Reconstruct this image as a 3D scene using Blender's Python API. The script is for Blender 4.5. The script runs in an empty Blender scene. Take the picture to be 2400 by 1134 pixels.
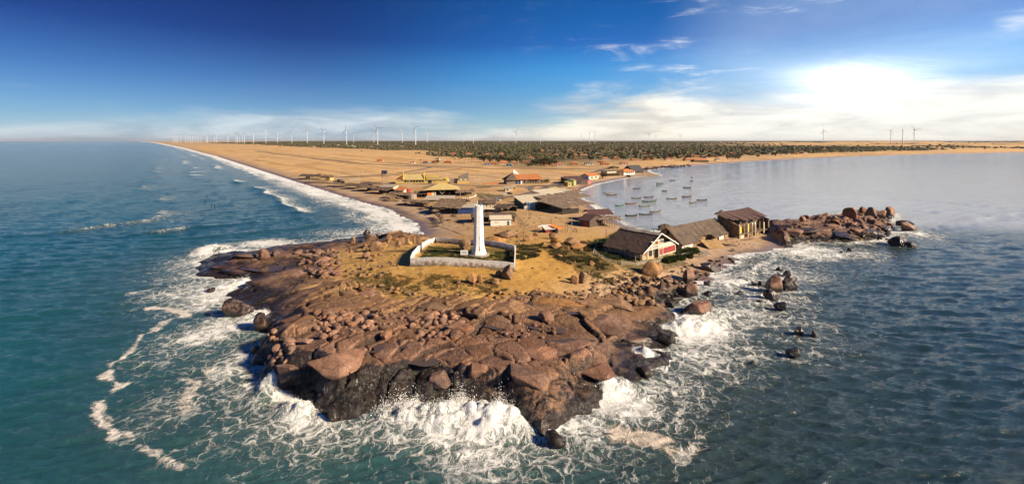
import bpy, bmesh, math, random
import numpy as np
from mathutils import Vector, Matrix
from mathutils.noise import noise as mnoise
R = math.radians
random.seed(7)
RNG = np.random.default_rng(11)
scene = bpy.context.scene
COL = scene.collection

# ------------------------------------------------------------------ camera
CAM_H = 42.0          # metres above the sea
FPX = 1100.0          # focal length in pixels of the 2400 px wide photograph
HOR = 330.0           # row of the horizon
cam_d = bpy.data.cameras.new('camera')
cam = bpy.data.objects.new('camera', cam_d); COL.objects.link(cam)
cam.location = (0, 0, CAM_H); cam.rotation_euler = (R(90), 0, 0)
cam_d.sensor_width = 36.0; cam_d.lens = 36.0 * FPX / 2400
cam_d.shift_y = -(567 - HOR) / 2400
cam_d.clip_start = 0.5; cam_d.clip_end = 200000
scene.camera = cam

# ------------------------------------------------------------------ sun, sky
SUN_AZ, SUN_EL = R(112), R(27)
sdir = Vector((math.sin(SUN_AZ) * math.cos(SUN_EL), math.cos(SUN_AZ) * math.cos(SUN_EL), math.sin(SUN_EL)))
sun_d = bpy.data.lights.new('sun', 'SUN'); sun_d.energy = 4.9; sun_d.angle = R(7); sun_d.color = (1.0, 0.80, 0.54)
sun = bpy.data.objects.new('sun', sun_d); COL.objects.link(sun)
sun.rotation_euler = sdir.to_track_quat('Z', 'Y').to_euler()

GLOW = Vector((math.sin(R(36)) * math.cos(R(8)), math.cos(R(36)) * math.cos(R(8)), math.sin(R(8))))
def build_world():
    w = bpy.data.worlds.new('World'); scene.world = w; w.use_nodes = True
    nt = w.node_tree; nt.nodes.clear(); N = nt.nodes; L = nt.links
    def nd(t, **k):
        n = N.new(t)
        for a, b in k.items(): setattr(n, a, b)
        return n
    def mth(op, a, b=None, c=None, clamp=False):
        n = nd('ShaderNodeMath', operation=op, use_clamp=clamp)
        for i, v in enumerate((a, b, c)):
            if v is None: continue
            if isinstance(v, (int, float)): n.inputs[i].default_value = v
            else: L.new(v, n.inputs[i])
        return n.outputs[0]
    def ramp01(v, a, b):
        n = nd('ShaderNodeMapRange', interpolation_type='SMOOTHSTEP')
        L.new(v, n.inputs['Value']); n.inputs['From Min'].default_value = a; n.inputs['From Max'].default_value = b
        return n.outputs[0]
    def mix(f, a, b, mode='MIX'):
        n = nd('ShaderNodeMix', data_type='RGBA', blend_type=mode)
        for s, v in ((n.inputs[0], f), (n.inputs[6], a), (n.inputs[7], b)):
            if isinstance(v, (int, float)): s.default_value = v
            elif isinstance(v, tuple): s.default_value = v if len(v) == 4 else v + (1,)
            else: L.new(v, s)
        return n.outputs[2]
    def noise(vec, scale, detail=5, rough=.55, dist=0.0):
        n = nd('ShaderNodeTexNoise'); L.new(vec, n.inputs['Vector'])
        n.inputs['Scale'].default_value = scale; n.inputs['Detail'].default_value = detail
        n.inputs['Roughness'].default_value = rough; n.inputs['Distortion'].default_value = dist
        return n.outputs[0]
    tc = nd('ShaderNodeTexCoord'); D = tc.outputs['Generated']
    sky = nd('ShaderNodeTexSky', sky_type='NISHITA'); sky.sun_disc = False
    sky.sun_elevation = SUN_EL; sky.sun_rotation = SUN_AZ
    sky.altitude = 1500; sky.air_density = 1.0; sky.dust_density = 0.6; sky.ozone_density = 3.0
    sep = nd('ShaderNodeSeparateXYZ'); L.new(D, sep.inputs[0])
    X, Y, Z = sep.outputs
    # angle to the veiled sun
    dt = nd('ShaderNodeVectorMath', operation='DOT_PRODUCT'); L.new(D, dt.inputs[0]); dt.inputs[1].default_value = tuple(GLOW)   # brightest part of the cloud veil
    cs = dt.outputs['Value']
    # clear sky, deepened overhead and away from the sun like a polarised blue sky
    clear = mix(1.0, sky.outputs[0], (SKY_MUL[0], SKY_MUL[1], SKY_MUL[2]), 'MULTIPLY')
    rp = nd('ShaderNodeValToRGB'); L.new(mth('MULTIPLY', mth('MAXIMUM', Z, 0.0), 2.0), rp.inputs[0])
    cr = rp.color_ramp; cr.elements[0].position = 0.0; cr.elements[0].color = (.60, .72, .80, 1)
    cr.elements[1].position = 1.0; cr.elements[1].color = (.07, .16, .36, 1)
    for ps, c in ((.12, (.34, .56, .72)), (.24, (.17, .38, .60)), (.40, (.065, .17, .40)), (.55, (.07, .16, .36))):
        e = cr.elements.new(ps); e.color = c + (1,)
    clear = mix(1.0, clear, rp.outputs[0], 'MULTIPLY')
    clear = mix(ramp01(X, -.45, .22), mix(1.0, clear, (.48, .68, .78), 'MULTIPLY'), mix(ramp01(Z, .05, .19), mix(1.0, clear, (.55, 1.15, 1.25), 'MULTIPLY'), mix(1.0, clear, (.62, 2.7, 2.2), 'MULTIPLY')))
    # sheet of air moisture near the horizon
    haz = mth('POWER', mth('SUBTRACT', 1.0, mth('ABSOLUTE', Z), clamp=True), 16.0)
    near = ramp01(cs, 0.6, 1.0)
    hcol = mix(near, (3.9, 4.9, 5.8), (8.0, 7.0, 5.4))
    c1 = mix(mth('MULTIPLY', haz, 0.62), clear, hcol)
    # clouds laid on a plane high above: p = dir.xy / dir.z
    inv = mth('DIVIDE', 1.0, mth('ADD', mth('MAXIMUM', Z, 0.0), 0.055))
    cmb = nd('ShaderNodeCombineXYZ')
    L.new(mth('MULTIPLY', X, inv), cmb.inputs[0]); L.new(mth('MULTIPLY', Y, inv), cmb.inputs[1])
    mp = nd('ShaderNodeMapping'); L.new(cmb.outputs[0], mp.inputs[0])
    mp.inputs['Rotation'].default_value = (0, 0, R(-33)); mp.inputs['Scale'].default_value = (0.36, 1.15, 1)
    mp.inputs['Location'].default_value = (3.3, 1.7, 0)
    P = mp.outputs[0]
    # cirrus streaks, combed up to the right
    azm = mth('ARCTAN2', X, Y); ce = nd('ShaderNodeCombineXYZ'); L.new(azm, ce.inputs[0]); L.new(Z, ce.inputs[1])
    m3 = nd('ShaderNodeMapping'); L.new(ce.outputs[0], m3.inputs[0]); m3.inputs['Rotation'].default_value = (0, 0, R(-17)); m3.inputs['Scale'].default_value = (3.2, 15.0, 1); m3.inputs['Location'].default_value = (1.9, .35, 0)
    m4 = nd('ShaderNodeMapping'); L.new(ce.outputs[0], m4.inputs[0]); m4.inputs['Scale'].default_value = (3.0, 6.0, 1); m4.inputs['Location'].default_value = (.45, 3.1, 0)
    cir = noise(m3.outputs[0], 1.35, 10, .66, .9); cov = noise(m4.outputs[0], 1.0, 4, .55)
    cirm = mth('MULTIPLY', ramp01(cir, .50, .80), ramp01(cov, .45, .62))
    cirm = mth('MULTIPLY', cirm, mth('ADD', mth('MULTIPLY', ramp01(cs, .72, .96), 1.35), 0.02))
    ccol = mix(near, (6.8, 7.6, 8.4), (9.5, 9.2, 9.0))
    c2 = mix(mth('MINIMUM', cirm, 0.9), c1, ccol)
    # layered bank low over the horizon, higher towards the sun
    mp2 = nd('ShaderNodeMapping'); L.new(D, mp2.inputs[0]); mp2.inputs['Scale'].default_value = (1, 1, 5.5)
    b1 = noise(mp2.outputs[0], 2.6, 8, .58, .35)
    top = mth('ADD', mth('MULTIPLY', ramp01(cs, .75, 1.0), 0.065), 0.058)
    edge = mth('SUBTRACT', mth('ADD', top, mth('MULTIPLY', mth('SUBTRACT', b1, .5), 0.22)), Z)
    bank = ramp01(edge, -0.012, 0.06)
    b2 = noise(mp2.outputs[0], 5.5, 8, .6, .5)
    lit = mix(ramp01(b2, .35, .66), (3.0, 3.8, 4.6), (5.9, 6.5, 6.9))
    litn = mix(ramp01(b2, .33, .62), (6.2, 5.7, 5.0), (9.6, 8.8, 7.4))
    bcol = mix(ramp01(cs, .55, .97), lit, litn)
    c3 = mix(mth('MULTIPLY', bank, 0.86), c2, bcol)
    # veiled sun: bright cloud light around it
    cloudy = noise(mp2.outputs[0], 3.2, 7, .6, .6)
    az = mth('SUBTRACT', mth('ARCTAN2', X, Y), R(36)); el = mth('SUBTRACT', Z, 0.104)
    def blob(sa, se, rag):
        q = mth('ADD', mth('POWER', mth('ABSOLUTE', mth('DIVIDE', az, sa)), 2.0), mth('POWER', mth('ABSOLUTE', mth('DIVIDE', el, se)), 2.0))
        return mth('EXPONENT', mth('MULTIPLY', mth('ADD', q, mth('MULTIPLY', mth('SUBTRACT', cloudy, .5), rag)), -1.0))
    gl = mth('ADD', mth('MULTIPLY', blob(.090, .027, 5.0), 15.0), mth('MULTIPLY', blob(.27, .075, 2.5), 2.4))
    vm = nd('ShaderNodeVectorMath', operation='SCALE'); vm.inputs[0].default_value = (1.0, .90, .72); L.new(gl, vm.inputs['Scale'])
    c4 = mix(1.0, c3, vm.outputs[0], 'ADD')
    veil = mth('MULTIPLY', ramp01(cs, .94, 1.0), mth('ADD', .45, mth('MULTIPLY', ramp01(cov, .30, .70), .4)))
    c4 = mix(mth('MULTIPLY', veil, .45), c4, (4.4, 5.8, 7.6))
    bg = nd('ShaderNodeBackground'); bg.inputs['Strength'].default_value = SKY_STR
    L.new(c4, bg.inputs['Color'])
    out = nd('ShaderNodeOutputWorld'); L.new(bg.outputs[0], out.inputs[0])
    w.cycles.sampling_method = 'MANUAL'; w.cycles.sample_map_resolution = 512
SKY_STR = 0.066
SKY_MUL = (0.95, 0.95, 1.05)
build_world()
vs = scene.view_settings
vs.view_transform = 'Standard'; vs.look = 'None'; vs.exposure = 0.95; vs.gamma = 1.0; vs.use_curve_mapping = False
scene.render.engine = 'CYCLES'
scene.cycles.use_denoising = True
scene.cycles.max_bounces = 5; scene.cycles.diffuse_bounces = 3; scene.cycles.glossy_bounces = 3
scene.cycles.transmission_bounces = 2; scene.cycles.volume_bounces = 0
scene.cycles.caustics_reflective = False; scene.cycles.caustics_refractive = False

# ------------------------------------------------------------------ noise in numpy
def _hash(ix, iy, s):
    h = (ix.astype(np.int64) * 374761393 + iy.astype(np.int64) * 668265263 + int(s) * 1442695041) & 0xffffffff
    h = ((h ^ (h >> 13)) * 1274126177) & 0xffffffff
    h = (h ^ (h >> 16)) & 0xffffffff
    return h / 4294967295.0
def vnoise(x, y, s=0):
    ix = np.floor(x); iy = np.floor(y); fx = x - ix; fy = y - iy
    fx = fx * fx * fx * (fx * (fx * 6 - 15) + 10); fy = fy * fy * fy * (fy * (fy * 6 - 15) + 10)
    a = _hash(ix, iy, s); b = _hash(ix + 1, iy, s); c = _hash(ix, iy + 1, s); d = _hash(ix + 1, iy + 1, s)
    return (a + (b - a) * fx) * (1 - fy) + (c + (d - c) * fx) * fy
def fbm(x, y, o=4, s=0, g=.5):
    t = np.zeros(np.shape(x)); a = 1.0; n = 0.0; x = np.asarray(x, float); y = np.asarray(y, float)
    for i in range(o):
        t += a * (vnoise(x, y, s + i * 17) * 2 - 1); n += a; a *= g
        x, y = (x * 1.62 + y * 1.21) + 7.3, (-x * 1.21 + y * 1.62) - 3.1
    return t / n
def sstep(a, b, x):
    t = np.clip((x - a) / (b - a), 0, 1); return t * t * (3 - 2 * t)

def px0(x, y, z=0.0):                # pixel of the photograph -> point on the level z
    d = FPX * (CAM_H - z) / (y - HOR)
    return ((x - 1200) / FPX * d, d)
def seg_dist(X, Y, pts, closed=False):
    """distance to a polyline, vectorised over points"""
    X = np.asarray(X, float).ravel(); Y = np.asarray(Y, float).ravel()
    best = np.full(X.shape, 1e18)
    P = list(pts) + ([pts[0]] if closed else [])
    for (ax, ay), (bx, by) in zip(P[:-1], P[1:]):
        dx, dy = bx - ax, by - ay; l2 = dx * dx + dy * dy + 1e-9
        t = np.clip(((X - ax) * dx + (Y - ay) * dy) / l2, 0, 1)
        best = np.minimum(best, (X - ax - t * dx) ** 2 + (Y - ay - t * dy) ** 2)
    return np.sqrt(best)
def inside(X, Y, pts):
    X = np.asarray(X, float).ravel(); Y = np.asarray(Y, float).ravel()
    r = np.zeros(X.shape, bool)
    n = len(pts)
    for i in range(n):
        ax, ay = pts[i]; bx, by = pts[(i + 1) % n]
        if ay == by: continue
        c = ((ay > Y) != (by > Y)) & (X < (bx - ax) * (Y - ay) / (by - ay) + ax)
        r ^= c
    return r
def sdist(X, Y, pts):
    d = seg_dist(X, Y, pts, True); return np.where(inside(X, Y, pts), d, -d)
# ------------------------------------------------------------------ the lie of the land
COAST_PX = [(333, 331.2), (372, 335), (405, 341), (440, 348.5), (470, 357), (510, 367), (560, 383), (610, 399), (660, 415), (700, 428), (740, 440),
 (800, 459), (860, 477), (905, 488), (940, 505), (968, 520), (988, 535), (996, 551), (975, 557), (930, 557), (880, 557), (845, 559), (800, 562),
 (760, 568), (705, 575), (650, 581), (600, 588), (545, 594), (500, 602), (468, 614), (476, 640), (520, 650), (556, 652), (572, 668), (545, 690),
 (555, 705), (600, 722), (630, 755), (665, 790), (655, 806), (622, 822), (622, 850), (640, 890), (680, 932), (720, 965), (770, 988), (830, 975),
 (880, 950), (950, 950), (1010, 962), (1080, 955), (1150, 955), (1200, 985), (1240, 1008), (1290, 998), (1340, 965), (1395, 932), (1445, 893),
 (1500, 866), (1545, 848), (1510, 835), (1490, 818), (1545, 800), (1562, 770), (1572, 742), (1515, 724), (1545, 712), (1590, 700), (1615, 680),
 (1650, 655), (1690, 632), (1728, 606), (1770, 597), (1815, 588), (1850, 574), (1895, 566), (1960, 567), (2030, 564), (2085, 556), (2098, 540),
 (2070, 528), (2085, 512), (2090, 500), (2040, 496), (1985, 500), (1965, 514), (1900, 520), (1830, 522), (1780, 533), (1700, 542), (1600, 545),
 (1540, 543), (1480, 534), (1425, 511), (1385, 482), (1352, 461), (1348, 449), (1395, 431), (1450, 420), (1500, 413.5), (1545, 411), (1520, 403),
 (1515, 399), (1570, 392), (1640, 387), (1720, 381), (1810, 375.5), (1900, 371), (2000, 367), (2100, 363.5), (2200, 361), (2300, 359), (2400, 357.2),
 (2600, 354), (2900, 351), (3600, 349)]
COAST = [px0(*p) for p in COAST_PX] + [(60000, 6000), (60000, 60000), (-30000, 60000)]
def zpx(pts, z=4.5): return [px0(x, y, z) for x, y in pts]
ROCK_A = zpx([(1010, 562), (930, 566), (860, 572), (800, 576), (755, 592), (735, 612), (790, 640), (812, 652), (850, 672), (900, 690), (960, 694), (1050, 693), (1150, 693), (1230, 684),
 (1330, 684), (1400, 690), (1450, 684), (1500, 678), (1530, 668), (1570, 650), (1640, 640), (1720, 640)]) + [(120, 60), (0, 50), (-120, 60), (-190, 150), (-150, 230), (-60, 230)]
ROCK_B = zpx([(1800, 522), (1832, 560), (1862, 566)], 3) + [(150, 185), (215, 190), (230, 245), (170, 300), (130, 272)]
ROCK_C = zpx([(1500, 415), (1560, 414), (1560, 405), (1505, 404)], 1)
ENCL = zpx([(966, 622), (1205, 648), (1207, 590), (1000, 562)], 5.8)

def voro(X, Y, seeds, rot, sx):
    """F1, F2 and index over stretched seeds, chunked"""
    c, s = math.cos(rot), math.sin(rot)
    ux, uy = (X * c + Y * s) * sx, (-X * s + Y * c)
    qx, qy = (seeds[:, 0] * c + seeds[:, 1] * s) * sx, (-seeds[:, 0] * s + seeds[:, 1] * c)
    f1 = np.empty(X.shape); f2 = np.empty(X.shape); ii = np.empty(X.shape, int)
    step = max(1, int(6e6 // max(1, len(seeds))))
    for a in range(0, len(X), step):
        d = (ux[a:a + step, None] - qx) ** 2 + (uy[a:a + step, None] - qy) ** 2
        p = np.argpartition(d, 1, axis=1)[:, :2]
        r = np.arange(len(d)); d0 = d[r, p[:, 0]]; d1 = d[r, p[:, 1]]
        sw = d0 > d1
        ii[a:a + step] = np.where(sw, p[:, 1], p[:, 0])
        f1[a:a + step] = np.sqrt(np.minimum(d0, d1)); f2[a:a + step] = np.sqrt(np.maximum(d0, d1))
    return f1, f2, ii
SLAB_PX = [(790, 850), (885, 842), (815, 905), (905, 905), (680, 868), (1100, 835), (1115, 868), (815, 690), (860, 700), (740, 685), (1410, 752), (1330, 725), (1490, 795), (1010, 752), (1070, 770), (1190, 720), (1240, 735), (1300, 705), (1390, 705),
 (1450, 712), (1100, 712), (1020, 715), (940, 712), (690, 640), (560, 640), (520, 628), (620, 660), (1180, 800), (1260, 820), (1340, 840), (1240, 880), (1330, 895), (1180, 905), (1260, 940), (1400, 870), (1450, 840), (1030, 880), (985, 905), (760, 930), (830, 945), (700, 745)]
_g = np.random.default_rng(5)
def _seeds(n): return np.stack([_g.uniform(-125, 205, n), _g.uniform(58, 260, n)], 1)
V1 = _seeds(260); V1r = _g.uniform(-1, 1, (260, 3))
_sl = np.array([px0(x, y, 4.5) for x, y in SLAB_PX])
_far = np.min(np.hypot(V1[:, None, 0] - _sl[:, 0], V1[:, None, 1] - _sl[:, 1]), 1) > 5.5
V1 = np.concatenate([V1[_far], _sl]); V1r = np.concatenate([V1r[_far], _g.uniform(-.8, 1, (len(_sl), 3))])
V2 = _seeds(2300); V2r = _g.uniform(-1, 1, (2300, 3))

def rock_mask(X, Y):
    n = fbm(X / 9, Y / 9, 3, 3) * 5 + fbm(X / 2.5, Y / 2.5, 2, 9) * 1.3
    m = sstep(-1.2, 1.2, sdist(X, Y, ROCK_A) + n)
    m = np.maximum(m, sstep(-1.0, 1.0, sdist(X, Y, ROCK_B) + n * .4))
    return np.maximum(m, sstep(-1, 1, sdist(X, Y, ROCK_C)))

def ground_full(X, Y):
    X = np.asarray(X, float).ravel(); Y = np.asarray(Y, float).ravel()
    sd = sdist(X, Y, COAST)
    rr = np.hypot(X, Y)
    near = rr < 330
    rk = np.zeros(X.shape)
    if near.any(): rk[near] = rock_mask(X[near], Y[near])
    far_rk = (rr > 330) & (rr < 700)
    if far_rk.any(): rk[far_rk] = sstep(-2, 2, sdist(X[far_rk], Y[far_rk], ROCK_C))
    # ragged rock coast, cusped beaches
    wob = fbm(X / 7, Y / 7, 3, 21) * 3.0 * rk + (1 - rk) * (fbm(X / 14, Y / 14, 2, 5) * 1.6) * sstep(0, 60, rr)
    s = sd + np.where(near, wob, 0)
    # sand
    zb = np.where(s > 0, 3.0 * (1 - np.exp(-np.maximum(s, 0) / 26)), np.maximum(s * .07, -4))
    inl = sstep(25, 220, s)
    zb = zb + inl * (fbm(X / 60, Y / 60, 3, 31) * .55)
    ramp = 21 * sstep(550, 3600, rr) + 9 * sstep(3600, 11000, rr)
    zb = zb + ramp * (1 - np.exp(-np.maximum(s, 0) / (60 + .10 * rr)))
    dune = sstep(.35, .75, X / np.maximum(Y, 1)) * sstep(2300, 3300, rr) * sstep(6500, 4300, rr) * sstep(0, 500, s)
    zb = zb + dune * np.maximum(0, fbm(X / 420, Y / 260, 4, 77) + .12) * 26
    rolling = sstep(2600, 4200, rr) * sstep(0, 900, s)
    zb = zb + rolling * fbm(X / 900, Y / 900, 3, 55) * 3.0
    # knoll of sand that carries the lighthouse
    g = np.exp(-(((X + 12) / 42) ** 2 + ((Y - 150) / 30) ** 2))
    zb = zb + 3.6 * g * sstep(0, 18, s)
    g2 = np.exp(-(((X - 38) / 26) ** 2 + ((Y - 150) / 22) ** 2))
    zb = zb + 1.4 * g2 * sstep(0, 14, s)
    loc = near & (s > 2)
    if loc.any(): zb[loc] += (fbm(X[loc] / 5, Y[loc] / 5, 4, 41) * .32 + fbm(X[loc] / 1.4, Y[loc] / 1.4, 2, 43) * .06) * sstep(3, 14, s[loc]) * sstep(215, 165, Y[loc])
    z = zb
    m = near & (rk > 0)
    aux = np.zeros(X.shape); blk = np.zeros(X.shape)
    if m.any():
        x, y, ss = X[m], Y[m], s[m]
        left = sstep(-38, -62, x) * sstep(92, 112, y)          # low wave-cut platform
        right = sstep(8, 30, x) * sstep(130, 90, y)            # gentle seaward slope
        spit = sstep(105, 118, x)
        plat = 4.3 - 2.1 * left + .4 * fbm(x / 22, y / 22, 2, 61)
        plat = plat + 1.2 * np.exp(-(((x + 28) / 16) ** 2 + ((y - 86) / 13) ** 2)) + .9 * np.exp(-(((x - 3) / 20) ** 2 + ((y - 100) / 14) ** 2))
        plat = plat - .3 * spit
        w = 4.0 + 9 * left + 16 * right + 3 * spit
        base = plat * sstep(-.5, 1, ss / w)
        base = np.where(ss < 0, np.maximum(base - .0 + ss * .35, -4), base)
        wx = x + fbm(x / 12, y / 12, 4, 71) * 4.5; wy = y + fbm(x / 12, y / 12, 4, 83) * 4.5
        f1, f2, i1 = voro(wx, wy, V1, .5, .5)
        e1 = f2 - f1
        tilt = V1r[i1, 0] * (wx - V1[i1, 0]) * .085 + V1r[i1, 1] * (wy - V1[i1, 1]) * .085
        dome = (1 - np.exp(-e1 / .8))
        amp = (.45 + .55 * (1 - left)) * sstep(-1.5, 2.5, ss)
        big = (V1r[i1, 2] * .50 + tilt * 1.25 + dome * .30 - .25 - .6 * np.exp(-(e1 / .20) ** 2)) * amp
        # two families of long joints, present here and there
        jn = np.full(x.shape, 9.0)
        for ang, lam, sd0 in ((.62, 4.6, 131), (-.42, 6.4, 137), (1.25, 8.5, 139)):
            u = (x * math.cos(ang) + y * math.sin(ang)) + fbm(x / 9, y / 9, 3, sd0) * 3.0
            f = np.abs((u / lam + .5) % 1 - .5) * lam
            gate = sstep(.04, .22, fbm(x / 14, y / 14, 2, sd0 + 3))
            jn = np.minimum(jn, f + (1 - gate) * 3)
            big = big + ((u / lam) % 1 - .5) * .40 * gate * amp
        wx2 = x + fbm(x / 4, y / 4, 3, 91) * 2.0; wy2 = y + fbm(x / 4, y / 4, 3, 97) * 2.0
        f1, f2, i2 = voro(wx2, wy2, V2, -.5, .5)
        e2 = f2 - f1
        broken = sstep(.12, .38, fbm(x / 15, y / 15, 2, 101))
        blk_h = V2r[i2, 2] * .45 + V2r[i2, 0] * (wx2 - V2[i2, 0]) * .20 + V2r[i2, 1] * (wy2 - V2[i2, 1]) * .20 + (1 - np.exp(-e2 / .4)) * .24 - .2
        small = (blk_h - .30 * np.exp(-(e2 / .16) ** 2)) * broken * amp - .55 * np.exp(-(jn / .18) ** 2) * amp
        fine = (fbm(x / 4.5, y / 4.5, 5, 111, .5) * .24 + fbm(x / .7, y / .7, 2, 117) * .05) * np.minimum(1, amp + .3)
        zr = base + big + small + fine
        e2 = np.minimum(e2 + (1 - broken) * 2, jn)
        k = rk[m]
        zm = zb[m] * (1 - k) + zr * k
        # sand drifts fill the joints next to the sand
        z[m] = zm
        aux[m] = np.minimum(e1 / .5, e2 / .3)
        blk[m] = V1r[i1, 2] * .5 + V2r[i2, 2] * .5 * broken
    return z, s, rk, aux, blk
def ground(X, Y): return ground_full(X, Y)[0]
# ------------------------------------------------------------------ materials
class NT:
    def __init__(s, name):
        s.m = bpy.data.materials.new(name); s.m.use_nodes = True
        s.t = s.m.node_tree; s.t.nodes.clear(); s.N = s.t.nodes; s.L = s.t.links
        s.out = s.n('ShaderNodeOutputMaterial'); s.b = s.n('ShaderNodeBsdfPrincipled')
        s.L.new(s.b.outputs[0], s.out.inputs[0])
    def n(s, t, **k):
        n = s.N.new(t)
        for a, b in k.items(): setattr(n, a, b)
        return n
    def put(s, sock, v):
        if isinstance(v, (int, float)):
            try: sock.default_value = v
            except (TypeError, ValueError): sock.default_value = (v, v, v, 1)
        elif isinstance(v, tuple):
            sock.default_value = v if len(v) == len(sock.default_value) else v + (1,)
        else: s.L.new(v, sock)
    def math(s, op, a, b=None, c=None, clamp=False):
        n = s.n('ShaderNodeMath', operation=op, use_clamp=clamp)
        for i, v in enumerate((a, b, c)):
            if v is not None: s.put(n.inputs[i], v)
        return n.outputs[0]
    def mix(s, f, a, b, mode='MIX'):
        n = s.n('ShaderNodeMix', data_type='RGBA', blend_type=mode)
        s.put(n.inputs[0], f); s.put(n.inputs[6], a); s.put(n.inputs[7], b); return n.outputs[2]
    def sm(s, v, a, b, lo=0.0, hi=1.0):
        n = s.n('ShaderNodeMapRange', interpolation_type='SMOOTHSTEP')
        s.put(n.inputs['Value'], v); s.put(n.inputs['From Min'], a); s.put(n.inputs['From Max'], b)
        s.put(n.inputs['To Min'], lo); s.put(n.inputs['To Max'], hi); return n.outputs[0]
    def noise(s, vec, scale, detail=4, rough=.55, dist=0., color=False):
        n = s.n('ShaderNodeTexNoise'); s.L.new(vec, n.inputs['Vector'])
        n.inputs['Scale'].default_value = scale; n.inputs['Detail'].default_value = detail
        n.inputs['Roughness'].default_value = rough; n.inputs['Distortion'].default_value = dist
        return n.outputs[1 if color else 0]
    def voro(s, vec, scale, feature='DISTANCE_TO_EDGE', rnd=1.0):
        n = s.n('ShaderNodeTexVoronoi', feature=feature); s.L.new(vec, n.inputs['Vector'])
        n.inputs['Scale'].default_value = scale; n.inputs['Randomness'].default_value = rnd
        return n.outputs['Distance']
    def pos(s): return s.n('ShaderNodeNewGeometry').outputs['Position']
    def obj(s): return s.n('ShaderNodeTexCoord').outputs['Object']
    def rnd(s): return s.n('ShaderNodeObjectInfo').outputs['Random']
    def attr(s, name, out='Fac'):
        n = s.n('ShaderNodeAttribute', attribute_name=name); return n.outputs[out]
    def mapping(s, v, scale=(1, 1, 1), rot=(0, 0, 0), loc=(0, 0, 0)):
        n = s.n('ShaderNodeMapping'); s.put(n.inputs[0], v)
        n.inputs['Scale'].default_value = scale; n.inputs['Rotation'].default_value = rot; n.inputs['Location'].default_value = loc
        return n.outputs[0]
    def bump(s, h, strength=.4, dist=.1, normal=None):
        n = s.n('ShaderNodeBump'); s.put(n.inputs['Height'], h)
        s.put(n.inputs['Strength'], strength); n.inputs['Distance'].default_value = dist
        if normal is not None: s.L.new(normal, n.inputs['Normal'])
        return n.outputs[0]
    def z(s, v):
        n = s.n('ShaderNodeSeparateXYZ'); s.L.new(v, n.inputs[0]); return n.outputs[2]
    def set(s, **k):
        for a, v in k.items(): s.put(s.b.inputs[a.replace('_', ' ')], v)
        return s.m
_M = {}
def mat(name, col, rough=.8, var=.18, scale=1.2, bump=.25, dirt=None, dirt_amt=.4, metal=0., stripes=None, coat=0.):
    """weathered plain surface: colour varies in blotches, grime and fine relief"""
    if name in _M: return _M[name]
    t = NT(name); p = t.obj(); r = t.rnd()
    a = t.noise(p, scale, 6, .65); b = t.noise(p, scale * 6.3, 4, .6)
    lo = tuple(c * (1 - var * 1.4) for c in col); hi = tuple(min(1, c * (1 + var)) for c in col)
    c = t.mix(t.sm(a, .32, .68), lo, hi)
    c = t.mix(t.sm(b, .35, .75, 0, .35), c, tuple(x * (1 - var * 1.6) for x in col))
    if dirt:
        k = t.noise(t.mapping(p, (1.4, 1.4, .45)), scale * 1.9, 7, .7)
        c = t.mix(t.sm(k, .62 - .22 * dirt_amt, .70, 0, min(1, .55 + dirt_amt * .4)), c, dirt)
    h = t.math('ADD', a, t.math('MULTIPLY', b, .5))
    if stripes:
        w = t.n('ShaderNodeTexWave', wave_type='BANDS', bands_direction=stripes[0]); t.L.new(p, w.inputs['Vector'])
        w.inputs['Scale'].default_value = stripes[1]; w.inputs['Distortion'].default_value = .3
        h = t.math('ADD', h, t.math('MULTIPLY', w.outputs['Fac'], stripes[2]))
        c = t.mix(t.math('MULTIPLY', w.outputs['Fac'], .25), c, lo)
    hs = t.n('ShaderNodeHueSaturation'); t.L.new(c, hs.inputs['Color'])
    t.put(hs.inputs['Value'], t.math('ADD', t.math('MULTIPLY', r, .24), .88))
    m = t.set(Base_Color=hs.outputs[0], Roughness=rough, Metallic=metal, Normal=t.bump(h, bump, .05), Coat_Weight=coat)
    _M[name] = m; return m

def m_sand():
    t = NT('sand'); p = t.pos(); c = t.attr('tint', 'Color'); wet = t.attr('wet')
    n1 = t.noise(p, .05, 6, .62); n2 = t.noise(p, .55, 6, .65); n3 = t.noise(p, 4.5, 3, .6)
    c = t.mix(t.sm(n1, .35, .65, 0, .8), c, t.mix(1.0, c, (.74, .66, .56), 'MULTIPLY'))
    c = t.mix(t.sm(n2, .40, .68, 0, .75), c, t.mix(1.0, c, (.70, .62, .54), 'MULTIPLY'))
    c = t.mix(t.sm(n3, .52, .80, 0, .5), c, t.mix(1.0, c, (.62, .55, .48), 'MULTIPLY'))
    # small dry tufts and litter
    vg = t.attr('veg'); n4 = t.noise(p, .9, 5, .7); n5 = t.noise(p, 3.2, 3, .7)
    tuft = t.math('MULTIPLY', t.sm(t.math('ADD', n4, t.math('MULTIPLY', vg, .42)), .66, .80), t.sm(n5, .34, .56))
    gc = t.mix(t.noise(p, .25, 3), (.050, .048, .016), (.115, .085, .030))
    gr = t.attr('green')
    gc = t.mix(gr, gc, t.mix(n5, (.024, .040, .010), (.070, .090, .022)))
    c = t.mix(t.math('MULTIPLY', tuft, .92), c, gc)
    c = t.mix(wet, c, t.mix(1.0, c, (.50, .46, .46), 'MULTIPLY'))
    h = t.math('ADD', t.math('MULTIPLY', n2, .5), t.math('ADD', t.math('MULTIPLY', n3, .22), t.math('MULTIPLY', tuft, .5)))
    h = t.math('MULTIPLY', h, t.math('SUBTRACT', 1.0, t.math('MULTIPLY', wet, .95)))
    return t.set(Base_Color=c, Roughness=t.math('SUBTRACT', .93, t.math('MULTIPLY', wet, .66)), Normal=t.bump(h, .7, .35), Specular_IOR_Level=t.math('ADD', .2, t.math('MULTIPLY', wet, .5)))
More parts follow.
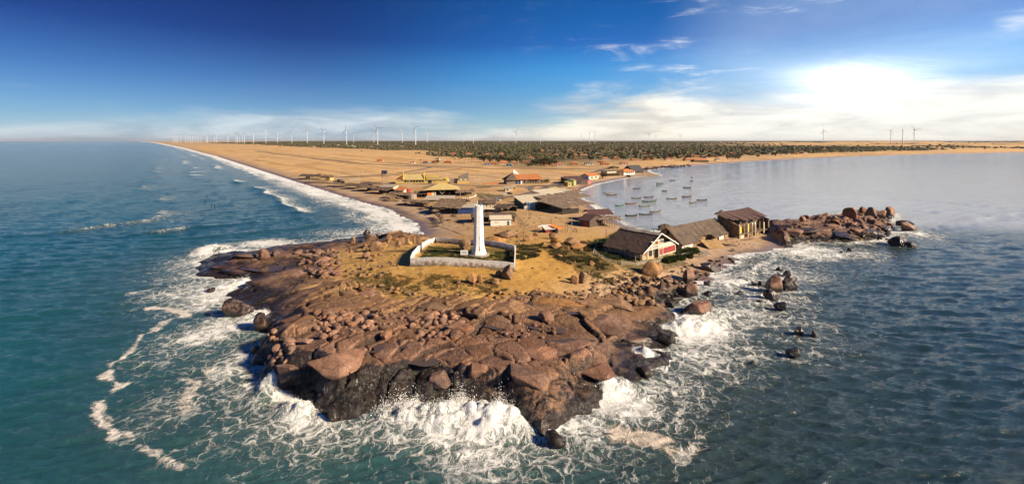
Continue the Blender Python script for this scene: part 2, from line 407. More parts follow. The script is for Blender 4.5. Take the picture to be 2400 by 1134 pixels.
def rock_nodes(t, p, ochre, joint=None, tide=None):
    n1 = t.noise(p, .10, 6, .62); n2 = t.noise(p, .7, 7, .68, .4); n3 = t.noise(p, 5.0, 5, .65)
    c = t.mix(t.sm(n1, .36, .64), (.150, .072, .044), (.330, .190, .130))
    c = t.mix(t.sm(n2, .44, .70, 0, .8), c, (.190, .088, .052))
    c = t.mix(t.sm(t.noise(t.mapping(p, (1, 1, .4)), .33, 6, .7), .55, .72, 0, .65), c, (.36, .265, .210))
    oc = t.mix(t.sm(n2, .38, .68), (.34, .185, .070), (.20, .105, .045))
    c = t.mix(ochre, c, oc)
    # dark lichen and water streaks
    k = t.noise(t.mapping(p, (1.1, 1.1, .5)), .9, 8, .72)
    c = t.mix(t.sm(k, .58, .70, 0, .62), c, (.045, .034, .030))
    c = t.mix(t.sm(n3, .48, .78, 0, .45), c, (.07, .040, .028))
    if joint is not None: c = t.mix(t.sm(joint, .9, .15, 0, .88), c, (.030, .018, .014))
    z = t.z(t.pos())
    zz = t.math('ADD', z, t.math('MULTIPLY', t.math('SUBTRACT', t.noise(t.pos(), .22, 4, .6), .5), -4.5))
    wet = t.sm(zz, 2.9, 1.3)
    if tide is not None: wet = t.math('MAXIMUM', wet, t.sm(t.math('ADD', tide, t.math('MULTIPLY', t.math('SUBTRACT', n2, .5), .9)), .45, .65))
    damp = t.sm(zz, 6.0, 2.2)
    c = t.mix(t.math('MULTIPLY', damp, .35), c, (.075, .050, .042))
    c = t.mix(t.math('MULTIPLY', wet, .93), c, t.mix(n3, (.006, .006, .007), (.020, .017, .015)))
    sheen = t.math('MULTIPLY', damp, t.sm(n2, .38, .62))
    ro = t.math('SUBTRACT', .86, t.math('ADD', t.math('MULTIPLY', wet, .42), t.math('MULTIPLY', sheen, .52)))
    vc = t.voro(t.mapping(p, (1, 1, 1.6)), .55)
    cr = t.sm(vc, .035, .0)
    rg = t.math('ABSOLUTE', t.math('SUBTRACT', t.noise(p, .9, 5, .6, .8), .5))
    h = t.math('ADD', t.math('ADD', t.math('MULTIPLY', n2, .9), t.math('MULTIPLY', rg, 2.0)), t.math('ADD', t.math('MULTIPLY', n3, .34), t.math('MULTIPLY', cr, -.35)))
    c = t.mix(t.math('MULTIPLY', cr, .55), c, (.04, .025, .02))
    return c, ro, h
def m_rock_ground():
    t = NT('granite_platform'); p = t.pos()
    c, ro, h = rock_nodes(t, p, t.attr('ochre'), t.attr('joint'), t.attr('tide'))
    hv = t.attr('block'); hs = t.n('ShaderNodeHueSaturation'); t.L.new(c, hs.inputs['Color'])
    t.put(hs.inputs['Value'], t.math('ADD', 1.0, t.math('MULTIPLY', hv, .38)))
    sd = t.attr('sandy'); c = t.mix(sd, hs.outputs[0], (.44, .275, .115))
    return t.set(Base_Color=c, Roughness=t.math('MAXIMUM', ro, sd), Normal=t.bump(h, .95, .34))
def m_rock(name, ochre, tide=None):
    t = NT(name); r = t.rnd()
    v = t.n('ShaderNodeVectorMath', operation='ADD'); t.L.new(t.pos(), v.inputs[0])
    c, ro, h = rock_nodes(t, v.outputs[0], ochre, None, tide)
    hs = t.n('ShaderNodeHueSaturation'); t.L.new(c, hs.inputs['Color'])
    t.put(hs.inputs['Value'], t.math('ADD', t.math('MULTIPLY', r, .5), .78)); t.put(hs.inputs['Saturation'], t.math('ADD', t.math('MULTIPLY', r, .3), .82))
    return t.set(Base_Color=hs.outputs[0], Roughness=ro, Normal=t.bump(h, .75, .22))
def m_water():
    t = NT('sea_water'); p = t.pos()
    foam = t.attr('foam'); sil = t.attr('silt'); far = t.attr('far'); deep = t.attr('green')
    ta = t.noise(p, .02, 4, .5)
    base = t.mix(t.sm(ta, .3, .7), (.003, .058, .076), (.005, .084, .102))
    base = t.mix(deep, base, (.007, .026, .032))
    base = t.mix(t.attr('pale'), base, (.40, .42, .44))  # pale sky reflection on the bay, painted into the base colour
    base = t.mix(t.math('MULTIPLY', sil, .60), base, (.085, .110, .098))
    # lace of foam: warped cells, torn by noise, denser where the attribute is high
    wv = t.n('ShaderNodeVectorMath', operation='ADD'); t.L.new(p, wv.inputs[0])
    wn = t.noise(p, .22, 4, .6, color=True); ws = t.n('ShaderNodeVectorMath', operation='SCALE'); t.L.new(wn, ws.inputs[0]); ws.inputs['Scale'].default_value = 6.0
    t.L.new(ws.outputs[0], wv.inputs[1]); q = wv.outputs[0]
    fl = t.mapping(q, (1, 1, .0))
    v1 = t.voro(fl, .42); v2 = t.voro(fl, 1.25); n1 = t.noise(fl, .33, 8, .68, 1.2); n2 = t.noise(fl, 1.6, 6, .7, .6)
    lace = t.math('MAXIMUM', t.sm(v1, .16, .0), t.math('MULTIPLY', t.sm(v2, .12, .0), .72))
    fld = t.math('ADD', t.math('MULTIPLY', lace, .30), t.math('ADD', t.math('MULTIPLY', n1, .95), t.math('MULTIPLY', n2, .42)))
    th = t.math('SUBTRACT', 1.34, t.math('MULTIPLY', foam, 1.05))
    fm = t.sm(t.math('SUBTRACT', fld, th), -.12, .34)
    fm = t.math('MULTIPLY', fm, t.sm(foam, .02, .12))
    milky = t.math('MULTIPLY', t.sm(foam, .34, .95), t.sm(n1, .25, .7))
    base = t.mix(t.math('MULTIPLY', milky, .55), base, (.30, .36, .36))
    fcol = t.mix(t.attr('scum'), t.mix(n2, (.70, .73, .74), (.88, .89, .88)), (.60, .52, .44))
    c = t.mix(fm, base, fcol)
    ro = t.math('ADD', t.math('MULTIPLY', far, .05), .035)
    ro = t.mix(fm, ro, .9)
    # ripples
    w1 = t.noise(t.mapping(p, (.6, 1.6, 1), (0, 0, R(14))), .85, 7, .66, .4); w2 = t.noise(t.mapping(p, (.8, 2.0, 1), (0, 0, R(-12))), 2.0, 4, .6, .3)
    w3 = t.noise(t.mapping(p, (.7, 1.5, 1), (0, 0, R(8))), .16, 6, .68, .3)
    calm = t.attr('calm')
    nearw = t.math('MULTIPLY', t.math('SUBTRACT', 1.0, t.math('MULTIPLY', far, .80)), t.math('SUBTRACT', .46, t.math('MULTIPLY', calm, .30)))
    h = t.math('MULTIPLY', t.math('ADD', w1, t.math('MULTIPLY', w2, .35)), nearw)
    h = t.math('ADD', h, t.math('MULTIPLY', w3, t.math('MULTIPLY', far, t.math('SUBTRACT', 2.3, t.math('MULTIPLY', calm, 1.3)))))
    h = t.math('ADD', h, t.math('MULTIPLY', fm, t.math('MULTIPLY', .5, t.math('ADD', .2, t.math('MULTIPLY', n2, 1.3)))))
    return t.set(Base_Color=c, Roughness=ro, Normal=t.bump(h, 1.0, .60), IOR=1.333, Specular_IOR_Level=.5)
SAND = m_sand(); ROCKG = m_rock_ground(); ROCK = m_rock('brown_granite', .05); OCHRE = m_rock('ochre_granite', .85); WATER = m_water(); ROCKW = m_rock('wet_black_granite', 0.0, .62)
# ------------------------------------------------------------------ helpers for objects
def link(o, parent=None, label=None, cat=None, group=None, kind=None):
    if o.name not in COL.objects: COL.objects.link(o)
    if parent is not None: o.parent = parent
    if label: o['label'] = label
    if cat: o['category'] = cat
    if group: o['group'] = group
    if kind: o['kind'] = kind
    return o
def grid_object(name, X, Y, Z, keep, m, attrs, kind='structure'):
    """rows x cols arrays -> one mesh of the kept quads"""
    nr, nc = X.shape
    idx = np.arange(nr * nc).reshape(nr, nc)
    q = np.stack([idx[:-1, :-1], idx[:-1, 1:], idx[1:, 1:], idx[1:, :-1]], -1).reshape(-1, 4)[keep.ravel()]
    used = np.unique(q); remap = np.full(nr * nc, -1, int); remap[used] = np.arange(len(used)); q = remap[q]
    me = bpy.data.meshes.new(name); n = len(used)
    me.vertices.add(n); me.loops.add(q.size); me.polygons.add(len(q))
    me.vertices.foreach_set('co', np.stack([X.ravel()[used], Y.ravel()[used], Z.ravel()[used]], 1).astype(np.float32).ravel())
    me.loops.foreach_set('vertex_index', q.astype(np.int32).ravel())
    me.polygons.foreach_set('loop_start', np.arange(0, q.size, 4, dtype=np.int32))
    me.polygons.foreach_set('use_smooth', np.ones(len(q), bool))
    me.update(calc_edges=True)
    for k, v in attrs.items():
        if v.ndim == 3:
            a = me.attributes.new(k, 'FLOAT_COLOR', 'POINT'); c = np.ones((n, 4), np.float32); c[:, :3] = v.reshape(-1, 3)[used]
            a.data.foreach_set('color', c.ravel())
        else:
            a = me.attributes.new(k, 'FLOAT', 'POINT'); a.data.foreach_set('value', v.ravel()[used].astype(np.float32))
    me.materials.append(m)
    return link(bpy.data.objects.new(name, me), kind=kind)

# ------------------------------------------------------------------ land sheet: sand and rock
def geo(a, b, r): return np.geomspace(a, b, max(2, int(math.log(b / a) / math.log(r))))
rows = np.concatenate([np.arange(62, 132, .24), np.arange(132, 216, .42), geo(216, 1200, 1.006)[1:], geo(1200, 45000, 1.02)[1:]])
cols = np.concatenate([np.arange(-2.4, -.78, .02), np.arange(-.78, .92, .0032), np.arange(.92, 2.4, .02)])
GX = rows[:, None] * cols[None, :]; GY = np.repeat(rows[:, None], len(cols), 1)
_z, _s, _rk, _joint, _blk = ground_full(GX.ravel(), GY.ravel())
GZ = _z.reshape(GX.shape); GS = _s.reshape(GX.shape); GR = _rk.reshape(GX.shape)
# lookups on the sheet just laid, so that things stand exactly on it
def _bil(x, y):
    t = np.clip(np.interp(x / y, cols, np.arange(len(cols))), 0, len(cols) - 1.001); r = np.clip(np.interp(y, rows, np.arange(len(rows))), 0, len(rows) - 1.001)
    i, j = r.astype(int), t.astype(int); a, b = r - i, t - j
    return (GZ[i, j] * (1 - b) + GZ[i, j + 1] * b) * (1 - a) + (GZ[i + 1, j] * (1 - b) + GZ[i + 1, j + 1] * b) * a
def ground(X, Y): return _bil(np.asarray(X, float).ravel(), np.asarray(Y, float).ravel())
def gz(x, y): return float(_bil(np.array([x]), np.array([y]))[0])
def hit(x, y):
    """where the line of sight through a pixel of the photograph meets the ground"""
    t = (x - 1200) / FPX; sl = (y - HOR) / FPX
    f = (CAM_H - sl * rows) - np.maximum(_bil(t * rows, rows), 0)
    k = int(np.argmax(f < 0)) if (f < 0).any() else len(rows) - 1
    k = max(k, 1); u = f[k - 1] / (f[k - 1] - f[k]) if f[k - 1] != f[k] else 0; d0 = rows[k - 1] + (rows[k] - rows[k - 1]) * min(max(u, 0), 1)
    return Vector((t * d0, d0, max(gz(t * d0, d0), 0)))
xf, yf = GX.ravel(), GY.ravel(); rr = np.hypot(xf, yf)
# colours of the bare ground itself
gold = np.exp(-(((xf - 5) / 85) ** 2 + ((yf - 150) / 55) ** 2))[:, None]
tint = np.array([.52, .36, .195]) * (1 - gold) + np.array([.54, .335, .090]) * gold
plain = sstep(330, 520, rr)[:, None]
tint = tint * (1 - plain) + np.array([.70, .475, .23]) * plain
pale = (sstep(.1, .45, fbm(xf / 130, yf / 130, 3, 201)) * .5)[:, None]
tint = tint * (1 - pale) + np.array([.52, .40, .26]) * pale
beach = (sstep(30, 6, _s) * (1 - _rk))[:, None]
tint = tint * (1 - beach) + np.array([.50, .375, .27]) * beach
farpink = (sstep(2600, 6000, rr))[:, None]
tint = tint * (1 - farpink * .5) + np.array([.46, .37, .28]) * farpink * .5
_u = -xf * .6 + yf * .8; _v = xf * .8 + yf * .6
streak = (sstep(.02, .35, fbm(_u / 240, _v / 16, 3, 205)) * .55 * sstep(330, 450, rr) * sstep(2600, 1500, rr))[:, None]
tint = tint * (1 - streak) + np.array([.40, .255, .115]) * streak
# scrub inland, far off
FOREST = zpx([(470, 335.5), (600, 340), (700, 344.5), (860, 349), (1000, 352), (1100, 357), (1200, 367), (1330, 377), (1500, 382), (1690, 379), (1800, 369), (1950, 357), (2150, 350), (2400, 347)], 12) + [(9000, 3200), (60000, 20000), (60000, 60000), (-20000, 60000)]
fsd = sdist(xf, yf, FOREST)
fn = fbm(xf / 160, yf / 160, 4, 301)
scrub = sstep(-.12, .12, fn * .55 + np.clip(fsd / 330, -.6, .62)) * sstep(60, 260, _s)
dunes = sstep(.30, .55, xf / np.maximum(yf, 1)) * sstep(2300, 2900, rr) * sstep(7500, 5200, rr)
scrub = scrub * (1 - dunes * sstep(-.25, .05, fbm(xf / 420, yf / 260, 4, 77) + .0))
gcol = np.array([.075, .070, .030]) + np.array([.050, .032, .014]) * (fbm(xf / 45, yf / 45, 3, 311)[:, None] * .5 + .5)
tint = tint * (1 - scrub[:, None]) + gcol * scrub[:, None]
clear = (sstep(.30, .48, fbm(xf / 210, yf / 90, 3, 321)) * scrub * sstep(9000, 3000, rr))[:, None] * .40
tint = tint * (1 - clear) + np.array([.46, .36, .23]) * clear
wet = sstep(9.0, 1.0, _s + fbm(xf / 9, yf / 9, 2, 331) * 2.2) * (1 - _rk) * (rr < 1500)
veg = np.zeros(xf.shape); green = np.zeros(xf.shape)
def patch(arr, pts, amt, z=5.0, soft=3.0):
    d = sdist(xf, yf, zpx(pts, z)); arr[:] = np.maximum(arr, amt * sstep(-soft, soft, d + fbm(xf / 4, yf / 4, 2, 341) * 2))
nearv = rr < 420
veg[nearv] = .12
for pts, a, g in [([(1000, 575), (985, 612), (1205, 640), (1203, 592)], 1.0, .55), ([(1215, 575), (1210, 612), (1262, 600), (1275, 570)], .95, .2),
                  ([(1270, 578), (1300, 606), (1395, 640), (1440, 622), (1380, 560), (1330, 570)], .95, .12), ([(1390, 580), (1400, 600), (1500, 625), (1560, 610), (1440, 560)], 1.1, .75),
                  ([(800, 645), (830, 668), (990, 688), (985, 655), (880, 632)], .62, 0), ([(980, 640), (1000, 672), (1190, 690), (1180, 655)], .45, .0),
                  ([(1380, 640), (1420, 665), (1560, 660), (1540, 635)], .5, 0), ([(810, 590), (830, 640), (900, 650), (880, 600)], .38, 0), ([(1290, 640), (1330, 668), (1400, 662)], .3, 0),
                  ([(1115, 445), (1120, 458), (1185, 460), (1180, 450)], .9, .6), ([(1540, 610), (1620, 600), (1640, 590), (1560, 585)], .8, .5)]:
    patch(veg, pts, a); patch(green, pts, g)
shp = GX.shape
ochre = sstep(34, -4, np.abs(sdist(xf, yf, ROCK_A)) - 6) * .75
ochre = np.maximum(ochre, sstep(110, 118, xf) * .12) * (rr < 330)
sandy = _rk * sstep(.40, .08, _joint) * sstep(14, 3, sdist(xf, yf, ROCK_A)) * .9
tide = np.zeros(xf.shape); nn_ = rr < 330; tide[nn_] = (sstep(8.5, 1.5, _s[nn_]) * (.55 + .45 * sstep(95, 80, yf[nn_]) * sstep(0, -15, xf[nn_]))); tide[nn_] = np.maximum(tide[nn_], sstep(112, 122, xf[nn_]) * .36)
lowz = (GZ[:-1, :-1] + GZ[1:, 1:]) / 2
rkq = (GR[:-1, :-1] + GR[1:, 1:] + GR[:-1, 1:] + GR[1:, :-1]) / 4
okq = lowz > -2.2
A2 = lambda a: a.reshape(shp)
grid_object('sand_ground', GX, GY, GZ, okq & (rkq < .5), SAND, dict(tint=tint.reshape(shp + (3,)), wet=A2(wet), veg=A2(veg), green=A2(green)))
headland = grid_object('rock_headland', GX, GY, GZ, okq & (rkq >= .5), ROCKG, dict(joint=A2(_joint), block=A2(_blk), ochre=A2(ochre), sandy=A2(sandy), tide=A2(tide)))

# ------------------------------------------------------------------ sea
SEA_FOAM_LINES = [  # drifting scum lines: pixel polyline, width m, strength, scum
 ([(440, 728), (425, 740), (395, 748), (362, 775), (330, 785), (318, 808), (300, 830), (262, 852), (248, 880)], 1.05, 0.82, .45),
 ([(280, 905), (255, 925), (232, 945), (228, 968), (245, 990), (262, 1018), (300, 1018), (335, 1050), (375, 1068), (425, 1090)], 1.0, 0.82, .45),
 ([(250, 878), (262, 892), (282, 904)], 1.0, 0.82, .45), ([(350, 722), (390, 722), (440, 738)], 1.4, .85, .6), ([(490, 870), (470, 890), (440, 925), (425, 965)], 1.8, .72, .6), ([(390, 892), (440, 888), (500, 910)], 1.2, .66, .5),
 ([(1450, 1015), (1500, 1020), (1545, 1030)], 2.6, .88, .9), ([(1640, 1010), (1625, 1040), (1600, 1080)], 1.6, .72, .4), ([(1225, 1040), (1260, 1060), (1380, 1075), (1420, 1060)], 2.0, .5, .1),
 ([(300, 690), (350, 680), (420, 690)], 2.5, .55, .1), ([(860, 1000), (960, 1050), (1100, 1100), (1200, 1110)], 4.0, .52, 0), ([(1130, 1000), (1180, 1060), (1150, 1110)], 4.5, .6, 0)]
SEA_BLOBS = [  # px centre, radius x px, radius y px, strength
 (520, 690, 90, 55, .62), (520, 770, 110, 60, .55), (560, 850, 70, 90, .50), (430, 680, 110, 45, .42), (430, 800, 110, 90, .40), (420, 950, 130, 110, .36), (600, 900, 60, 80, .5),
 (700, 985, 80, 40, .55), (1060, 1000, 210, 70, .72), (1120, 1065, 170, 60, .50), (1010, 960, 110, 40, .85), (1180, 985, 90, 50, .8), (1340, 990, 150, 60, .50), (1400, 1060, 170, 60, .30), (1440, 940, 110, 60, .72),
 (1560, 900, 130, 80, .50), (1640, 830, 150, 80, .50), (1620, 770, 120, 50, .72), (1700, 740, 140, 60, .42), (1780, 690, 130, 55, .46), (1700, 660, 90, 40, .55), (1840, 640, 160, 50, .38), (1880, 590, 130, 26, .62),
 (1960, 590, 150, 24, .45), (1850, 780, 140, 80, .36), (1720, 820, 120, 60, .45), (1780, 740, 120, 50, .45), (1560, 980, 110, 50, .38), (1900, 760, 70, 30, .40), (1860, 840, 80, 40, .36), (2110, 545, 90, 30, .42), (2100, 500, 60, 18, .3), (1500, 820, 60, 30, .85), (540, 600, 70, 18, .75), (500, 585, 30, 16, .95),
 (620, 572, 90, 12, .6), (820, 545, 120, 14, .42), (960, 545, 30, 14, .55), (1420, 880, 60, 30, .85), (1320, 1005, 60, 26, .5), (640, 830, 40, 40, .5), (1230, 1040, 140, 60, .3)]
SURGES = []
def build_sea():
    rows = np.concatenate([np.arange(28, 52, 1.5), geo(52, 210, 1.0036), geo(210, 2500, 1.0065)[1:], geo(2500, 45000, 1.06)[1:]])
    cols = np.concatenate([np.arange(-2.6, -1.22, .02), np.arange(-1.22, 1.22, .0042), np.arange(1.22, 2.6, .02)])
    X = rows[:, None] * cols[None, :]; Y = np.repeat(rows[:, None], len(cols), 1); shp = X.shape
    x, y = X.ravel(), Y.ravel(); d = np.hypot(x, y)
    sd = -sdist(x, y, COAST)                       # positive offshore
    rk = np.zeros(x.shape); nr = d < 330; rk[nr] = rock_mask(x[nr], y[nr])
    cell = d * .0055
    bay = sstep(-8, 14, x - (22 + (y - 210) * .06)) * sstep(205, 240, y)      # sheltered water behind the point
    rightsea = sstep(-.05, .5, x / y)
    calm = np.clip(.35 * (1 - rightsea) + .55 * bay, 0, 1)
    hgt = np.zeros(x.shape); rg = np.random.default_rng(3)
    for i in range(54):
        lam = 1.0 * (15 / 1.0) ** (i / 53) * rg.uniform(.9, 1.1)
        th = (R(104) if i % 3 else R(68)) + rg.normal(0, .26); k = 2 * math.pi / lam
        a = .0140 * lam ** .95 * math.exp(-lam / 5.5)
        w = sstep(2.2, 4.5, lam / cell)
        ph = k * (x * math.cos(th) + y * math.sin(th)) + rg.uniform(0, 6.28) + 1.2 * fbm(x / (lam * 4), y / (lam * 4), 1, 400 + i)
        hgt += a * w * (2.6 * np.exp(1.9 * (np.sin(ph) - 1)) - .80)
    gust = .75 + .5 * (fbm(x / 45, y / 45, 2, 431) * .5 + .5)
    hgt *= gust * (1 - .70 * calm)
    hgt0 = hgt.copy()
    # swell lines that steepen towards the left beach and the spit
    foam = np.zeros(x.shape); scum = np.zeros(x.shape)
    lb = sstep(-18, -40, x + (y - 210) * .05) * sstep(196, 225, y)               # water off the left beach
    wob = fbm(x / 55, y / 55, 3, 441) * 9 + fbm(x / 14, y / 14, 2, 443) * 2.0
    for off, amp in ((20, .7), (46, 1.05), (78, .8), (118, .55)):
        u = (sd + wob * (.5 + off / 90)) - off; br = sstep(-.15, .2, fbm(x / 60 + off, y / 60, 2, 451 + off))
        hgt += lb * amp * (np.exp(-(np.where(u > 0, u / 5.0, u / 2.2)) ** 2)) * (.4 + .6 * br) * sstep(1500, 300, d)
        foam = np.maximum(foam, lb * br * np.where(u < 0, np.exp(u / (12 + off * .14)), np.exp(-(u / 1.0) ** 2)) * (.86 - off * .0035))
    foam = np.maximum(foam, lb * np.exp(-np.maximum(sd - 9, 0) / 22) * np.clip(.80 + .30 * fbm(sd / 6 + wob * .1, (x - y) / 40, 3, 463), 0, 1))
    foam = np.maximum(foam, lb * .55 * np.exp(-np.maximum(sd - 10, 0) / 60) * (fbm(x / 26, y / 9, 3, 461) * .5 + .6))
    # shore break in the bay
    foam = np.maximum(foam, bay * .72 * np.exp(-np.maximum(sd - 2, 0) / 7))
    for off in (34, 60, 95):
        u = sd + wob * .7 - off; hgt += bay * .28 * np.exp(-(u / 4) ** 2)
    # far shores
    foam = np.maximum(foam, sstep(330, 420, d) * .95 * np.exp(-np.maximum(sd, 0) / (10 + d * .012)) * (x < 0))
    foam = np.maximum(foam, sstep(330, 420, d) * .75 * np.exp(-np.maximum(sd, 0) / (5 + d * .004)) * (x >= 0))
    # broken water round the rocks
    rc = np.zeros(x.shape)
    if nr.any(): rc[nr] = np.exp(-np.maximum(sd[nr] + fbm(x[nr] / 8, y[nr] / 8, 2, 21) * 1.5, 0) / 6.0)
    rocky = sstep(240, 215, y)
    foam = np.maximum(foam, rocky * rc * .86)
    foam = np.maximum(foam, rocky * .60 * np.exp(-np.maximum(sd, 0) / 20) * nr)
    nn = fbm(x / 13, y / 13, 3, 471)
    for cx, cy, rx, ry, st in SEA_BLOBS:
        wx, wy = px0(cx, cy); sx = rx / FPX * wy; d1 = px0(cx, cy - ry)[1] - wy; d2 = wy - px0(cx, cy + ry)[1]
        dy = np.where(y > wy, d1, d2)
        g = np.exp(-(((x - wx) / sx) ** 2 + ((y - wy) / dy) ** 2))
        foam = np.maximum(foam, min(1, st * 1.30) * g ** .72)
    foam = foam * (1 + .30 * nn)
    silt = np.clip(foam * 1.05 + .35 * rocky * np.exp(-np.maximum(sd, 0) / 26), 0, 1)
    for pts, wd, st, sc in SEA_FOAM_LINES:
        dd = seg_dist(x, y, [px0(*p) for p in pts]) + fbm(x / 3.5, y / 3.5, 4, 481) * 1.2
        g = np.exp(-(np.maximum(dd, 0) / wd) ** 2) * st * np.clip(.92 + .25 * fbm(x / 2.2, y / 2.2, 3, 483), 0, 1)
        scum = np.where(g > foam, np.maximum(scum, sc * sstep(.1, .5, g)), scum); foam = np.maximum(foam, g)
    # surf thrown up on the front of the point, and rollers on the right side
    def surge(cx, cy, rx, ry, h, seed, rot=0):
        wx, wy = px0(cx, cy); c, s = math.cos(rot), math.sin(rot)
        u = ((x - wx) * c + (y - wy) * s) / rx; v = (-(x - wx) * s + (y - wy) * c) / ry
        g = np.exp(-(u * u) - (v * v)); n = .50 + .8 * np.abs(fbm(x / 3.2, y / 3.2, 3, seed)) + .55 * np.abs(fbm(x / 1.5, y / 1.5, 3, seed + 5))
        return h * g * n, g
    for cx, cy, rx, ry, h, rot in ((1090, 985, 9.5, 3.0, 2.1, .05), (960, 980, 6, 2.4, 1.6, .1), (1175, 998, 4.5, 3.0, 1.6, -.5), (1605, 770, 7, 3.2, 2.0, .3), (1660, 742, 9, 3.0, 1.5, .35),
                                   (1500, 836, 4, 2.4, 1.8, 0), (1420, 905, 5, 2.6, 1.7, .6), (500, 588, 7, 3.5, 2.4, .1), (560, 668, 5, 4.5, 1.6, -.3), (640, 905, 2.4, 5, 2.0, 0), (700, 965, 4, 2.2, 1.6, -.4), (600, 745, 4, 4, 1.4, .4)):
        dz, g = surge(cx, cy, rx, ry, h, int(500 + cx))
        hgt += dz; foam = np.maximum(foam, np.clip(g * 1.2, 0, .60) * (1 + .4 * nn)); SURGES.append((cx, cy, rx, ry, h, rot)); silt = np.maximum(silt, np.clip(g * 1.4, 0, 1))
    for pts, h, wd in (([(1640, 700), (1760, 652), (1830, 610), (1950, 596)], .9, 3.2), ([(1660, 735), (1790, 702), (1900, 690)], .9, 3.0), ([(2100, 560), (2200, 535), (2310, 512), (2400, 500)], 1.3, 3.4), ([(1700, 600), (1800, 600), (1900, 585)], .9, 2.6)):
        P = [px0(*p) for p in pts]; dd = seg_dist(x, y, P) * np.sign(1e-9 + (y - np.interp(x, [p[0] for p in P], [p[1] for p in P])))
        dd = dd + fbm(x / 12, y / 12, 2, 491) * 2
        pr = np.exp(-(np.where(dd > 0, dd / (wd * 1.6), dd / (wd * .7))) ** 2)
        hgt += h * pr * (.7 + .3 * fbm(x / 6, y / 6, 2, 493)); foam = np.maximum(foam, (.30 if h > 1.2 else .60) * np.exp(-((dd - 1.5) / (wd * 1.0)) ** 2))
    crest = sstep(.30, .70, hgt0) * rightsea * .36 * (1 - .8 * bay) * sstep(600, 150, d)
    foam = np.clip(np.maximum(foam, crest), 0, 1.1)
    hgt *= sstep(-12, 1, sd) * .9 + .1
    keep = ((sd.reshape(shp)[:-1, :-1] > -9) | (sd.reshape(shp)[1:, 1:] > -9))
    green = np.clip(sstep(-.15, .45, x / y), 0, 1)
    B = lambda a: a.reshape(shp)
    return grid_object('sea_water', X, Y, B(hgt), keep, WATER, dict(foam=B(foam), silt=B(silt), far=B(sstep(60, 520, d)), green=B(green), scum=B(scum), calm=B(calm), pale=B(np.clip(bay * .85 * sstep(1600, 300, d) + .0, 0, 1))))  # last mask: where the painted bay reflection lies
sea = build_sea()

# spray thrown up by the breaking water
def spray():
    g = np.random.default_rng(17); P = []; S = []
    for cx, cy, rx, ry, h, rot in SURGES:
        front = 900 < cx < 1200
        wx, wy = px0(cx, cy); n = int((9000 if front else 2600) * rx * h / 10); c, s_ = math.cos(rot), math.sin(rot)
        u = g.normal(0, .58, n) * rx; v = g.normal(.35, .42, n) * ry
        jet = np.clip(fbm((wx + u) / 1.5, (wy + v) / 2.5, 3, int(900 + cx)) * 1.1 + .45, .05, 1.2)
        top = h * np.exp(-(u / rx) ** 2 - (v / ry) ** 2) * .85
        z = top + g.exponential(.5, n) * jet * ((1.5 if front else .5) * np.exp(-(u / rx) ** 2) + .15) - .1
        P.append(np.stack([wx + u * c - v * s_, wy + u * s_ + v * c, z], 1)); S.append(g.uniform(.014, .050, n) * (1 + .9 * (g.random(n) < .05)))
    P = np.concatenate(P); S = np.concatenate(S); T = np.array([(1, 1, 1), (1, -1, -1), (-1, 1, -1), (-1, -1, 1)], float)
    V = P[:, None] + T[None] * S[:, None, None] * g.uniform(.5, 1.3, (len(P), 4, 1)); F = np.array([(0, 1, 2), (0, 3, 1), (0, 2, 3), (1, 3, 2)])[None] + (np.arange(len(P)) * 4)[:, None, None]; F = F.reshape(-1, 3)
    me = bpy.data.meshes.new('sea_spray'); me.vertices.add(len(P) * 4); me.vertices.foreach_set('co', V.astype(np.float32).ravel()); me.loops.add(F.size); me.loops.foreach_set('vertex_index', F.astype(np.int32).ravel())
    me.polygons.add(len(F)); me.polygons.foreach_set('loop_start', np.arange(0, F.size, 3, dtype=np.int32)); me.update(calc_edges=True)
    t = NT('spray_droplets'); me.materials.append(t.set(Base_Color=(.88, .89, .89), Roughness=.5))
    o = link(bpy.data.objects.new('sea_spray', me), kind='stuff'); o['label'] = 'white spray flying off the breaking waves'; o['category'] = 'spray'
spray()
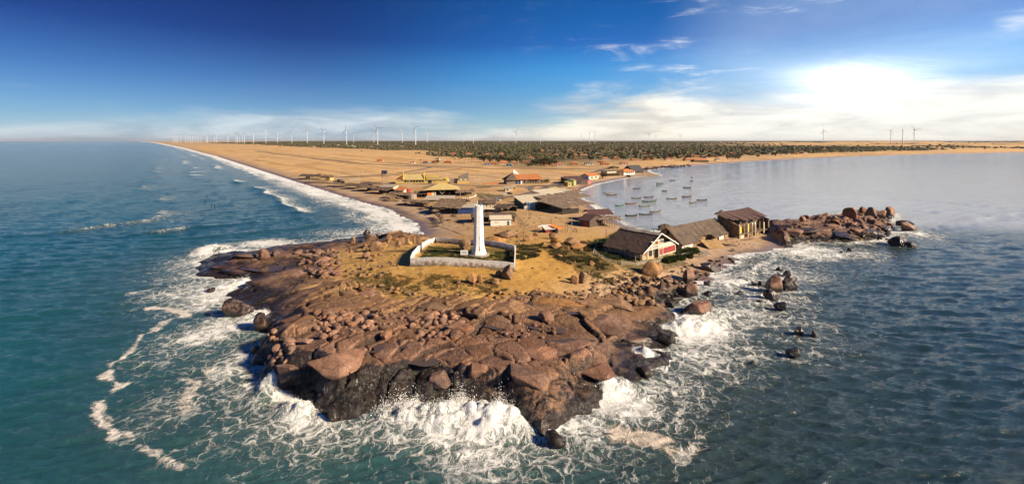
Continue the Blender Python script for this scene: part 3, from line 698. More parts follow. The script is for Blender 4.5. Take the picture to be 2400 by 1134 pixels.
# ------------------------------------------------------------------ mesh builder
class MB:
    def __init__(s): s.v = []; s.f = []
    def add(s, vs, fs):
        o = len(s.v); s.v += [tuple(v) for v in vs]; s.f += [tuple(i + o for i in f) for f in fs]; return s
    def box(s, x0, x1, y0, y1, z0, z1):
        return s.add([(x0, y0, z0), (x1, y0, z0), (x1, y1, z0), (x0, y1, z0), (x0, y0, z1), (x1, y0, z1), (x1, y1, z1), (x0, y1, z1)],
                     [(0, 3, 2, 1), (4, 5, 6, 7), (0, 1, 5, 4), (1, 2, 6, 5), (2, 3, 7, 6), (3, 0, 4, 7)])
    def slab(s, c, th):                       # corner points of a roof plane (counter-clockwise from above), thickness downwards
        n = len(c); top = list(c); bot = [(p[0], p[1], p[2] - th) for p in c]
        return s.add(top + bot, [tuple(range(n)), tuple(range(2 * n - 1, n - 1, -1))] + [(i, i + n, (i + 1) % n + n, (i + 1) % n) for i in range(n)])
    def prism_y(s, prof, y0, y1):             # profile of (x, z) points drawn along y
        n = len(prof)
        return s.add([(x, y0, z) for x, z in prof] + [(x, y1, z) for x, z in prof],
                     [tuple(range(n)), tuple(range(2 * n - 1, n - 1, -1))] + [(i, i + n, (i + 1) % n + n, (i + 1) % n)[::1] for i in range(n)])
    def prism_x(s, prof, x0, x1):             # profile of (y, z)
        n = len(prof)
        return s.add([(x0, y, z) for y, z in prof] + [(x1, y, z) for y, z in prof],
                     [tuple(range(n - 1, -1, -1)), tuple(range(n, 2 * n))] + [(i, (i + 1) % n, (i + 1) % n + n, i + n) for i in range(n)])
    def tube(s, p0, p1, r0, r1=None, n=6, cap=True):
        r1 = r0 if r1 is None else r1; p0 = Vector(p0); p1 = Vector(p1); d = (p1 - p0).normalized()
        a = d.orthogonal().normalized(); b = d.cross(a); vs = []
        for p, r in ((p0, r0), (p1, r1)):
            for i in range(n):
                t = 2 * math.pi * i / n; vs.append(p + a * (r * math.cos(t)) + b * (r * math.sin(t)))
        fs = [(i, (i + 1) % n, (i + 1) % n + n, i + n) for i in range(n)]
        if cap: fs += [tuple(range(n - 1, -1, -1)), tuple(range(n, 2 * n))]
        return s.add(vs, fs)
    def lathe(s, prof, n=12, c=(0, 0), ph=0.):
        vs = [(c[0] + r * math.cos(2 * math.pi * i / n + ph), c[1] + r * math.sin(2 * math.pi * i / n + ph), z) for r, z in prof for i in range(n)]
        fs = [(j * n + i, j * n + (i + 1) % n, (j + 1) * n + (i + 1) % n, (j + 1) * n + i) for j in range(len(prof) - 1) for i in range(n)]
        fs += [tuple(range(n - 1, -1, -1)), tuple(range((len(prof) - 1) * n, len(prof) * n))]
        return s.add(vs, fs)
    def mesh(s, name, m=None, smooth=False):
        me = bpy.data.meshes.new(name); me.from_pydata(s.v, [], s.f); me.validate(); me.update()
        if smooth: me.polygons.foreach_set('use_smooth', [True] * len(me.polygons))
        for x in (m if isinstance(m, (list, tuple)) else [m]):
            if x: me.materials.append(x)
        return me
    def build(s, name, m, parent=None, smooth=False, loc=None, **k):
        o = bpy.data.objects.new(name, s.mesh(name, m, smooth))
        if loc is not None: o.location = loc
        return link(o, parent, **k)
def empty(name, loc, rz=0., **k):
    o = bpy.data.objects.new(name, None); o.location = loc; o.rotation_euler = (0, 0, rz); o.empty_display_size = .5
    return link(o, **k)
def inst(name, me, parent, loc=(0, 0, 0), rot=(0, 0, 0), sc=(1, 1, 1)):
    o = bpy.data.objects.new(name, me); o.location = loc; o.rotation_euler = rot
    o.scale = (sc, sc, sc) if isinstance(sc, (int, float)) else sc
    return link(o, parent)
def frame(A, B, yaw=0.):
    """front-left and front-right ground corners in the photograph -> origin, length, heading"""
    a, b = hit(*A), hit(*B); d = b - a; L = math.hypot(d.x, d.y); rz = math.atan2(d.y, d.x)
    if yaw:
        c = (a + b) / 2; rz += yaw; a = Vector((c.x - L / 2 * math.cos(rz), c.y - L / 2 * math.sin(rz), a.z))
    return a, L, rz
def under(o, L, dep, rz):
    c, s = math.cos(rz), math.sin(rz)
    zs = [gz(o.x + u * c - v * s, o.y + u * s + v * c) for u in (0, L) for v in (0, dep)]
    return min(zs), max(zs)
def thatch(mb, c, th=.25, nu=12, nv=6, amp=.12, droop=.15, rnd=None):
    """shaggy thatched plane over four corners; uneven, with a ragged edge"""
    g = rnd or random; c = [Vector(p) for p in c]; off = len(mb.v); top = []
    for j in range(nv + 1):
        for i in range(nu + 1):
            u, v = i / nu, j / nv
            p = (c[0] * (1 - u) + c[1] * u) * (1 - v) + (c[3] * (1 - u) + c[2] * u) * v
            edge = i in (0, nu) or j in (0, nv)
            p = p + Vector((g.uniform(-1, 1), g.uniform(-1, 1), 0)) * (amp * (1.6 if edge else .6))
            p.z += g.uniform(-amp, amp) - (droop if edge else 0)
            top.append(p)
    W = nu + 1; n = len(top)
    mb.v += [tuple(p) for p in top] + [(p.x, p.y, p.z - th) for p in top]
    for j in range(nv):
        for i in range(nu):
            a = off + j * W + i; q = (a, a + 1, a + 1 + W, a + W); mb.f.append(q); mb.f.append(tuple(k + n for k in q[::-1]))
    ring = [(0, i) for i in range(nu)] + [(j, nu) for j in range(nv)] + [(nv, i) for i in range(nu, 0, -1)] + [(j, 0) for j in range(nv, 0, -1)]
    ring = [off + j * W + i for j, i in ring]
    for a, b in zip(ring, ring[1:] + ring[:1]): mb.f.append((b, a, a + n, b + n))
    return mb
# plain weathered materials
TH = mat('thatch', (.20, .135, .085), .95, .38, .6, .9, (.06, .045, .035), .4)
THD = mat('thatch_dark', (.125, .085, .060), .95, .38, .6, .9, (.035, .028, .022), .4)
TIN = mat('fibre_cement_sheet', (.40, .36, .29), .85, .14, .9, .3, (.20, .16, .12), .45, stripes=('X', 3.0, .5))
TILE = mat('orange_tile', (.46, .165, .050), .85, .22, .8, .4, (.24, .09, .05), .35, stripes=('X', 2.2, .6))
TILEF = mat('far_orange_tile', (.46, .17, .075), .9, .25, .4, .1, (.28, .11, .07), .3)
MAROON = mat('maroon_sheet', (.105, .050, .045), .8, .25, .9, .3, (.06, .035, .03), .4, stripes=('X', 3.0, .5))
WOOD = mat('grey_wood', (.17, .125, .090), .9, .3, 3, .4)
WOODP = mat('pale_wood', (.42, .36, .28), .85, .25, 3, .4, (.2, .15, .1), .3)
WHITE = mat('white_paint', (.78, .77, .73), .7, .06, .8, .2, (.38, .33, .27), .28)
CREAM = mat('cream_plaster', (.60, .52, .38), .85, .10, .6, .2, (.35, .28, .2), .35)
YELLOW = mat('yellow_paint', (.55, .40, .13), .75, .10, .6, .2, (.45, .3, .1), .25)
BRIGHTY = mat('bright_yellow_trim', (.66, .43, .03), .7, .08, .6, .1)
STRAWY = mat('straw_sheet', (.50, .385, .155), .9, .16, .8, .3, (.3, .22, .1), .4, stripes=('X', 2.5, .4))
BLUE = mat('blue_paint', (.022, .055, .19), .75, .16, .6, .2, (.05, .07, .12), .4)
TEAL = mat('green_paint', (.030, .115, .078), .75, .16, .6, .2, (.06, .07, .05), .3)
RED = mat('red_paint', (.30, .028, .032), .7, .14, .6, .2, (.2, .03, .03), .3)
BRICK = mat('raw_brick', (.27, .145, .075), .92, .25, 1.2, .4, (.15, .08, .045), .4)
CONC = mat('grey_concrete', (.27, .225, .18), .9, .18, .8, .3, (.14, .11, .09), .4)
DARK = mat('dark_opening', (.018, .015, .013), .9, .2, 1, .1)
STONE = mat('stone_masonry', (.22, .175, .135), .92, .3, 1.6, .6, (.08, .06, .05), .4)
STEEL = mat('galvanised_steel', (.45, .45, .44), .5, .1, 1, .1, metal=.3)
POLE = mat('concrete_pole', (.40, .36, .31), .9, .15, 2, .2)
TANK = mat('blue_plastic_tank', (.02, .16, .34), .5, .1, 1, .1)
NAVY = mat('dark_blue_tank', (.022, .022, .06), .6, .15, 1, .1)
ORANGEC = mat('orange_awning', (.72, .20, .035), .8, .12, 1, .1)
PINK = mat('pink_paint', (.55, .12, .13), .8, .15, 1, .1)
GLASS = mat('dark_glass', (.015, .018, .022), .12, .1, 1, .0)
TYRE = mat('tyre_rubber', (.012, .012, .012), .85, .1, 4, .1)

def posts(root, pts, h, r=.09, m=WOOD, z0=-.6):
    for x, y, *hh in pts:
        MB().tube((x, y, z0), (x, y, hh[0] if hh else h), r, r * .8, 6).build('post', m, root)
def stall(A, B, dep, h, label, cat='shelter', roof='thatch', rise=.9, name='beach_shelter', m=None, np_=4, over=.5, walls=None, yaw=0., group=None, front_low=False, side=None):
    """open shelter on posts: roof 'thatch'/'tin' gable, 'mono' sloping to the front, 'flat', 'hip'"""
    o, L, rz = frame(A, B, yaw); zl, zh = under(o, L, dep, rz); o.z = zh
    t = empty(name, o, rz, label=label, cat=cat, group=group); e = over; drop = zh - zl + .5
    mm = m or (TH if roof in ('thatch', 'hip', 'flatthatch') else TIN)
    if roof in ('thatch', 'tin'):
        for y0, y1 in ((-e, dep / 2), (dep + e, dep / 2)):
            c = [(-e, y0, h), (L + e, y0, h), (L + e, y1, h + rise), (-e, y1, h + rise)]
            if y0 > y1: c = [c[1], c[0], c[3], c[2]]
            if roof == 'thatch': thatch(MB(), c, .3, max(6, int(L)), 5, .16).build('roof_slope', mm, t, False)
            else: MB().slab(c, .08).build('roof_slope', mm, t)
    elif roof in ('mono', 'monothatch'):
        c = [(-e, -e, h), (L + e, -e, h), (L + e, dep + e, h + rise), (-e, dep + e, h + rise)]
        (thatch(MB(), c, .25, max(6, int(L)), 6, .13) if roof == 'monothatch' else MB().slab(c, .08)).build('roof', mm, t)
    elif roof == 'flatthatch':
        c = [(-e, -e, h), (L + e, -e, h), (L + e, dep + e, h + .15), (-e, dep + e, h + .15)]
        thatch(MB(), c, .3, max(6, int(L)), 5, .2, .2).build('roof', mm, t)
    elif roof == 'hip':
        k = min(L, dep) / 2; z1 = h + rise
        ra, rb = (k, dep / 2, z1), (L - k, dep / 2, z1)
        if L <= dep: ra = (L / 2 - .05, k, z1); rb = (L / 2 + .05, dep - k, z1)
        P = [(-e, -e, h), (L + e, -e, h), (L + e, dep + e, h), (-e, dep + e, h)]
        for c in ([P[0], P[1], rb, ra], [P[1], P[2], rb, rb], [P[2], P[3], ra, rb], [P[3], P[0], ra, ra]):
            if mm in (TH, THD): thatch(MB(), c, .3, max(4, int(L / 1.5)), 4, .15).build('roof_slope', mm, t)
            else: MB().slab([p for i, p in enumerate(c) if i == 0 or p != c[i - 1]], .1).build('roof_slope', mm, t)
    hb = h + (rise if roof.startswith('mono') else 0)
    posts(t, [(L * i / (np_ - 1) * .96 + L * .02, .1, h) for i in range(np_)] + [(L * i / (np_ - 1) * .96 + L * .02, dep - .1, hb) for i in range(np_)], h, z0=-drop)
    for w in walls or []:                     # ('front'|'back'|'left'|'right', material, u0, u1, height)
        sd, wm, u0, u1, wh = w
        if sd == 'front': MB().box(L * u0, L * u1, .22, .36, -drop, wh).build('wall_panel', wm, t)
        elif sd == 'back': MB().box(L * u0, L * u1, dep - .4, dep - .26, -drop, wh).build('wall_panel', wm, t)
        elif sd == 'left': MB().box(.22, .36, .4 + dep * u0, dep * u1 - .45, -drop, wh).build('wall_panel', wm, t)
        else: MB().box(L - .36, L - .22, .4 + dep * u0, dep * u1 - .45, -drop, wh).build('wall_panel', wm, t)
    return t, L
def house(A, B, dep, h, rise, wm, rm, label, cat='house', name='house', ridge='x', over=.5, doors=(), windows=(), yaw=0., group=None, mono=None, gm=None):
    """walled house; doors (u, w, h, mat) and windows (u, z, w, h, mat) on the front"""
    o, L, rz = frame(A, B, yaw); zl, zh = under(o, L, dep, rz); o.z = zh; dr = zh - zl + .5
    t = empty(name, o, rz, label=label, cat=cat, group=group); e = over; th = .14
    if mono is not None:
        MB().prism_x([(0, -dr), (dep, -dr), (dep, h + mono), (0, h)], 0, L).build('wall', wm, t)
        k = mono / dep
        MB().slab([(-e, -e, h + .16 - e * k), (L + e, -e, h + .16 - e * k), (L + e, dep + e, h + .16 + mono + e * k), (-e, dep + e, h + .16 + mono + e * k)], .12).build('roof', rm, t)
    elif ridge == 'x':
        MB().prism_x([(0, -dr), (dep, -dr), (dep, h), (dep / 2, h + rise - .05), (0, h)], 0, L).build('wall', gm or wm, t)
        k = rise / (dep / 2)
        MB().slab([(-e, -e, h - e * k + th), (L + e, -e, h - e * k + th), (L + e, dep / 2, h + rise + th), (-e, dep / 2, h + rise + th)], .1).build('roof_slope', rm, t)
        MB().slab([(L + e, dep + e, h - e * k + th), (-e, dep + e, h - e * k + th), (-e, dep / 2 + .004, h + rise + th), (L + e, dep / 2 + .004, h + rise + th)], .1).build('roof_slope', rm, t)
    elif ridge == 'hip':
        MB().box(0, L, 0, dep, -dr, h).build('wall', wm, t)
        q = min(L, dep) / 2 * .96; z1 = h + rise; P = [(-e, -e, h), (L + e, -e, h), (L + e, dep + e, h), (-e, dep + e, h)]
        ra, rb = (q, dep / 2, z1), (L - q, dep / 2, z1)
        for c in ([P[0], P[1], rb, ra], [P[1], P[2], rb], [P[2], P[3], ra, rb], [P[3], P[0], ra]):
            MB().slab(c, .12).build('roof_slope', rm, t)
    else:
        MB().prism_y([(0, -dr), (0, h), (L / 2, h + rise - .05), (L, h), (L, -dr)][::-1], 0, dep).build('wall', gm or wm, t)
        k = rise / (L / 2)
        MB().slab([(-e, -e, h - e * k + th), (L / 2, -e, h + rise + th), (L / 2, dep + e, h + rise + th), (-e, dep + e, h - e * k + th)], .1).build('roof_slope', rm, t)
        MB().slab([(L / 2 + .004, -e, h + rise + th), (L + e, -e, h - e * k + th), (L + e, dep + e, h - e * k + th), (L / 2 + .004, dep + e, h + rise + th)], .1).build('roof_slope', rm, t)
    for u, w, hh, m in doors: MB().box(L * u - w / 2, L * u + w / 2, -.05, .05, 0, hh).build('door', m, t)
    for u, z, w, hh, m in windows: MB().box(L * u - w / 2, L * u + w / 2, -.05, .05, z, z + hh).build('window', m, t)
    return t, L
# ------------------------------------------------------------------ lighthouse
def m_tower():
    t = NT('lighthouse_whitewash'); p = t.obj()
    a = t.noise(p, .7, 6, .65); c = t.mix(t.sm(a, .3, .7), (.72, .71, .68), (.86, .855, .84))
    s = t.noise(t.mapping(p, (2.2, 2.2, .22)), 1.6, 6, .7)
    c = t.mix(t.sm(s, .54, .72, 0, .75), c, (.44, .39, .32))
    return t.set(Base_Color=c, Roughness=.75, Normal=t.bump(a, .25, .05))
TOWERM = m_tower()
lp = hit(1122, 597)
lt = empty('lighthouse', lp, 0, label='tall white tapering octagonal lighthouse with flared foot inside the walled yard', cat='lighthouse')
MB().lathe([(3.5, -.8), (3.45, .30), (3.3, .36)], 24).build('plinth', CONC, lt)
HT = 15.6
prof = [(2.55, .36), (2.42, .8), (2.12, 1.7), (1.88, 2.7), (1.76, 3.8), (1.70, 5.0)] + [(1.70 - .0345 * (z - 5), z) for z in (7, 9, 11, 13, HT - 1.2)] + [(1.40, HT - .9), (1.44, HT - .85), (1.44, HT - .55)]
tw = MB().lathe(prof, 8, ph=R(22.5)).build('tower', TOWERM, lt)
for k in range(8):
    a = R(22.5 + 45 * k + 22.5); q = MB().box(-.34, .34, -.09, .09, 0, .62).build('parapet_block', TOWERM, lt)
    q.location = (1.27 * math.cos(a), 1.27 * math.sin(a), HT - .56); q.rotation_euler = (0, 0, a + R(90))
MB().lathe([(.5, HT - .7), (.5, HT + .0), (.3, HT + .1)], 10).build('lantern_base', WHITE, lt)
ln = MB().tube((-.5, 0, HT - .5), (-.5, 0, HT + 1.0), .09, .07).build('beacon_mast', WHITE, lt)
MB().lathe([(.13, HT + .95), (.16, HT + 1.15), (.05, HT + 1.35)], 8, (-.5, 0)).build('lamp', WHITE, ln)
MB().lathe([(.42, HT - .3), (.46, HT + .2), (.38, HT + .42), (.05, HT + .5)], 12, (.55, .2)).build('water_tank', TANK, lt)
RUST = mat('rust_streak', (.42, .20, .03), .9, .3, 2, .2)
for a, z, h, w in ((-66, 8.0, 1.5, .16), (-76, 5.0, 2.0, .14), (-80, 1.6, 1.6, .2), (-62, 10.5, .5, .1)):
    r = np.interp(z, [p[1] for p in prof], [p[0] for p in prof]) * .935; r1 = np.interp(z + h, [p[1] for p in prof], [p[0] for p in prof]) * .935; an = R(-67.5)
    nx, ny = math.cos(an), math.sin(an); tx, ty = -ny, nx; of = (a + 67.5) / 22 * .45
    r += .012; r1 += .012
    pts = [(nx * r + tx * (of - w), ny * r + ty * (of - w), z), (nx * r + tx * (of + w * .3), ny * r + ty * (of + w * .3), z + .1), (nx * r1 + tx * (of + w * .2), ny * r1 + ty * (of + w * .2), z + h), (nx * r1 + tx * (of - w * .5), ny * r1 + ty * (of - w * .5), z + h - .2)]
    MB().add(pts, [(0, 1, 2, 3)]).build('rust_streak', RUST, lt)
# ------------------------------------------------------------------ walled yard
def m_wall():
    t = NT('flaking_whitewash'); p = t.obj(); n = t.noise(p, .8, 8, .72); k = t.noise(t.mapping(p, (1, 1, .35)), 2.4, 8, .75)
    c = t.mix(t.sm(n, .3, .7), (.60, .585, .55), (.80, .79, .76))
    hz = t.attr('up'); low = t.sm(t.math('ADD', hz, t.math('MULTIPLY', t.math('SUBTRACT', n, .5), 1.5)), .62, .22)
    c = t.mix(t.sm(k, .52, .68, 0, .75), c, (.30, .25, .20))
    c = t.mix(low, c, (.23, .155, .085))
    tb = t.noise(p, .28, 3, .5); c = t.mix(t.math('MULTIPLY', t.sm(tb, .66, .71), t.sm(hz, .4, .6, 0, .55)), c, (.16, .30, .58))
    return t.set(Base_Color=c, Roughness=.88, Normal=t.bump(t.math('ADD', n, k), .5, .06))
WALLM = m_wall()
FL, FR, BR, BL = hit(962, 624), hit(1206, 634), hit(1208, 590), hit(1019, 568)
side_l = [FL, hit(966, 611), hit(977, 597), hit(992, 583), hit(1006, 574), BL]
yard = empty('yard_wall', FL, 0, label='weathered white wall round the lighthouse yard, left side curved', cat='wall')
def wall_run(pts, h0, h1, th=.26, name='wall_section'):
    fine = []
    for a, b in zip(pts[:-1], pts[1:]):
        n = max(1, int((b - a).length / 1.5))
        fine += [a.lerp(b, i / n) for i in range(n)]
    fine.append(pts[-1]); m = len(fine); V = []; F = []; up = []
    for i, p in enumerate(fine):
        q = fine[min(i + 1, m - 1)] - fine[max(i - 1, 0)]; nrm = Vector((-q.y, q.x, 0)).normalized() * th / 2
        g = gz(p.x, p.y); h = h0 + (h1 - h0) * i / (m - 1) + .05 * math.sin(i * 2.1)
        for sgn, z, u in ((-1, g - 1.2, 0), (1, g - 1.2, 0), (1, g + h * .5, .5), (1, g + h, 1), (-1, g + h, 1), (-1, g + h * .5, .5)):
            V.append((p.x + nrm.x * sgn - FL.x, p.y + nrm.y * sgn - FL.y, z - FL.z)); up.append(u)
    for i in range(m - 1):
        for k in range(6):
            a = i * 6 + k; b = i * 6 + (k + 1) % 6; F.append((a, b, b + 6, a + 6))
    F += [tuple(range(5, -1, -1)), tuple(range((m - 1) * 6, m * 6))]
    o = MB().add(V, F).build(name, WALLM, yard)
    at = o.data.attributes.new('up', 'FLOAT', 'POINT'); at.data.foreach_set('value', up)
    return o
def off(a, b, d):
    q = (b - a).normalized(); return a + q * d
wall_run([FL, FR], 2.5, 2.2)
wall_run([off(FR, BR, .28), BR], 2.2, 2.0)
wall_run([off(BR, BL, .28), off(BL, BR, .28)], 1.9, 1.9)
wall_run([off(FL, side_l[1], .28)] + side_l[1:], 2.5, 1.9)
b = MB().box(-.2, 15, -.35, -.14, -1.4, .55).build('footing', STONE, yard); b.rotation_euler = (0, 0, math.atan2(FR.y - FL.y, FR.x - FL.x))
sp = hit(1088, 602)
sg = empty('sign_board', sp, 0, label='small white notice board on legs before the lighthouse foot', cat='sign')
MB().box(-1.15, 1.15, -.05, .05, .6, 2.1).build('panel', WHITE, sg)
for x in (-.9, .9): MB().box(x - .06, x + .06, .06, .16, -.4, 2.0).build('leg', WOOD, sg)
for z, u0, u1 in ((1.42, -.62, -.1), (1.40, .02, .5), (1.16, -.5, -.05), (1.14, .1, .66)):
    MB().box(u0, u1, -.056, -.052, z, z + .12).build('lettering', DARK, sg)

# ------------------------------------------------------------------ gabled house
def gable_house():
    A, B = hit(1507, 616), hit(1584, 601); o, L, rz = frame((1507, 616), (1584, 601)); zl, zh = under(o, L, 15, rz); o.z = zh
    t = empty('gabled_house', o, rz, label='gabled two-storey house with dark brown roof, white trim and red shutters', cat='house')
    D, he, hr = 15.0, 2.3, 7.0; dr = zh - zl + .6; hw = L / 2; k = (hr - he) / hw
    ROOF = mat('brown_shingle', (.088, .052, .040), .92, .28, 1.3, .7, (.045, .03, .025), .5, stripes=('Y', 2.0, .5))
    WALL = mat('ochre_boarding', (.36, .285, .165), .88, .15, 1, .3, (.2, .15, .09), .4)
    # walls: front pieces in several planes, back and sides
    MB().box(1.6, L - .4, D - .25, D, -dr, he + .3).build('back_wall', WALL, t)
    MB().prism_y([(1.0, he), (hw, hr - .3), (L - 1.0, he)][::-1], D - .22, D - .02).build('back_gable', WALL, t)
    for x in (1.7, L - .5): MB().box(x, x + .22, 1.4, D - .25, -dr, he + .25).build('side_wall', WALL, t)
    MB().box(2.0, L - .5, 1.42, 1.62, -dr, 2.45).build('ground_floor_wall', WALL, t)
    MB().prism_y([(1.5, 2.65), (hw, hr - .35), (L - 1.5, 2.65)][::-1], 1.45, 1.65).build('gable_wall', WALL, t)
    MB().box(.6, L - .6, -.25, 1.7, 2.45, 2.65).build('balcony_floor', WOODP, t)
    # roof: two slopes
    e = .7; zz = he - e * k
    for x0, x1, nm in ((-e, hw, 0), (L + e, hw, 1)):
        nx, ny = 14, 14; V = []; F = []
        for j in range(ny + 1):
            for i in range(nx + 1):
                u = i / nx; x = x0 + (x1 - x0) * u; z = zz + (hr - zz) * u + random.uniform(-.05, .05) - .10 * math.sin(u * 3.14)
                y = -.55 + (D + 1.1) * j / ny
                if i == 0 and nm == 0 and 5 <= j <= 6: x += .7; z += .35
                V.append((x, y, z + .12))
        n = len(V); W = nx + 1; V += [(a, b_, c - .16) for a, b_, c in V]
        for j in range(ny):
            for i in range(nx):
                a = j * W + i; q = (a, a + 1, a + 1 + W, a + W)
                if nm: q = q[::-1]
                F += [q, tuple(p + n for p in q[::-1])]
        ring = list(range(0, nx)) + [nx + W * j for j in range(ny)] + [ny * W + i for i in range(nx, 0, -1)] + [W * j for j in range(ny, 0, -1)]
        for a, b_ in zip(ring, ring[1:] + ring[:1]): F.append((b_, a, a + n, b_ + n))
        MB().add(V, F).build('roof_slope', ROOF, t)
    for i in range(9):                                     # pale sheets saddling the ridge
        y0 = -.55 + (D + 1.1) * i / 9; y1 = y0 + (D + 1.1) / 9 - .05
        w = 1.25 if i < 8 else 1.0
        m = (TIN, WOODP, TIN, CONC, WOODP, TIN, WOODP, CONC, TIN)[i]
        zr = hr + .30 + random.uniform(0, .05)
        for s_ in (-1, 1):
            MB().slab([(hw, y0, zr), (hw, y1, zr), (hw + s_ * w, y1, zr - w * k), (hw + s_ * w, y0, zr - w * k)][::s_], .05).build('ridge_sheet', m, t)
    for s_, x0 in ((1, -e), (-1, L + e)):                  # white barge boards
        a = Vector((x0, -.66, zz + .02)); b_ = Vector((hw, -.66, hr + .08))
        MB().add([(a.x, -.72, a.z), (b_.x, -.72, b_.z), (b_.x, -.72, b_.z + .3), (a.x, -.72, a.z + .3), (a.x, -.58, a.z), (b_.x, -.58, b_.z), (b_.x, -.58, b_.z + .3), (a.x, -.58, a.z + .3)],
                 [(0, 1, 2, 3), (7, 6, 5, 4), (0, 4, 5, 1), (3, 2, 6, 7), (0, 3, 7, 4), (1, 5, 6, 2)]).build('barge_board', WHITE, t)
    # balcony frame
    for x, z1 in ((2.3, 3.0), (5.0, 4.6), (8.6, 6.0), (11.2, 5.2)):
        MB().box(x - .09, x + .09, -.3, -.12, -.4, z1).build('porch_post', WHITE, t)
    MB().box(4.4, 11.6, -.28, -.14, 5.0, 5.16).build('tie_beam', WHITE, t)
    for z in (2.75, 3.15, 3.6): MB().box(2.4, L - 2.4, -.31, -.21, z, z + .13).build('balcony_rail', WHITE, t)
    for x, w, z0, h, m in ((5.9, 1.3, 2.66, 2.1, RED), (9.6, 1.1, 3.5, 1.2, RED), (3.0, .8, .7, 1.0, RED)):
        MB().box(x, x + w, 1.36, 1.44, z0, z0 + h).build('shutter', m, t)
    MB().box(5.6, 8.2, 1.36, 1.42, .0, 2.1).build('doorway', DARK, t)
    MB().box(9.4, L - .3, -.12, .04, -.3, 3.35).build('screen_wall', CREAM, t)
    for i in range(6):
        x0 = 9.7 + (L - 10.4) / 6 * i; MB().box(x0, x0 + (L - 10.4) / 6 - .03, -.2, -.125, .15, 2.1).build('red_shutter', RED, t)
    # side porch on the left
    for i in range(8):
        y = .6 + i * 2.0; MB().box(-.35, -.2, y - .07, y + .07, -dr, he - .1).build('side_post', WOODP, t)
    for z in (.45, .95): MB().box(-.33, -.22, .2, 14.8, z, z + .09).build('side_rail', WOODP, t)
    return t
gable_house()
def picket_fence():
    P = [hit(*p) for p in ((1394, 594), (1412, 607), (1432, 617), (1456, 620.5), (1494, 622), (1509, 618.5), (1533, 618), (1554, 612), (1590, 603), (1621, 596))]
    t = empty('picket_fence', P[0], 0, label='pale wooden picket fence in front of the gabled house', cat='fence')
    mb = MB(); o = P[0]
    for i, (a, b) in enumerate(zip(P[:-1], P[1:])):
        d = b - a; n = max(2, int(d.length / .28)); q = d.normalized(); nn = Vector((-q.y, q.x, 0)) * .04
        MB().tube(a - o + Vector((0, 0, -.5)), a - o + Vector((0, 0, 1.4)), .09, .08).build('fence_post', WOODP, t)
        rails = (.35, .75) if i not in (0, 1, 7, 8) else (.25, .5, .75, 1.0)
        for z in rails:
            MB().tube(a - o + Vector((0, 0, z)), b - o + Vector((0, 0, z)), .045, .045, 4).build('fence_rail', WOODP, t)
        if i in (0, 1): n //= 3
        if i in (7, 8): n //= 4
        for k in range(n):
            if random.random() < .08: continue
            p = a + d * ((k + .5) / n) - o; h = random.uniform(.95, 1.25); lean = random.uniform(-.06, .06)
            s = q * .055
            v = [p - s - nn, p + s - nn, p + s + nn, p - s + nn]
            mb.add([(x.x, x.y, x.z - .2) for x in v] + [(x.x + q.x * lean, x.y + q.y * lean, x.z + h) for x in v], [(0, 3, 2, 1), (4, 5, 6, 7), (0, 1, 5, 4), (1, 2, 6, 5), (2, 3, 7, 6), (3, 0, 4, 7)])
    mb.build('pickets', WOODP, t, kind='stuff')
picket_fence()
a, b = hit(1388, 594), hit(1401, 575)
MB().tube(a + Vector((0, 0, -.2)), b + Vector((0, 0, 1.8)), .14, .10, 7).build('leaning_log', WOODP, None, label='pale bleached log leaning beside the end of the picket fence', cat='log')

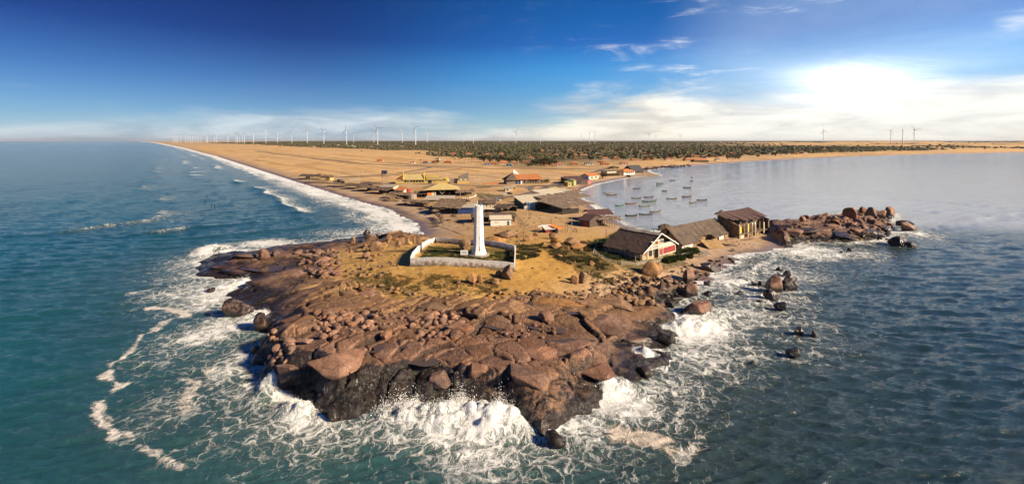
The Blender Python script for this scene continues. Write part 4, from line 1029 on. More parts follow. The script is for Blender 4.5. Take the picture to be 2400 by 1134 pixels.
# ------------------------------------------------------------------ ruined long house
OLDT = mat('old_brown_tile', (.125, .090, .068), .92, .30, .5, .7, (.06, .045, .035), .55, stripes=('X', 1.6, .9))
OLDB = mat('ruined_plaster', (.30, .195, .105), .92, .30, .7, .6, (.14, .085, .05), .6)
PEEL = mat('peeling_white_plaster', (.68, .66, .60), .9, .12, .8, .4, (.28, .17, .09), .55)
def long_ruin():
    o, L, rz = frame((1598, 584), (1712, 556)); zl, zh = under(o, L, 12, rz); o.z = zh - .3; dr = zh - zl + .8
    t = empty('ruined_long_house', o, rz, label='derelict long house with sagging brown tiled roof behind the gabled house', cat='ruin')
    D, he, hr = 13.4, 1.6, 6.9
    W2 = D / 2
    # tiled slope in separate strips, sagging, some torn away near the eave
    n = 22
    for i in range(n):
        x0 = L * i / n; x1 = x0 + L / n - .03; sag = .35 * math.sin(math.pi * i / n) + random.uniform(0, .10)
        bottom = -.5
        if 9 <= i <= 13: bottom = 1.5 + .35 * math.sin(i) - (.5 if i in (9, 13) else 0)
        if i > 16: bottom = -.2 + .2 * (i % 2)
        rows_ = 6; V = []; F = []
        for j in range(rows_ + 1):
            y = bottom + (W2 - bottom) * j / rows_; z = he + (hr - he) * (y / W2) - sag * math.sin(math.pi * j / rows_) - .12 * sag
            V += [(x0, y, z + random.uniform(-.03, .03)), (x1, y, z + random.uniform(-.03, .03))]
        m = len(V); V += [(x, y, z - .14) for x, y, z in V]
        for j in range(rows_):
            a = 2 * j; q = (a, a + 1, a + 3, a + 2); F += [q, tuple(p + m for p in q[::-1]), (a, a + 2, a + 2 + m, a + m), (a + 1, a + 1 + m, a + 3 + m, a + 3)]
        F += [(0, m, m + 1, 1), (m - 2, m - 1, 2 * m - 1, 2 * m - 2)]
        MB().add(V, F).build('roof_strip', OLDT, t)
    MB().slab([(L, D + .4, he - .2), (0, D + .4, he - .2), (0, W2 + .02, hr - .05), (L, W2 + .02, hr - .05)], .15).build('rear_roof_slope', OLDT, t)
    # left gable wall with openings: built of piers
    MB().prism_x([(0, -dr), (1.6, -dr), (1.6, he + 1.0), (0, he - .2)], -.1, .3).build('gable_pier', OLDB, t)
    MB().prism_x([(2.9, -dr), (5.3, -dr), (5.3, 5.4), (2.9, 3.7)], -.1, .3).build('gable_pier', OLDB, t)
    MB().prism_x([(6.5, -dr), (9.4, -dr), (9.4, 4.5), (6.7, 6.4), (6.5, 6.2)], -.1, .3).build('gable_pier', OLDB, t)
    MB().prism_x([(10.5, -dr), (D, -dr), (D, he - .2), (10.5, he + 1.6)], -.1, .3).build('gable_pier', OLDB, t)
    MB().box(-.08, .28, 1.6, 2.9, -dr, .5).build('gable_sill', OLDB, t); MB().box(-.08, .28, 5.3, 6.5, 2.4, 3.4).build('gable_sill', OLDB, t); MB().box(-.08, .28, 5.3, 6.5, -dr, .4).build('gable_sill', OLDB, t)
    MB().prism_x([(1.6, 2.2), (2.9, 2.2), (2.9, 3.5), (1.6, 2.4)], -.08, .28).build('gable_lintel', OLDB, t)
    MB().box(-.08, .28, 9.4, 10.5, 1.7, 2.6).build('gable_lintel', OLDB, t); MB().box(-.08, .28, 9.4, 10.5, -dr, .4).build('gable_sill', OLDB, t)
    # front wall remnants under the eave
    for u0, u1, h, m in ((.0, .14, 1.35, PEEL), (.15, .22, 1.45, PEEL), (.23, .3, .8, OLDB), (.44, .52, .7, OLDB), (.62, .72, .6, OLDB), (.76, .86, 1.0, PEEL), (.88, .99, 1.2, OLDB)):
        MB().box(L * u0, L * u1, .25, .6, -dr, h).build('front_wall_piece', m, t)
    MB().box(0, L, D - .5, D - .2, -dr, he - .3).build('rear_wall', OLDB, t)
    MB().box(.4, L - .4, 3, 3.3, -dr, he + .4).build('inner_wall', OLDB, t)
    return t
long_ruin()
def tall_ruin():
    o, L, rz = frame((1733, 560), (1801, 545)); rz -= .02; zl, zh = under(o, L, 10, rz); o.z = zl; dr = .8
    t = empty('ruined_tall_house', o, rz, label='roofless-looking two-storey ruin with broken dark roof and yellow upper walls on the shore', cat='ruin')
    D, hf, hb = 10.0, 6.9, 9.6
    # left wall, stepped and broken
    MB().prism_x([(0, -dr), (D, -dr), (D, hb - .3), (D * .72, hb - .4), (D * .6, 8.2), (D * .42, 7.6), (D * .3, 7.0), (.5, 6.2), (0, 6.0)], 0, .4).build('side_wall', OLDB, t)
    MB().prism_x([(0, -dr), (D, -dr), (D, hb - .3), (0, hf)], L - .4, L).build('side_wall', THD, t)
    MB().box(.4, L - .4, D - .4, D, -dr, hb - .5).build('rear_wall', THD, t)
    MB().box(.2, L - .2, .2, D - .4, 2.35, 2.6).build('upper_floor', WOOD, t)
    # facade piers and coloured panels, set back rooms dark behind
    MB().box(.5, L - .5, 4.2, 4.5, -dr, 6.6).build('inner_wall', THD, t)
    xs = [0, .16, .27, .40, .52, .66, .80, .96]
    for i, u in enumerate(xs):
        w = .45 + .2 * (i % 3 == 0); MB().box(L * u, L * u + w, 0.02, .4, -dr, (6.4, 6.0, 6.6, 6.2, 5.6, 6.6, 5.9, 6.4)[i]).build('pier', OLDB if i % 2 else CREAM, t)
    for u0, u1, z0, z1, m in ((.03, .15, 2.7, 5.3, BRIGHTY), (.20, .265, 2.7, 5.9, YELLOW), (.30, .39, 2.75, 5.8, BRIGHTY), (.44, .51, 2.7, 6.2, PEEL), (.555, .60, 2.7, 6.3, PEEL), (.70, .74, 2.8, 4.3, OLDB)):
        MB().box(L * u0 + .3, L * u1, .9, 1.1, z0, z1).build('wall_panel', m, t)
    for u0, u1 in ((.03, .15), (.29, .39), (.55, .64)): MB().box(L * u0 + .4, L * u1, .1, .35, -dr, 2.0).build('ground_wall', CREAM if u0 < .2 else OLDB, t)
    MB().box(0, L, -.15, .45, 2.36, 2.62).build('floor_beam', WOOD, t)
    # mono-pitch roof of rotten sheets, ragged along the low edge
    n = 26
    for i in range(n):
        x0 = -1.0 + (L + 3.2) * i / n; x1 = x0 + (L + 3.2) / n - .04
        y0 = (.4 + 1.3 * random.random()) if i % 5 else 2.4; y0 += 2.6 * max(0, 1 - i / 7) + (1.2 if i > 19 else 0)
        z = lambda y: hf + .5 + (hb - hf) * (y / D) - .25 * math.sin(math.pi * min(1, max(0, y / D))) + (.4 * max(0, (i - 18) / 8)) * (y / D)
        MB().slab([(x0, y0, z(y0)), (x1, y0 + random.uniform(-.4, .4), z(y0)), (x1, D + .8, z(D + .8)), (x0, D + .8, z(D + .8))], .08).build('roof_sheet', MAROON if i % 4 else THD, t)
    MB().slab([(-2.2, D - 1, hb + .2), (3.0, D - .8, hb + 1.6), (3.0, D + .1, hb + 1.75), (-2.2, D + .1, hb + .3)], .1).build('loose_sheet', MAROON, t)
    for u, b_ in ((.98, 1.6), (.86, .6)):
        MB().tube((L * u, 1.0, -.5), (L * u, 1.0, hf + .4), .13).build('timber_post', WOOD, t)
        MB().tube((L * u, 1.0, hf - 1.4), (L * u + b_, D * .9, hb + .2), .09).build('brace', WOOD, t)
    for i in range(14):
        x = L * random.uniform(.25, .95); z = random.choice((2.6, 4.8)); MB().tube((x, random.uniform(.1, 1.5), z), (x + random.uniform(-1.5, 1.5), random.uniform(.2, 2.5), z + random.uniform(.3, 2.2)), .05, .04, 5).build('broken_timber', WOOD, t)
    return t
tall_ruin()
# fallen roofs and wreckage on the sand before the ruins
def wreck(px, w, d, label, m, tilt, rz, name='fallen_roof', lift=.5, sheets=6):
    p = hit(*px); t = empty(name, p + Vector((0, 0, lift)), rz, label=label, cat='debris')
    t.rotation_euler = (tilt, .1, rz)
    for i in range(sheets):
        x0 = -w / 2 + w * i / sheets; z = random.uniform(-.06, .06)
        MB().slab([(x0, -d / 2 + random.uniform(-.3, .3), z), (x0 + w / sheets - .05, -d / 2, z), (x0 + w / sheets - .05, d / 2 + random.uniform(-.3, .3), z), (x0, d / 2, z)], .12).build('sheet', m, t)
wreck((1672, 578), 9, 5.5, 'collapsed ochre roof panel lying slanted against the long ruin', mat('ochre_tile', (.36, .225, .095), .92, .25, .8, .5, (.2, .12, .05), .5), .42, .35, lift=1.0)
wreck((1640, 592), 8, 4.0, 'flat grey mat of fallen thatch on the sand right of the fence', CONC, .08, .15, name='fallen_thatch', lift=.25)
for px, ln, ang, lab in (((1722, 560), 12, .5, 'long dark beam lying below the tall ruin'), ((1752, 563), 7, .35, 'short dark beam slanting on the sand by the tall ruin'), ((1693, 574), 6, -.6, 'weathered beam fallen between the two ruins'),
                         ((1705, 577), 7, -.5, 'thin grey plank on the beach before the ruins'), ((1630, 603), 9, .2, 'driftwood beam at the lower edge of the fallen thatch')):
    p = hit(*px); v = Vector((math.cos(ang), math.sin(ang), 0)) * ln / 2
    MB().tube(p - v + Vector((0, 0, .35)), p + v + Vector((0, 0, .45)), .22, .16, 6).build('timber_beam', WOOD, None, label=lab, cat='timber')
wreck((1718, 589), 1.6, 1.4, 'small dark heap of scrap on the sand near the surf', THD, .6, .3, name='scrap_heap', lift=.5, sheets=3)
# ------------------------------------------------------------------ boulders
def rock_mesh(name, seed, sub, cuts=9, flat=1.0, rough=.16, m=None, lo=.58, hard=.88):
    g = random.Random(seed); bm = bmesh.new(); bmesh.ops.create_icosphere(bm, subdivisions=sub, radius=1.0)
    planes = []
    for _ in range(cuts):
        n = Vector((g.gauss(0, 1), g.gauss(0, 1), g.gauss(0, .8))).normalized(); planes.append((n, g.uniform(lo, .86)))
    o = Vector((g.uniform(-50, 50), g.uniform(-50, 50), g.uniform(-50, 50)))
    for v in bm.verts:
        p = v.co.copy()
        for n, d in planes:
            s = p.dot(n)
            if s > d: p -= n * (s - d) * hard
        k = 1 + rough * (mnoise(p * 1.3 + o) + .45 * mnoise(p * 3.1 + o) + .22 * mnoise(p * 7 + o))
        v.co = Vector((p.x * k, p.y * k, p.z * k * flat))
    me = bpy.data.meshes.new(name); bm.to_mesh(me); bm.free()
    me.polygons.foreach_set('use_smooth', [True] * len(me.polygons))
    if m: me.materials.append(m)
    return me
BIG_B = [rock_mesh('boulder', 100 + i, 4, 13 + i % 4, .95, .13, ROCK, .5, .94) for i in range(7)]
BIG_O = [rock_mesh('boulder_ochre', 140 + i, 4, 13 + i % 4, .95, .14, OCHRE, .46, .94) for i in range(6)]
BIG_W = [m.copy() for m in BIG_B]
for m in BIG_W: m.materials[0] = ROCKW
SML_B = [rock_mesh('stone', 200 + i, 2, 11, .85, .12, ROCK, .5, .95) for i in range(8)]
SML_O = [rock_mesh('stone_ochre', 240 + i, 2, 11, .85, .12, OCHRE, .5, .95) for i in range(6)]
SLABS = [rock_mesh('slab', 300 + i, 4, 18, 1.0, .10, ROCK, .42, .97) for i in range(8)]
SLABO = [rock_mesh('slab_ochre', 340 + i, 4, 16, 1.0, .10, OCHRE, .42, .97) for i in range(4)]
SLABW = [m.copy() for m in SLABS]
for m in SLABW: m.materials[0] = ROCKW
# loose boulders one can point at: px centre x, px base y, width px, height px, rotation, material, label
BOULDERS = [
 (613, 609, 28, 24, 10, 'b', 'round dark boulder standing alone on the wet left platform'), (644, 600, 22, 13, 40, 'b', 'low brown boulder right of the round one on the left platform'),
 (604, 778, 36, 40, 80, 'b', 'dark wedge-shaped rock standing in the foam off the left shore'), (492, 686, 24, 12, 0, 'b', 'small black rock awash in the left foam'),
 (546, 750, 84, 44, 20, 'b', 'broad dark rock with water pouring over it left of the platform'), (597, 830, 36, 18, 0, 'b', 'small black rock at the left foot of the cliff'),
 (716, 808, 26, 14, 20, 'b', 'small mossy stone alone in the flooded gully'), (776, 990, 24, 32, 0, 'b', 'black rock at the foot of the dark front cliff'),
 (1272, 1022, 44, 36, 30, 'b', 'black rock at the very tip of the point'), (1302, 1050, 56, 30, -35, 'b', 'sleek black rock awash just off the tip'),
 (1516, 886, 60, 30, -20, 'b', 'long black rock awash on the right shore'), (1565, 812, 50, 30, 0, 'b', 'grey rock in the surf at the right edge of the platform'),
 (1643, 748, 92, 36, 10, 'b', 'long low brown rock lying off the right shore'), (1690, 732, 36, 14, 5, 'b', 'dark fin of rock at the end of the long low rock'),
 (1623, 701, 42, 32, 0, 'b', 'large brown block boulder standing at the waterline on the right'), (1664, 699, 28, 18, 30, 'b', 'rounded dark boulder just right of the large block'),
 (1617, 664, 38, 30, 60, 'b', 'split reddish boulder on the right beach'), (1575, 722, 34, 18, 0, 'b', 'grey-brown boulder low at the right waterline'), (1659, 672, 20, 12, 0, 'b', 'small round boulder in the shallows beside the split boulder'),
 (1665, 637, 46, 20, -10, 'b', 'wide split boulder on sand near the surf'), (1822, 690, 42, 42, 20, 'b', 'tall pale-topped rock standing in the sea, highest of its group'), (1856, 684, 44, 28, 0, 'b', 'sloping grey rock behind the tall sea rock'),
 (1858, 664, 32, 16, 0, 'b', 'flat brown rock at the back of the sea rock group'), (1812, 708, 34, 26, -30, 'b', 'leaning square rock at the foot of the tall sea rock'), (1781, 714, 20, 14, 0, 'b', 'small black round rock left of the leaning square rock'),
 (1836, 730, 36, 20, 0, 'b', 'wave-washed black rock in front of the sea rock group'), (1849, 650, 26, 16, 20, 'b', 'dark angular rock farthest back in the right shallows'), (1770, 670, 18, 10, 0, 'b', 'small dark rock left of the tall sea rock'), (1786, 672, 16, 12, 0, 'b', 'greyish stub of rock just left of the tall sea rock'),
 (1832, 636, 20, 10, 0, 'b', 'low dark rock behind the right shallows'), (1877, 787, 28, 18, 20, 'b', 'black rounded rock far out on the right, larger of a pair'), (1911, 792, 14, 22, 0, 'b', 'narrow upright black rock beside the rounded one far out'),
 (1866, 840, 42, 20, 10, 'b', 'flat black rock lowest of those out on the right'), (1767, 855, 14, 8, 0, 'b', 'tiny black rock barely breaking the surface on the right'),
 (2137, 545, 44, 24, 0, 'b', 'big rounded rock standing in the sea beyond the spit'), (2128, 530, 40, 12, 0, 'b', 'low dark rock behind the big rounded sea rock'), (2118, 578, 52, 26, 20, 'b', 'angular rock in the surf off the end of the spit'), (2140, 580, 26, 12, 0, 'b', 'small rock leaning at the foot of the angular surf rock'),
 (2002, 514, 50, 34, 0, 'b', 'huge rounded boulder crowning the spit'), (2027, 503, 18, 18, 30, 'b', 'squarish boulder right behind the huge crown boulder'), (2048, 508, 28, 24, 10, 'b', 'tall boulder second right of the huge crown boulder'), (2070, 512, 30, 20, -10, 'b', 'sloping boulder third right of the huge crown boulder'), (2092, 510, 28, 24, 40, 'b', 'pointed leaning boulder at the right end of the spit crest'),
 (2085, 514, 20, 10, 0, 'b', 'pale low boulder at the foot of the pointed one'), (1884, 520, 16, 13, 0, 'b', 'ball-shaped boulder on the crest near the start of the spit'), (1893, 512, 26, 9, 0, 'b', 'flat pale rock in the bay behind the spit'), (1920, 512, 14, 7, 0, 'b', 'small dark rock in the bay behind the spit'), (1958, 513, 14, 8, 0, 'b', 'dark rock in the bay left of the huge crown boulder'),
 (2085, 530, 40, 12, 0, 'b', 'long flat grey rock on the seaward side of the spit end'), (1995, 588, 14, 7, 0, 'b', 'small black rock in the surf below the spit, right of two'), (1977, 595, 14, 7, 0, 'b', 'small black rock in the surf below the spit, left of two'),
 (868, 566, 36, 18, 0, 'o', 'big ochre base boulder of the stacked group on the left shore'), (858, 553, 18, 14, 20, 'o', 'boulder perched on top of the stacked group'), (886, 556, 14, 10, 0, 'o', 'small boulder perched on the right of the stacked group'), (879, 591, 40, 22, 10, 'o', 'large fallen boulder below the stacked group'), (909, 566, 20, 14, 0, 'o', 'pair-topped boulder right of the stacked group'),
 (927, 568, 24, 12, 0, 'o', 'low boulder touching the pair-topped one'), (949, 567, 42, 18, 0, 'o', 'broad smooth boulder beside the beach wash'), (986, 566, 28, 10, 0, 'o', 'flat ochre boulder at the end of the wash'), (857, 606, 24, 16, 0, 'b', 'reddish boulder half buried left of the path'), (826, 572, 14, 14, 0, 'o', 'small upright boulder at the left end of the shore row'),
 (1089, 586, 36, 24, 0, 'o', 'large rounded boulder inside the walled yard'), (1112, 595, 14, 10, 0, 'o', 'small boulder inside the yard by the lighthouse foot'), (1190, 657, 34, 36, 30, 'o', 'tall peaked boulder against the right corner of the yard wall'), (1168, 649, 18, 14, 0, 'o', 'round boulder leaning on the peaked one'),
 (1107, 667, 26, 24, 0, 'o', 'upright ochre boulder below the yard wall'), (1124, 664, 14, 18, 20, 'o', 'thin standing stone right of the upright ochre boulder'), (1160, 668, 24, 14, 0, 'o', 'mossy lump of rock below the peaked boulder'), (1074, 666, 14, 10, 0, 'o', 'small stone left of the upright ochre boulder'),
 (1185, 560, 70, 18, 0, 'o', 'very broad flat boulder behind the yard'), (1160, 571, 60, 14, 0, 'o', 'long low boulder just behind the back wall'), (1243, 566, 40, 12, 0, 'o', 'low smooth boulder on the sand behind the yard'), (1256, 554, 16, 8, 0, 'o', 'small boulder at the right of the broad flat one'),
 (1296, 561, 24, 14, 0, 'o', 'upright boulder at the back of the clump right of the yard'), (1302, 571, 32, 16, 0, 'o', 'leaning boulder in the middle of the clump right of the yard'), (1301, 584, 38, 15, 0, 'o', 'flat-topped boulder in front of the clump right of the yard'), (1342, 574, 42, 14, 0, 'o', 'wide rough boulder between the clump and the path'), (1357, 585, 46, 14, 0, 'o', 'smooth elongated ochre boulder near the house garden'),
 (1330, 586, 14, 8, 0, 'o', 'small pale boulder in the grass right of the clump'), (1362, 590, 12, 7, 0, 'o', 'little orange stone under the elongated boulder'), (1311, 603, 18, 8, 0, 'o', 'grey stone in the grass beside the path'), (1388, 624, 18, 14, 30, 'o', 'tilted boulder left of the picket fence corner'),
 (1530, 648, 52, 32, 0, 'o', 'great ochre boulder below the picket fence'), (1548, 644, 20, 26, 0, 'o', 'right half of the great split boulder below the fence'), (1347, 667, 24, 20, 10, 'o', 'pair of leaning boulders on the sand, left one'), (1367, 666, 24, 26, -25, 'o', 'pair of leaning boulders on the sand, right one'),
 (1280, 757, 40, 24, 10, 'b', 'undercut brown block above a tide pool'), (904, 798, 36, 26, 0, 'b', 'dark split boulder standing in the middle pool')]
def boulder(cx, by, w, h, rz, kind, label, i):
    p = hit(cx, by); s = p.y / FPX; W = w * s; Hh = h * s
    if kind == 'b' and any(q in label for q in ('black', 'awash', 'pouring', 'surf', 'wedge', 'sea rock', 'tiny', 'shallows')): kind = 'w'
    me = {'o': BIG_O, 'b': BIG_B, 'w': BIG_W}[kind][i % (6 if kind == 'o' else 7)]
    o = bpy.data.objects.new('boulder', me)
    dep = min(W, max(Hh, W * .7)) * random.uniform(.8, 1.0)
    o.scale = (W / 1.8, dep / 1.8, Hh / 1.4); o.rotation_euler = (random.uniform(-.12, .12), random.uniform(-.12, .12), R(rz) + random.choice((0, math.pi)))
    o.location = (p.x, p.y + dep * .42, p.z + Hh * .36)
    link(o, None, label=label, cat='boulder')
for i, b in enumerate(BOULDERS): boulder(*b, i)
# great slabs of the platform: px centre, px width, depth m, height m, rotation
for i, (cx, cy, w, dm, hm, rz, mt) in enumerate([
 (790, 850, 170, 9, 2.6, -18, 'b'), (885, 842, 190, 7.5, 2.8, -22, 'b'), (815, 905, 110, 6, 2.6, -10, 'b'), (905, 905, 150, 6, 2.2, -16, 'b'), (680, 868, 80, 7, 2.6, -60, 'b'), (1100, 835, 62, 5, 2.6, 70, 'b'), (1115, 868, 60, 4.5, 2.0, 30, 'b'),
 (815, 690, 120, 7, 2.2, -14, 'b'), (860, 690, 90, 5, 1.6, -20, 'b'), (740, 685, 50, 5, 2.0, 30, 'b'), (1410, 752, 190, 10, 2.2, -8, 'b'), (1330, 725, 120, 7, 2.0, -12, 'o'), (1490, 795, 130, 7, 1.6, -6, 'b'), (1010, 752, 110, 6, 2.6, 5, 'b'), (1070, 770, 80, 5, 2.2, 10, 'b'),
 (960, 775, 70, 5, 1.8, 0, 'b'), (1190, 720, 120, 6, 1.8, -10, 'o'), (1240, 735, 90, 6, 1.9, 20, 'o'), (1300, 705, 150, 5, 1.6, -12, 'o'), (1390, 705, 130, 6, 2.0, 10, 'o'), (1450, 712, 90, 5, 1.6, -10, 'o'), (1100, 712, 120, 5, 1.5, -8, 'o'), (1020, 715, 90, 5, 1.4, 0, 'o'),
 (940, 712, 120, 5, 1.4, -12, 'b'), (760, 610, 60, 5, 2.6, 30, 'b'), (735, 628, 70, 6, 2.4, -20, 'b'), (775, 640, 60, 5, 2.2, 20, 'b'), (690, 640, 70, 6, 1.6, 0, 'b'), (720, 600, 50, 4, 1.8, 0, 'b'), (560, 640, 90, 7, 1.6, -10, 'b'), (520, 628, 80, 5, 1.6, 0, 'b'), (580, 600, 70, 5, 1.4, 5, 'b'), (620, 660, 110, 8, 1.0, -10, 'b'),
 (1180, 800, 120, 6, 1.5, 15, 'b'), (1260, 820, 140, 7, 1.6, -14, 'b'), (1340, 840, 130, 7, 1.6, -12, 'b'), (1240, 880, 150, 7, 1.9, -20, 'b'), (1330, 895, 120, 6, 1.6, -24, 'b'), (1180, 905, 100, 5, 1.7, -10, 'b'), (1260, 940, 130, 6, 2.0, -22, 'b'), (1400, 870, 120, 6, 1.3, -18, 'b'), (1450, 840, 110, 6, 1.3, -12, 'b'),
 (1030, 880, 90, 6, 1.9, 10, 'b'), (985, 905, 90, 5, 2.0, -10, 'b'), (760, 930, 110, 5, 2.4, 0, 'b'), (830, 945, 110, 4.5, 2.2, 5, 'b'), (700, 910, 70, 5, 2.2, -40, 'b'), (660, 780, 90, 7, 1.4, -30, 'b'), (700, 745, 100, 8, 1.2, -20, 'b'),
 (1880, 540, 70, 9, 2.4, -10, 'b'), (1925, 545, 80, 10, 2.6, -14, 'b'), (1975, 552, 60, 8, 2.6, 20, 'b'), (2010, 545, 60, 9, 2.8, -20, 'b'), (2040, 548, 60, 8, 2.6, 10, 'b'), (1850, 545, 60, 8, 2.6, 0, 'b'), (2065, 535, 50, 8, 2.8, 0, 'b'), (2070, 556, 50, 6, 2.0, 0, 'b'), (1830, 535, 50, 8, 3.0, 0, 'b'), (1950, 530, 60, 8, 2.2, 0, 'b')]):
    if (cy > 655 and i % 2) or cy >= 895: continue
    p = hit(cx, cy); s = p.y / FPX
    o = bpy.data.objects.new('slab', SLABO[i % 4] if mt == 'o' else SLABS[i % 8])
    o.scale = (w * s / 1.8, dm / 1.75, hm / 1.35); o.rotation_euler = (random.uniform(-.10, .16), random.uniform(-.1, .1), R(rz)); o.location = (p.x, p.y, p.z - hm * (.16 if cy > 600 else .0))
    if cy < 570 and i % 2: o.data = SLABW[i % 8]
    link(o, headland)
# rubble: stones one can tell apart, by areas of the photograph
STUFF = {'b': MB(), 'o': MB()}
def rubble(poly, n, s0, s1, kind, nobj, lift=.18):
    xs = [p[0] for p in poly]; ys = [p[1] for p in poly]; pts = []
    while len(pts) < n:
        x, y = random.uniform(min(xs), max(xs)), random.uniform(min(ys), max(ys))
        if inside(np.array([x]), np.array([y]), poly)[0]: pts.append((x, y))
    # pixel -> ground in one go: two refinements of the height
    a = np.array(pts); z = np.full(len(a), 4.0)
    for _ in range(6):
        d = FPX * (CAM_H - z) / (a[:, 1] - HOR); X = (a[:, 0] - 1200) / FPX * d; z = np.maximum(ground(X, d), 0)
    sz = [s0 + (s1 - s0) * random.random() ** 2.2 for _ in pts]; order = sorted(range(n), key=lambda i: -sz[i])
    for k, i in enumerate(order):
        s = sz[i]; me = random.choice(SML_O if kind == 'o' else SML_B)
        sc = (s * random.uniform(.8, 1.3), s * random.uniform(.7, 1.1), s * random.uniform(.6, .95)); rot = (random.uniform(-.3, .3), random.uniform(-.3, .3), random.uniform(0, 6.3))
        loc = (X[i], d[i], z[i] + s * lift)
        if k < nobj: inst('stone', me, headland, loc, rot, sc)
        else:
            M = Matrix.LocRotScale(Vector(loc), Matrix.Rotation(rot[2], 3, 'Z'), Vector(sc)); mb = STUFF[kind]; off_ = len(mb.v)
            mb.v += [tuple(M @ v.co) for v in me.vertices]; mb.f += [tuple(q + off_ for q in pl.vertices) for pl in me.polygons]
rubble([(735, 740), (760, 725), (880, 735), (890, 770), (760, 800), (740, 780)], 150, .35, 1.25, 'b', 45)
rubble([(880, 720), (985, 715), (960, 755), (900, 770)], 60, .25, .7, 'b', 14)
rubble([(1430, 690), (1500, 655), (1590, 650), (1615, 690), (1560, 725), (1480, 715)], 210, .35, 1.5, 'o', 50)
rubble([(1540, 690), (1600, 660), (1640, 650), (1610, 700), (1560, 722)], 70, .4, 1.3, 'b', 20)
rubble([(960, 745), (1060, 735), (1110, 770), (1050, 795), (960, 785)], 70, .5, 1.4, 'b', 22)
rubble([(690, 590), (790, 585), (800, 645), (720, 650)], 120, .5, 1.6, 'b', 45)
rubble([(790, 580), (900, 575), (900, 650), (820, 655)], 70, .3, 1.1, 'o', 20)
rubble([(850, 560), (1000, 560), (960, 580), (850, 590)], 50, .3, .9, 'o', 10)
rubble([(800, 655), (900, 670), (1000, 690), (960, 695), (840, 685)], 60, .3, 1.0, 'o', 16)
rubble([(980, 685), (1200, 685), (1420, 680), (1430, 700), (1200, 702), (980, 705)], 130, .25, .9, 'o', 25)
rubble([(1000, 640), (1190, 650), (1200, 680), (1010, 675)], 36, .15, .5, 'o', 0)
rubble([(1380, 655), (1500, 650), (1480, 685), (1390, 690)], 50, .25, .9, 'o', 12)
rubble([(1560, 640), (1700, 600), (1740, 612), (1640, 660)], 90, .2, .9, 'b', 15)
rubble([(1640, 640), (1760, 610), (1760, 690), (1660, 720)], 26, .4, 1.1, 'b', 16, -.05)
rubble([(1130, 555), (1260, 545), (1260, 575), (1140, 580)], 40, .3, 1.0, 'o', 8)
rubble([(1820, 555), (1920, 545), (1910, 568), (1830, 568)], 50, .5, 1.6, 'b', 20)
rubble([(1930, 515), (2080, 505), (2095, 535), (1990, 530)], 80, .5, 2.0, 'b', 32)
rubble([(1950, 548), (2090, 545), (2080, 562), (1960, 566)], 60, .5, 1.6, 'b', 20)
rubble([(620, 800), (680, 800), (690, 960), (640, 900)], 40, .5, 1.4, 'b', 12)
rubble([(1180, 760), (1300, 745), (1300, 790), (1180, 800)], 30, .3, .8, 'b', 8)
rubble([(1550, 600), (1640, 588), (1660, 600), (1570, 625)], 30, .15, .5, 'o', 0)
rubble([(820, 600), (950, 590), (960, 640), (850, 650)], 40, .15, .6, 'o', 6)
rubble([(1220, 620), (1400, 610), (1420, 680), (1230, 680)], 50, .12, .5, 'o', 4)
rubble([(1700, 560), (1800, 570), (1720, 600)], 30, .1, .45, 'b', 0)
rubble([(1502, 399), (1515, 393), (1560, 390), (1620, 387.5), (1624, 389.5), (1560, 395), (1515, 399)], 160, .8, 2.8, 'b', 30)
for k, nm, m in (('b', 'brown_rubble', ROCK), ('o', 'ochre_rubble', OCHRE)):
    STUFF[k].build(nm, m, headland, smooth=True, kind='stuff')
# tide pools lying in the hollows
def m_pool():
    t = NT('pool_water'); n = t.noise(t.pos(), .8, 3)
    return t.set(Base_Color=(.085, .062, .048), Roughness=.04, IOR=1.33, Normal=t.bump(n, .04, .05))
POOL = m_pool()
for cx, cy, rx, ry, zz in ((1172, 717, 34, 8, .35), (1225, 712, 28, 4, .3), (905, 812, 40, 14, .3), (830, 740, 60, 10, .3), (990, 845, 40, 12, .3), (1300, 770, 26, 9, .35), (1262, 765, 20, 8, .3), (700, 800, 50, 18, .3), (1330, 800, 60, 6, .3), (620, 625, 50, 9, .3), (1165, 765, 26, 5, .3), (1345, 738, 22, 4, .4)):
    p = hit(cx, cy); s = p.y / FPX; a = rx * s; b = (px0(cx, cy - ry, p.z)[1] - px0(cx, cy + ry, p.z)[1]) / 2; n = 20; ph = random.uniform(0, 6)
    rim = [(p.x + a * (1 + .25 * math.sin(3 * t + ph) + .15 * math.sin(5 * t)) * math.cos(t), p.y + b * (1 + .25 * math.sin(2 * t + ph)) * math.sin(t)) for t in [2 * math.pi * k / n for k in range(n)]]
    lev = float(np.percentile(ground(np.array([q[0] for q in rim]), np.array([q[1] for q in rim])), 45)) + .02
    MB().add([(x, y, lev) for x, y in rim] , [tuple(range(n))]).build('tide_pool', POOL, None, kind='structure')
# ------------------------------------------------------------------ roads
ASPH = mat('worn_asphalt', (.165, .125, .105), .92, .18, .05, .2, (.26, .19, .13), .5)
TRACK = mat('dirt_track', (.27, .185, .115), .95, .15, .05, .2, (.40, .28, .16), .4)
def road(pts, w, m, name='road', lift=.10):
    P = [hit(*p) for p in pts]; V = []; F = []; fine = []
    for a, b in zip(P[:-1], P[1:]):
        n = max(1, int((b - a).length / 12)); fine += [a.lerp(b, i / n) for i in range(n)]
    fine.append(P[-1])
    for i, p in enumerate(fine):
        q = fine[min(i + 1, len(fine) - 1)] - fine[max(i - 1, 0)]; nn = Vector((-q.y, q.x, 0)).normalized() * w / 2
        for s in (-1, 1):
            x, y = p.x + nn.x * s, p.y + nn.y * s; V.append((x, y, gz(x, y) + lift))
    for i in range(len(fine) - 1): F.append((2 * i, 2 * i + 1, 2 * i + 3, 2 * i + 2)[::-1])
    return MB().add(V, F).build(name, m, None, kind='structure')
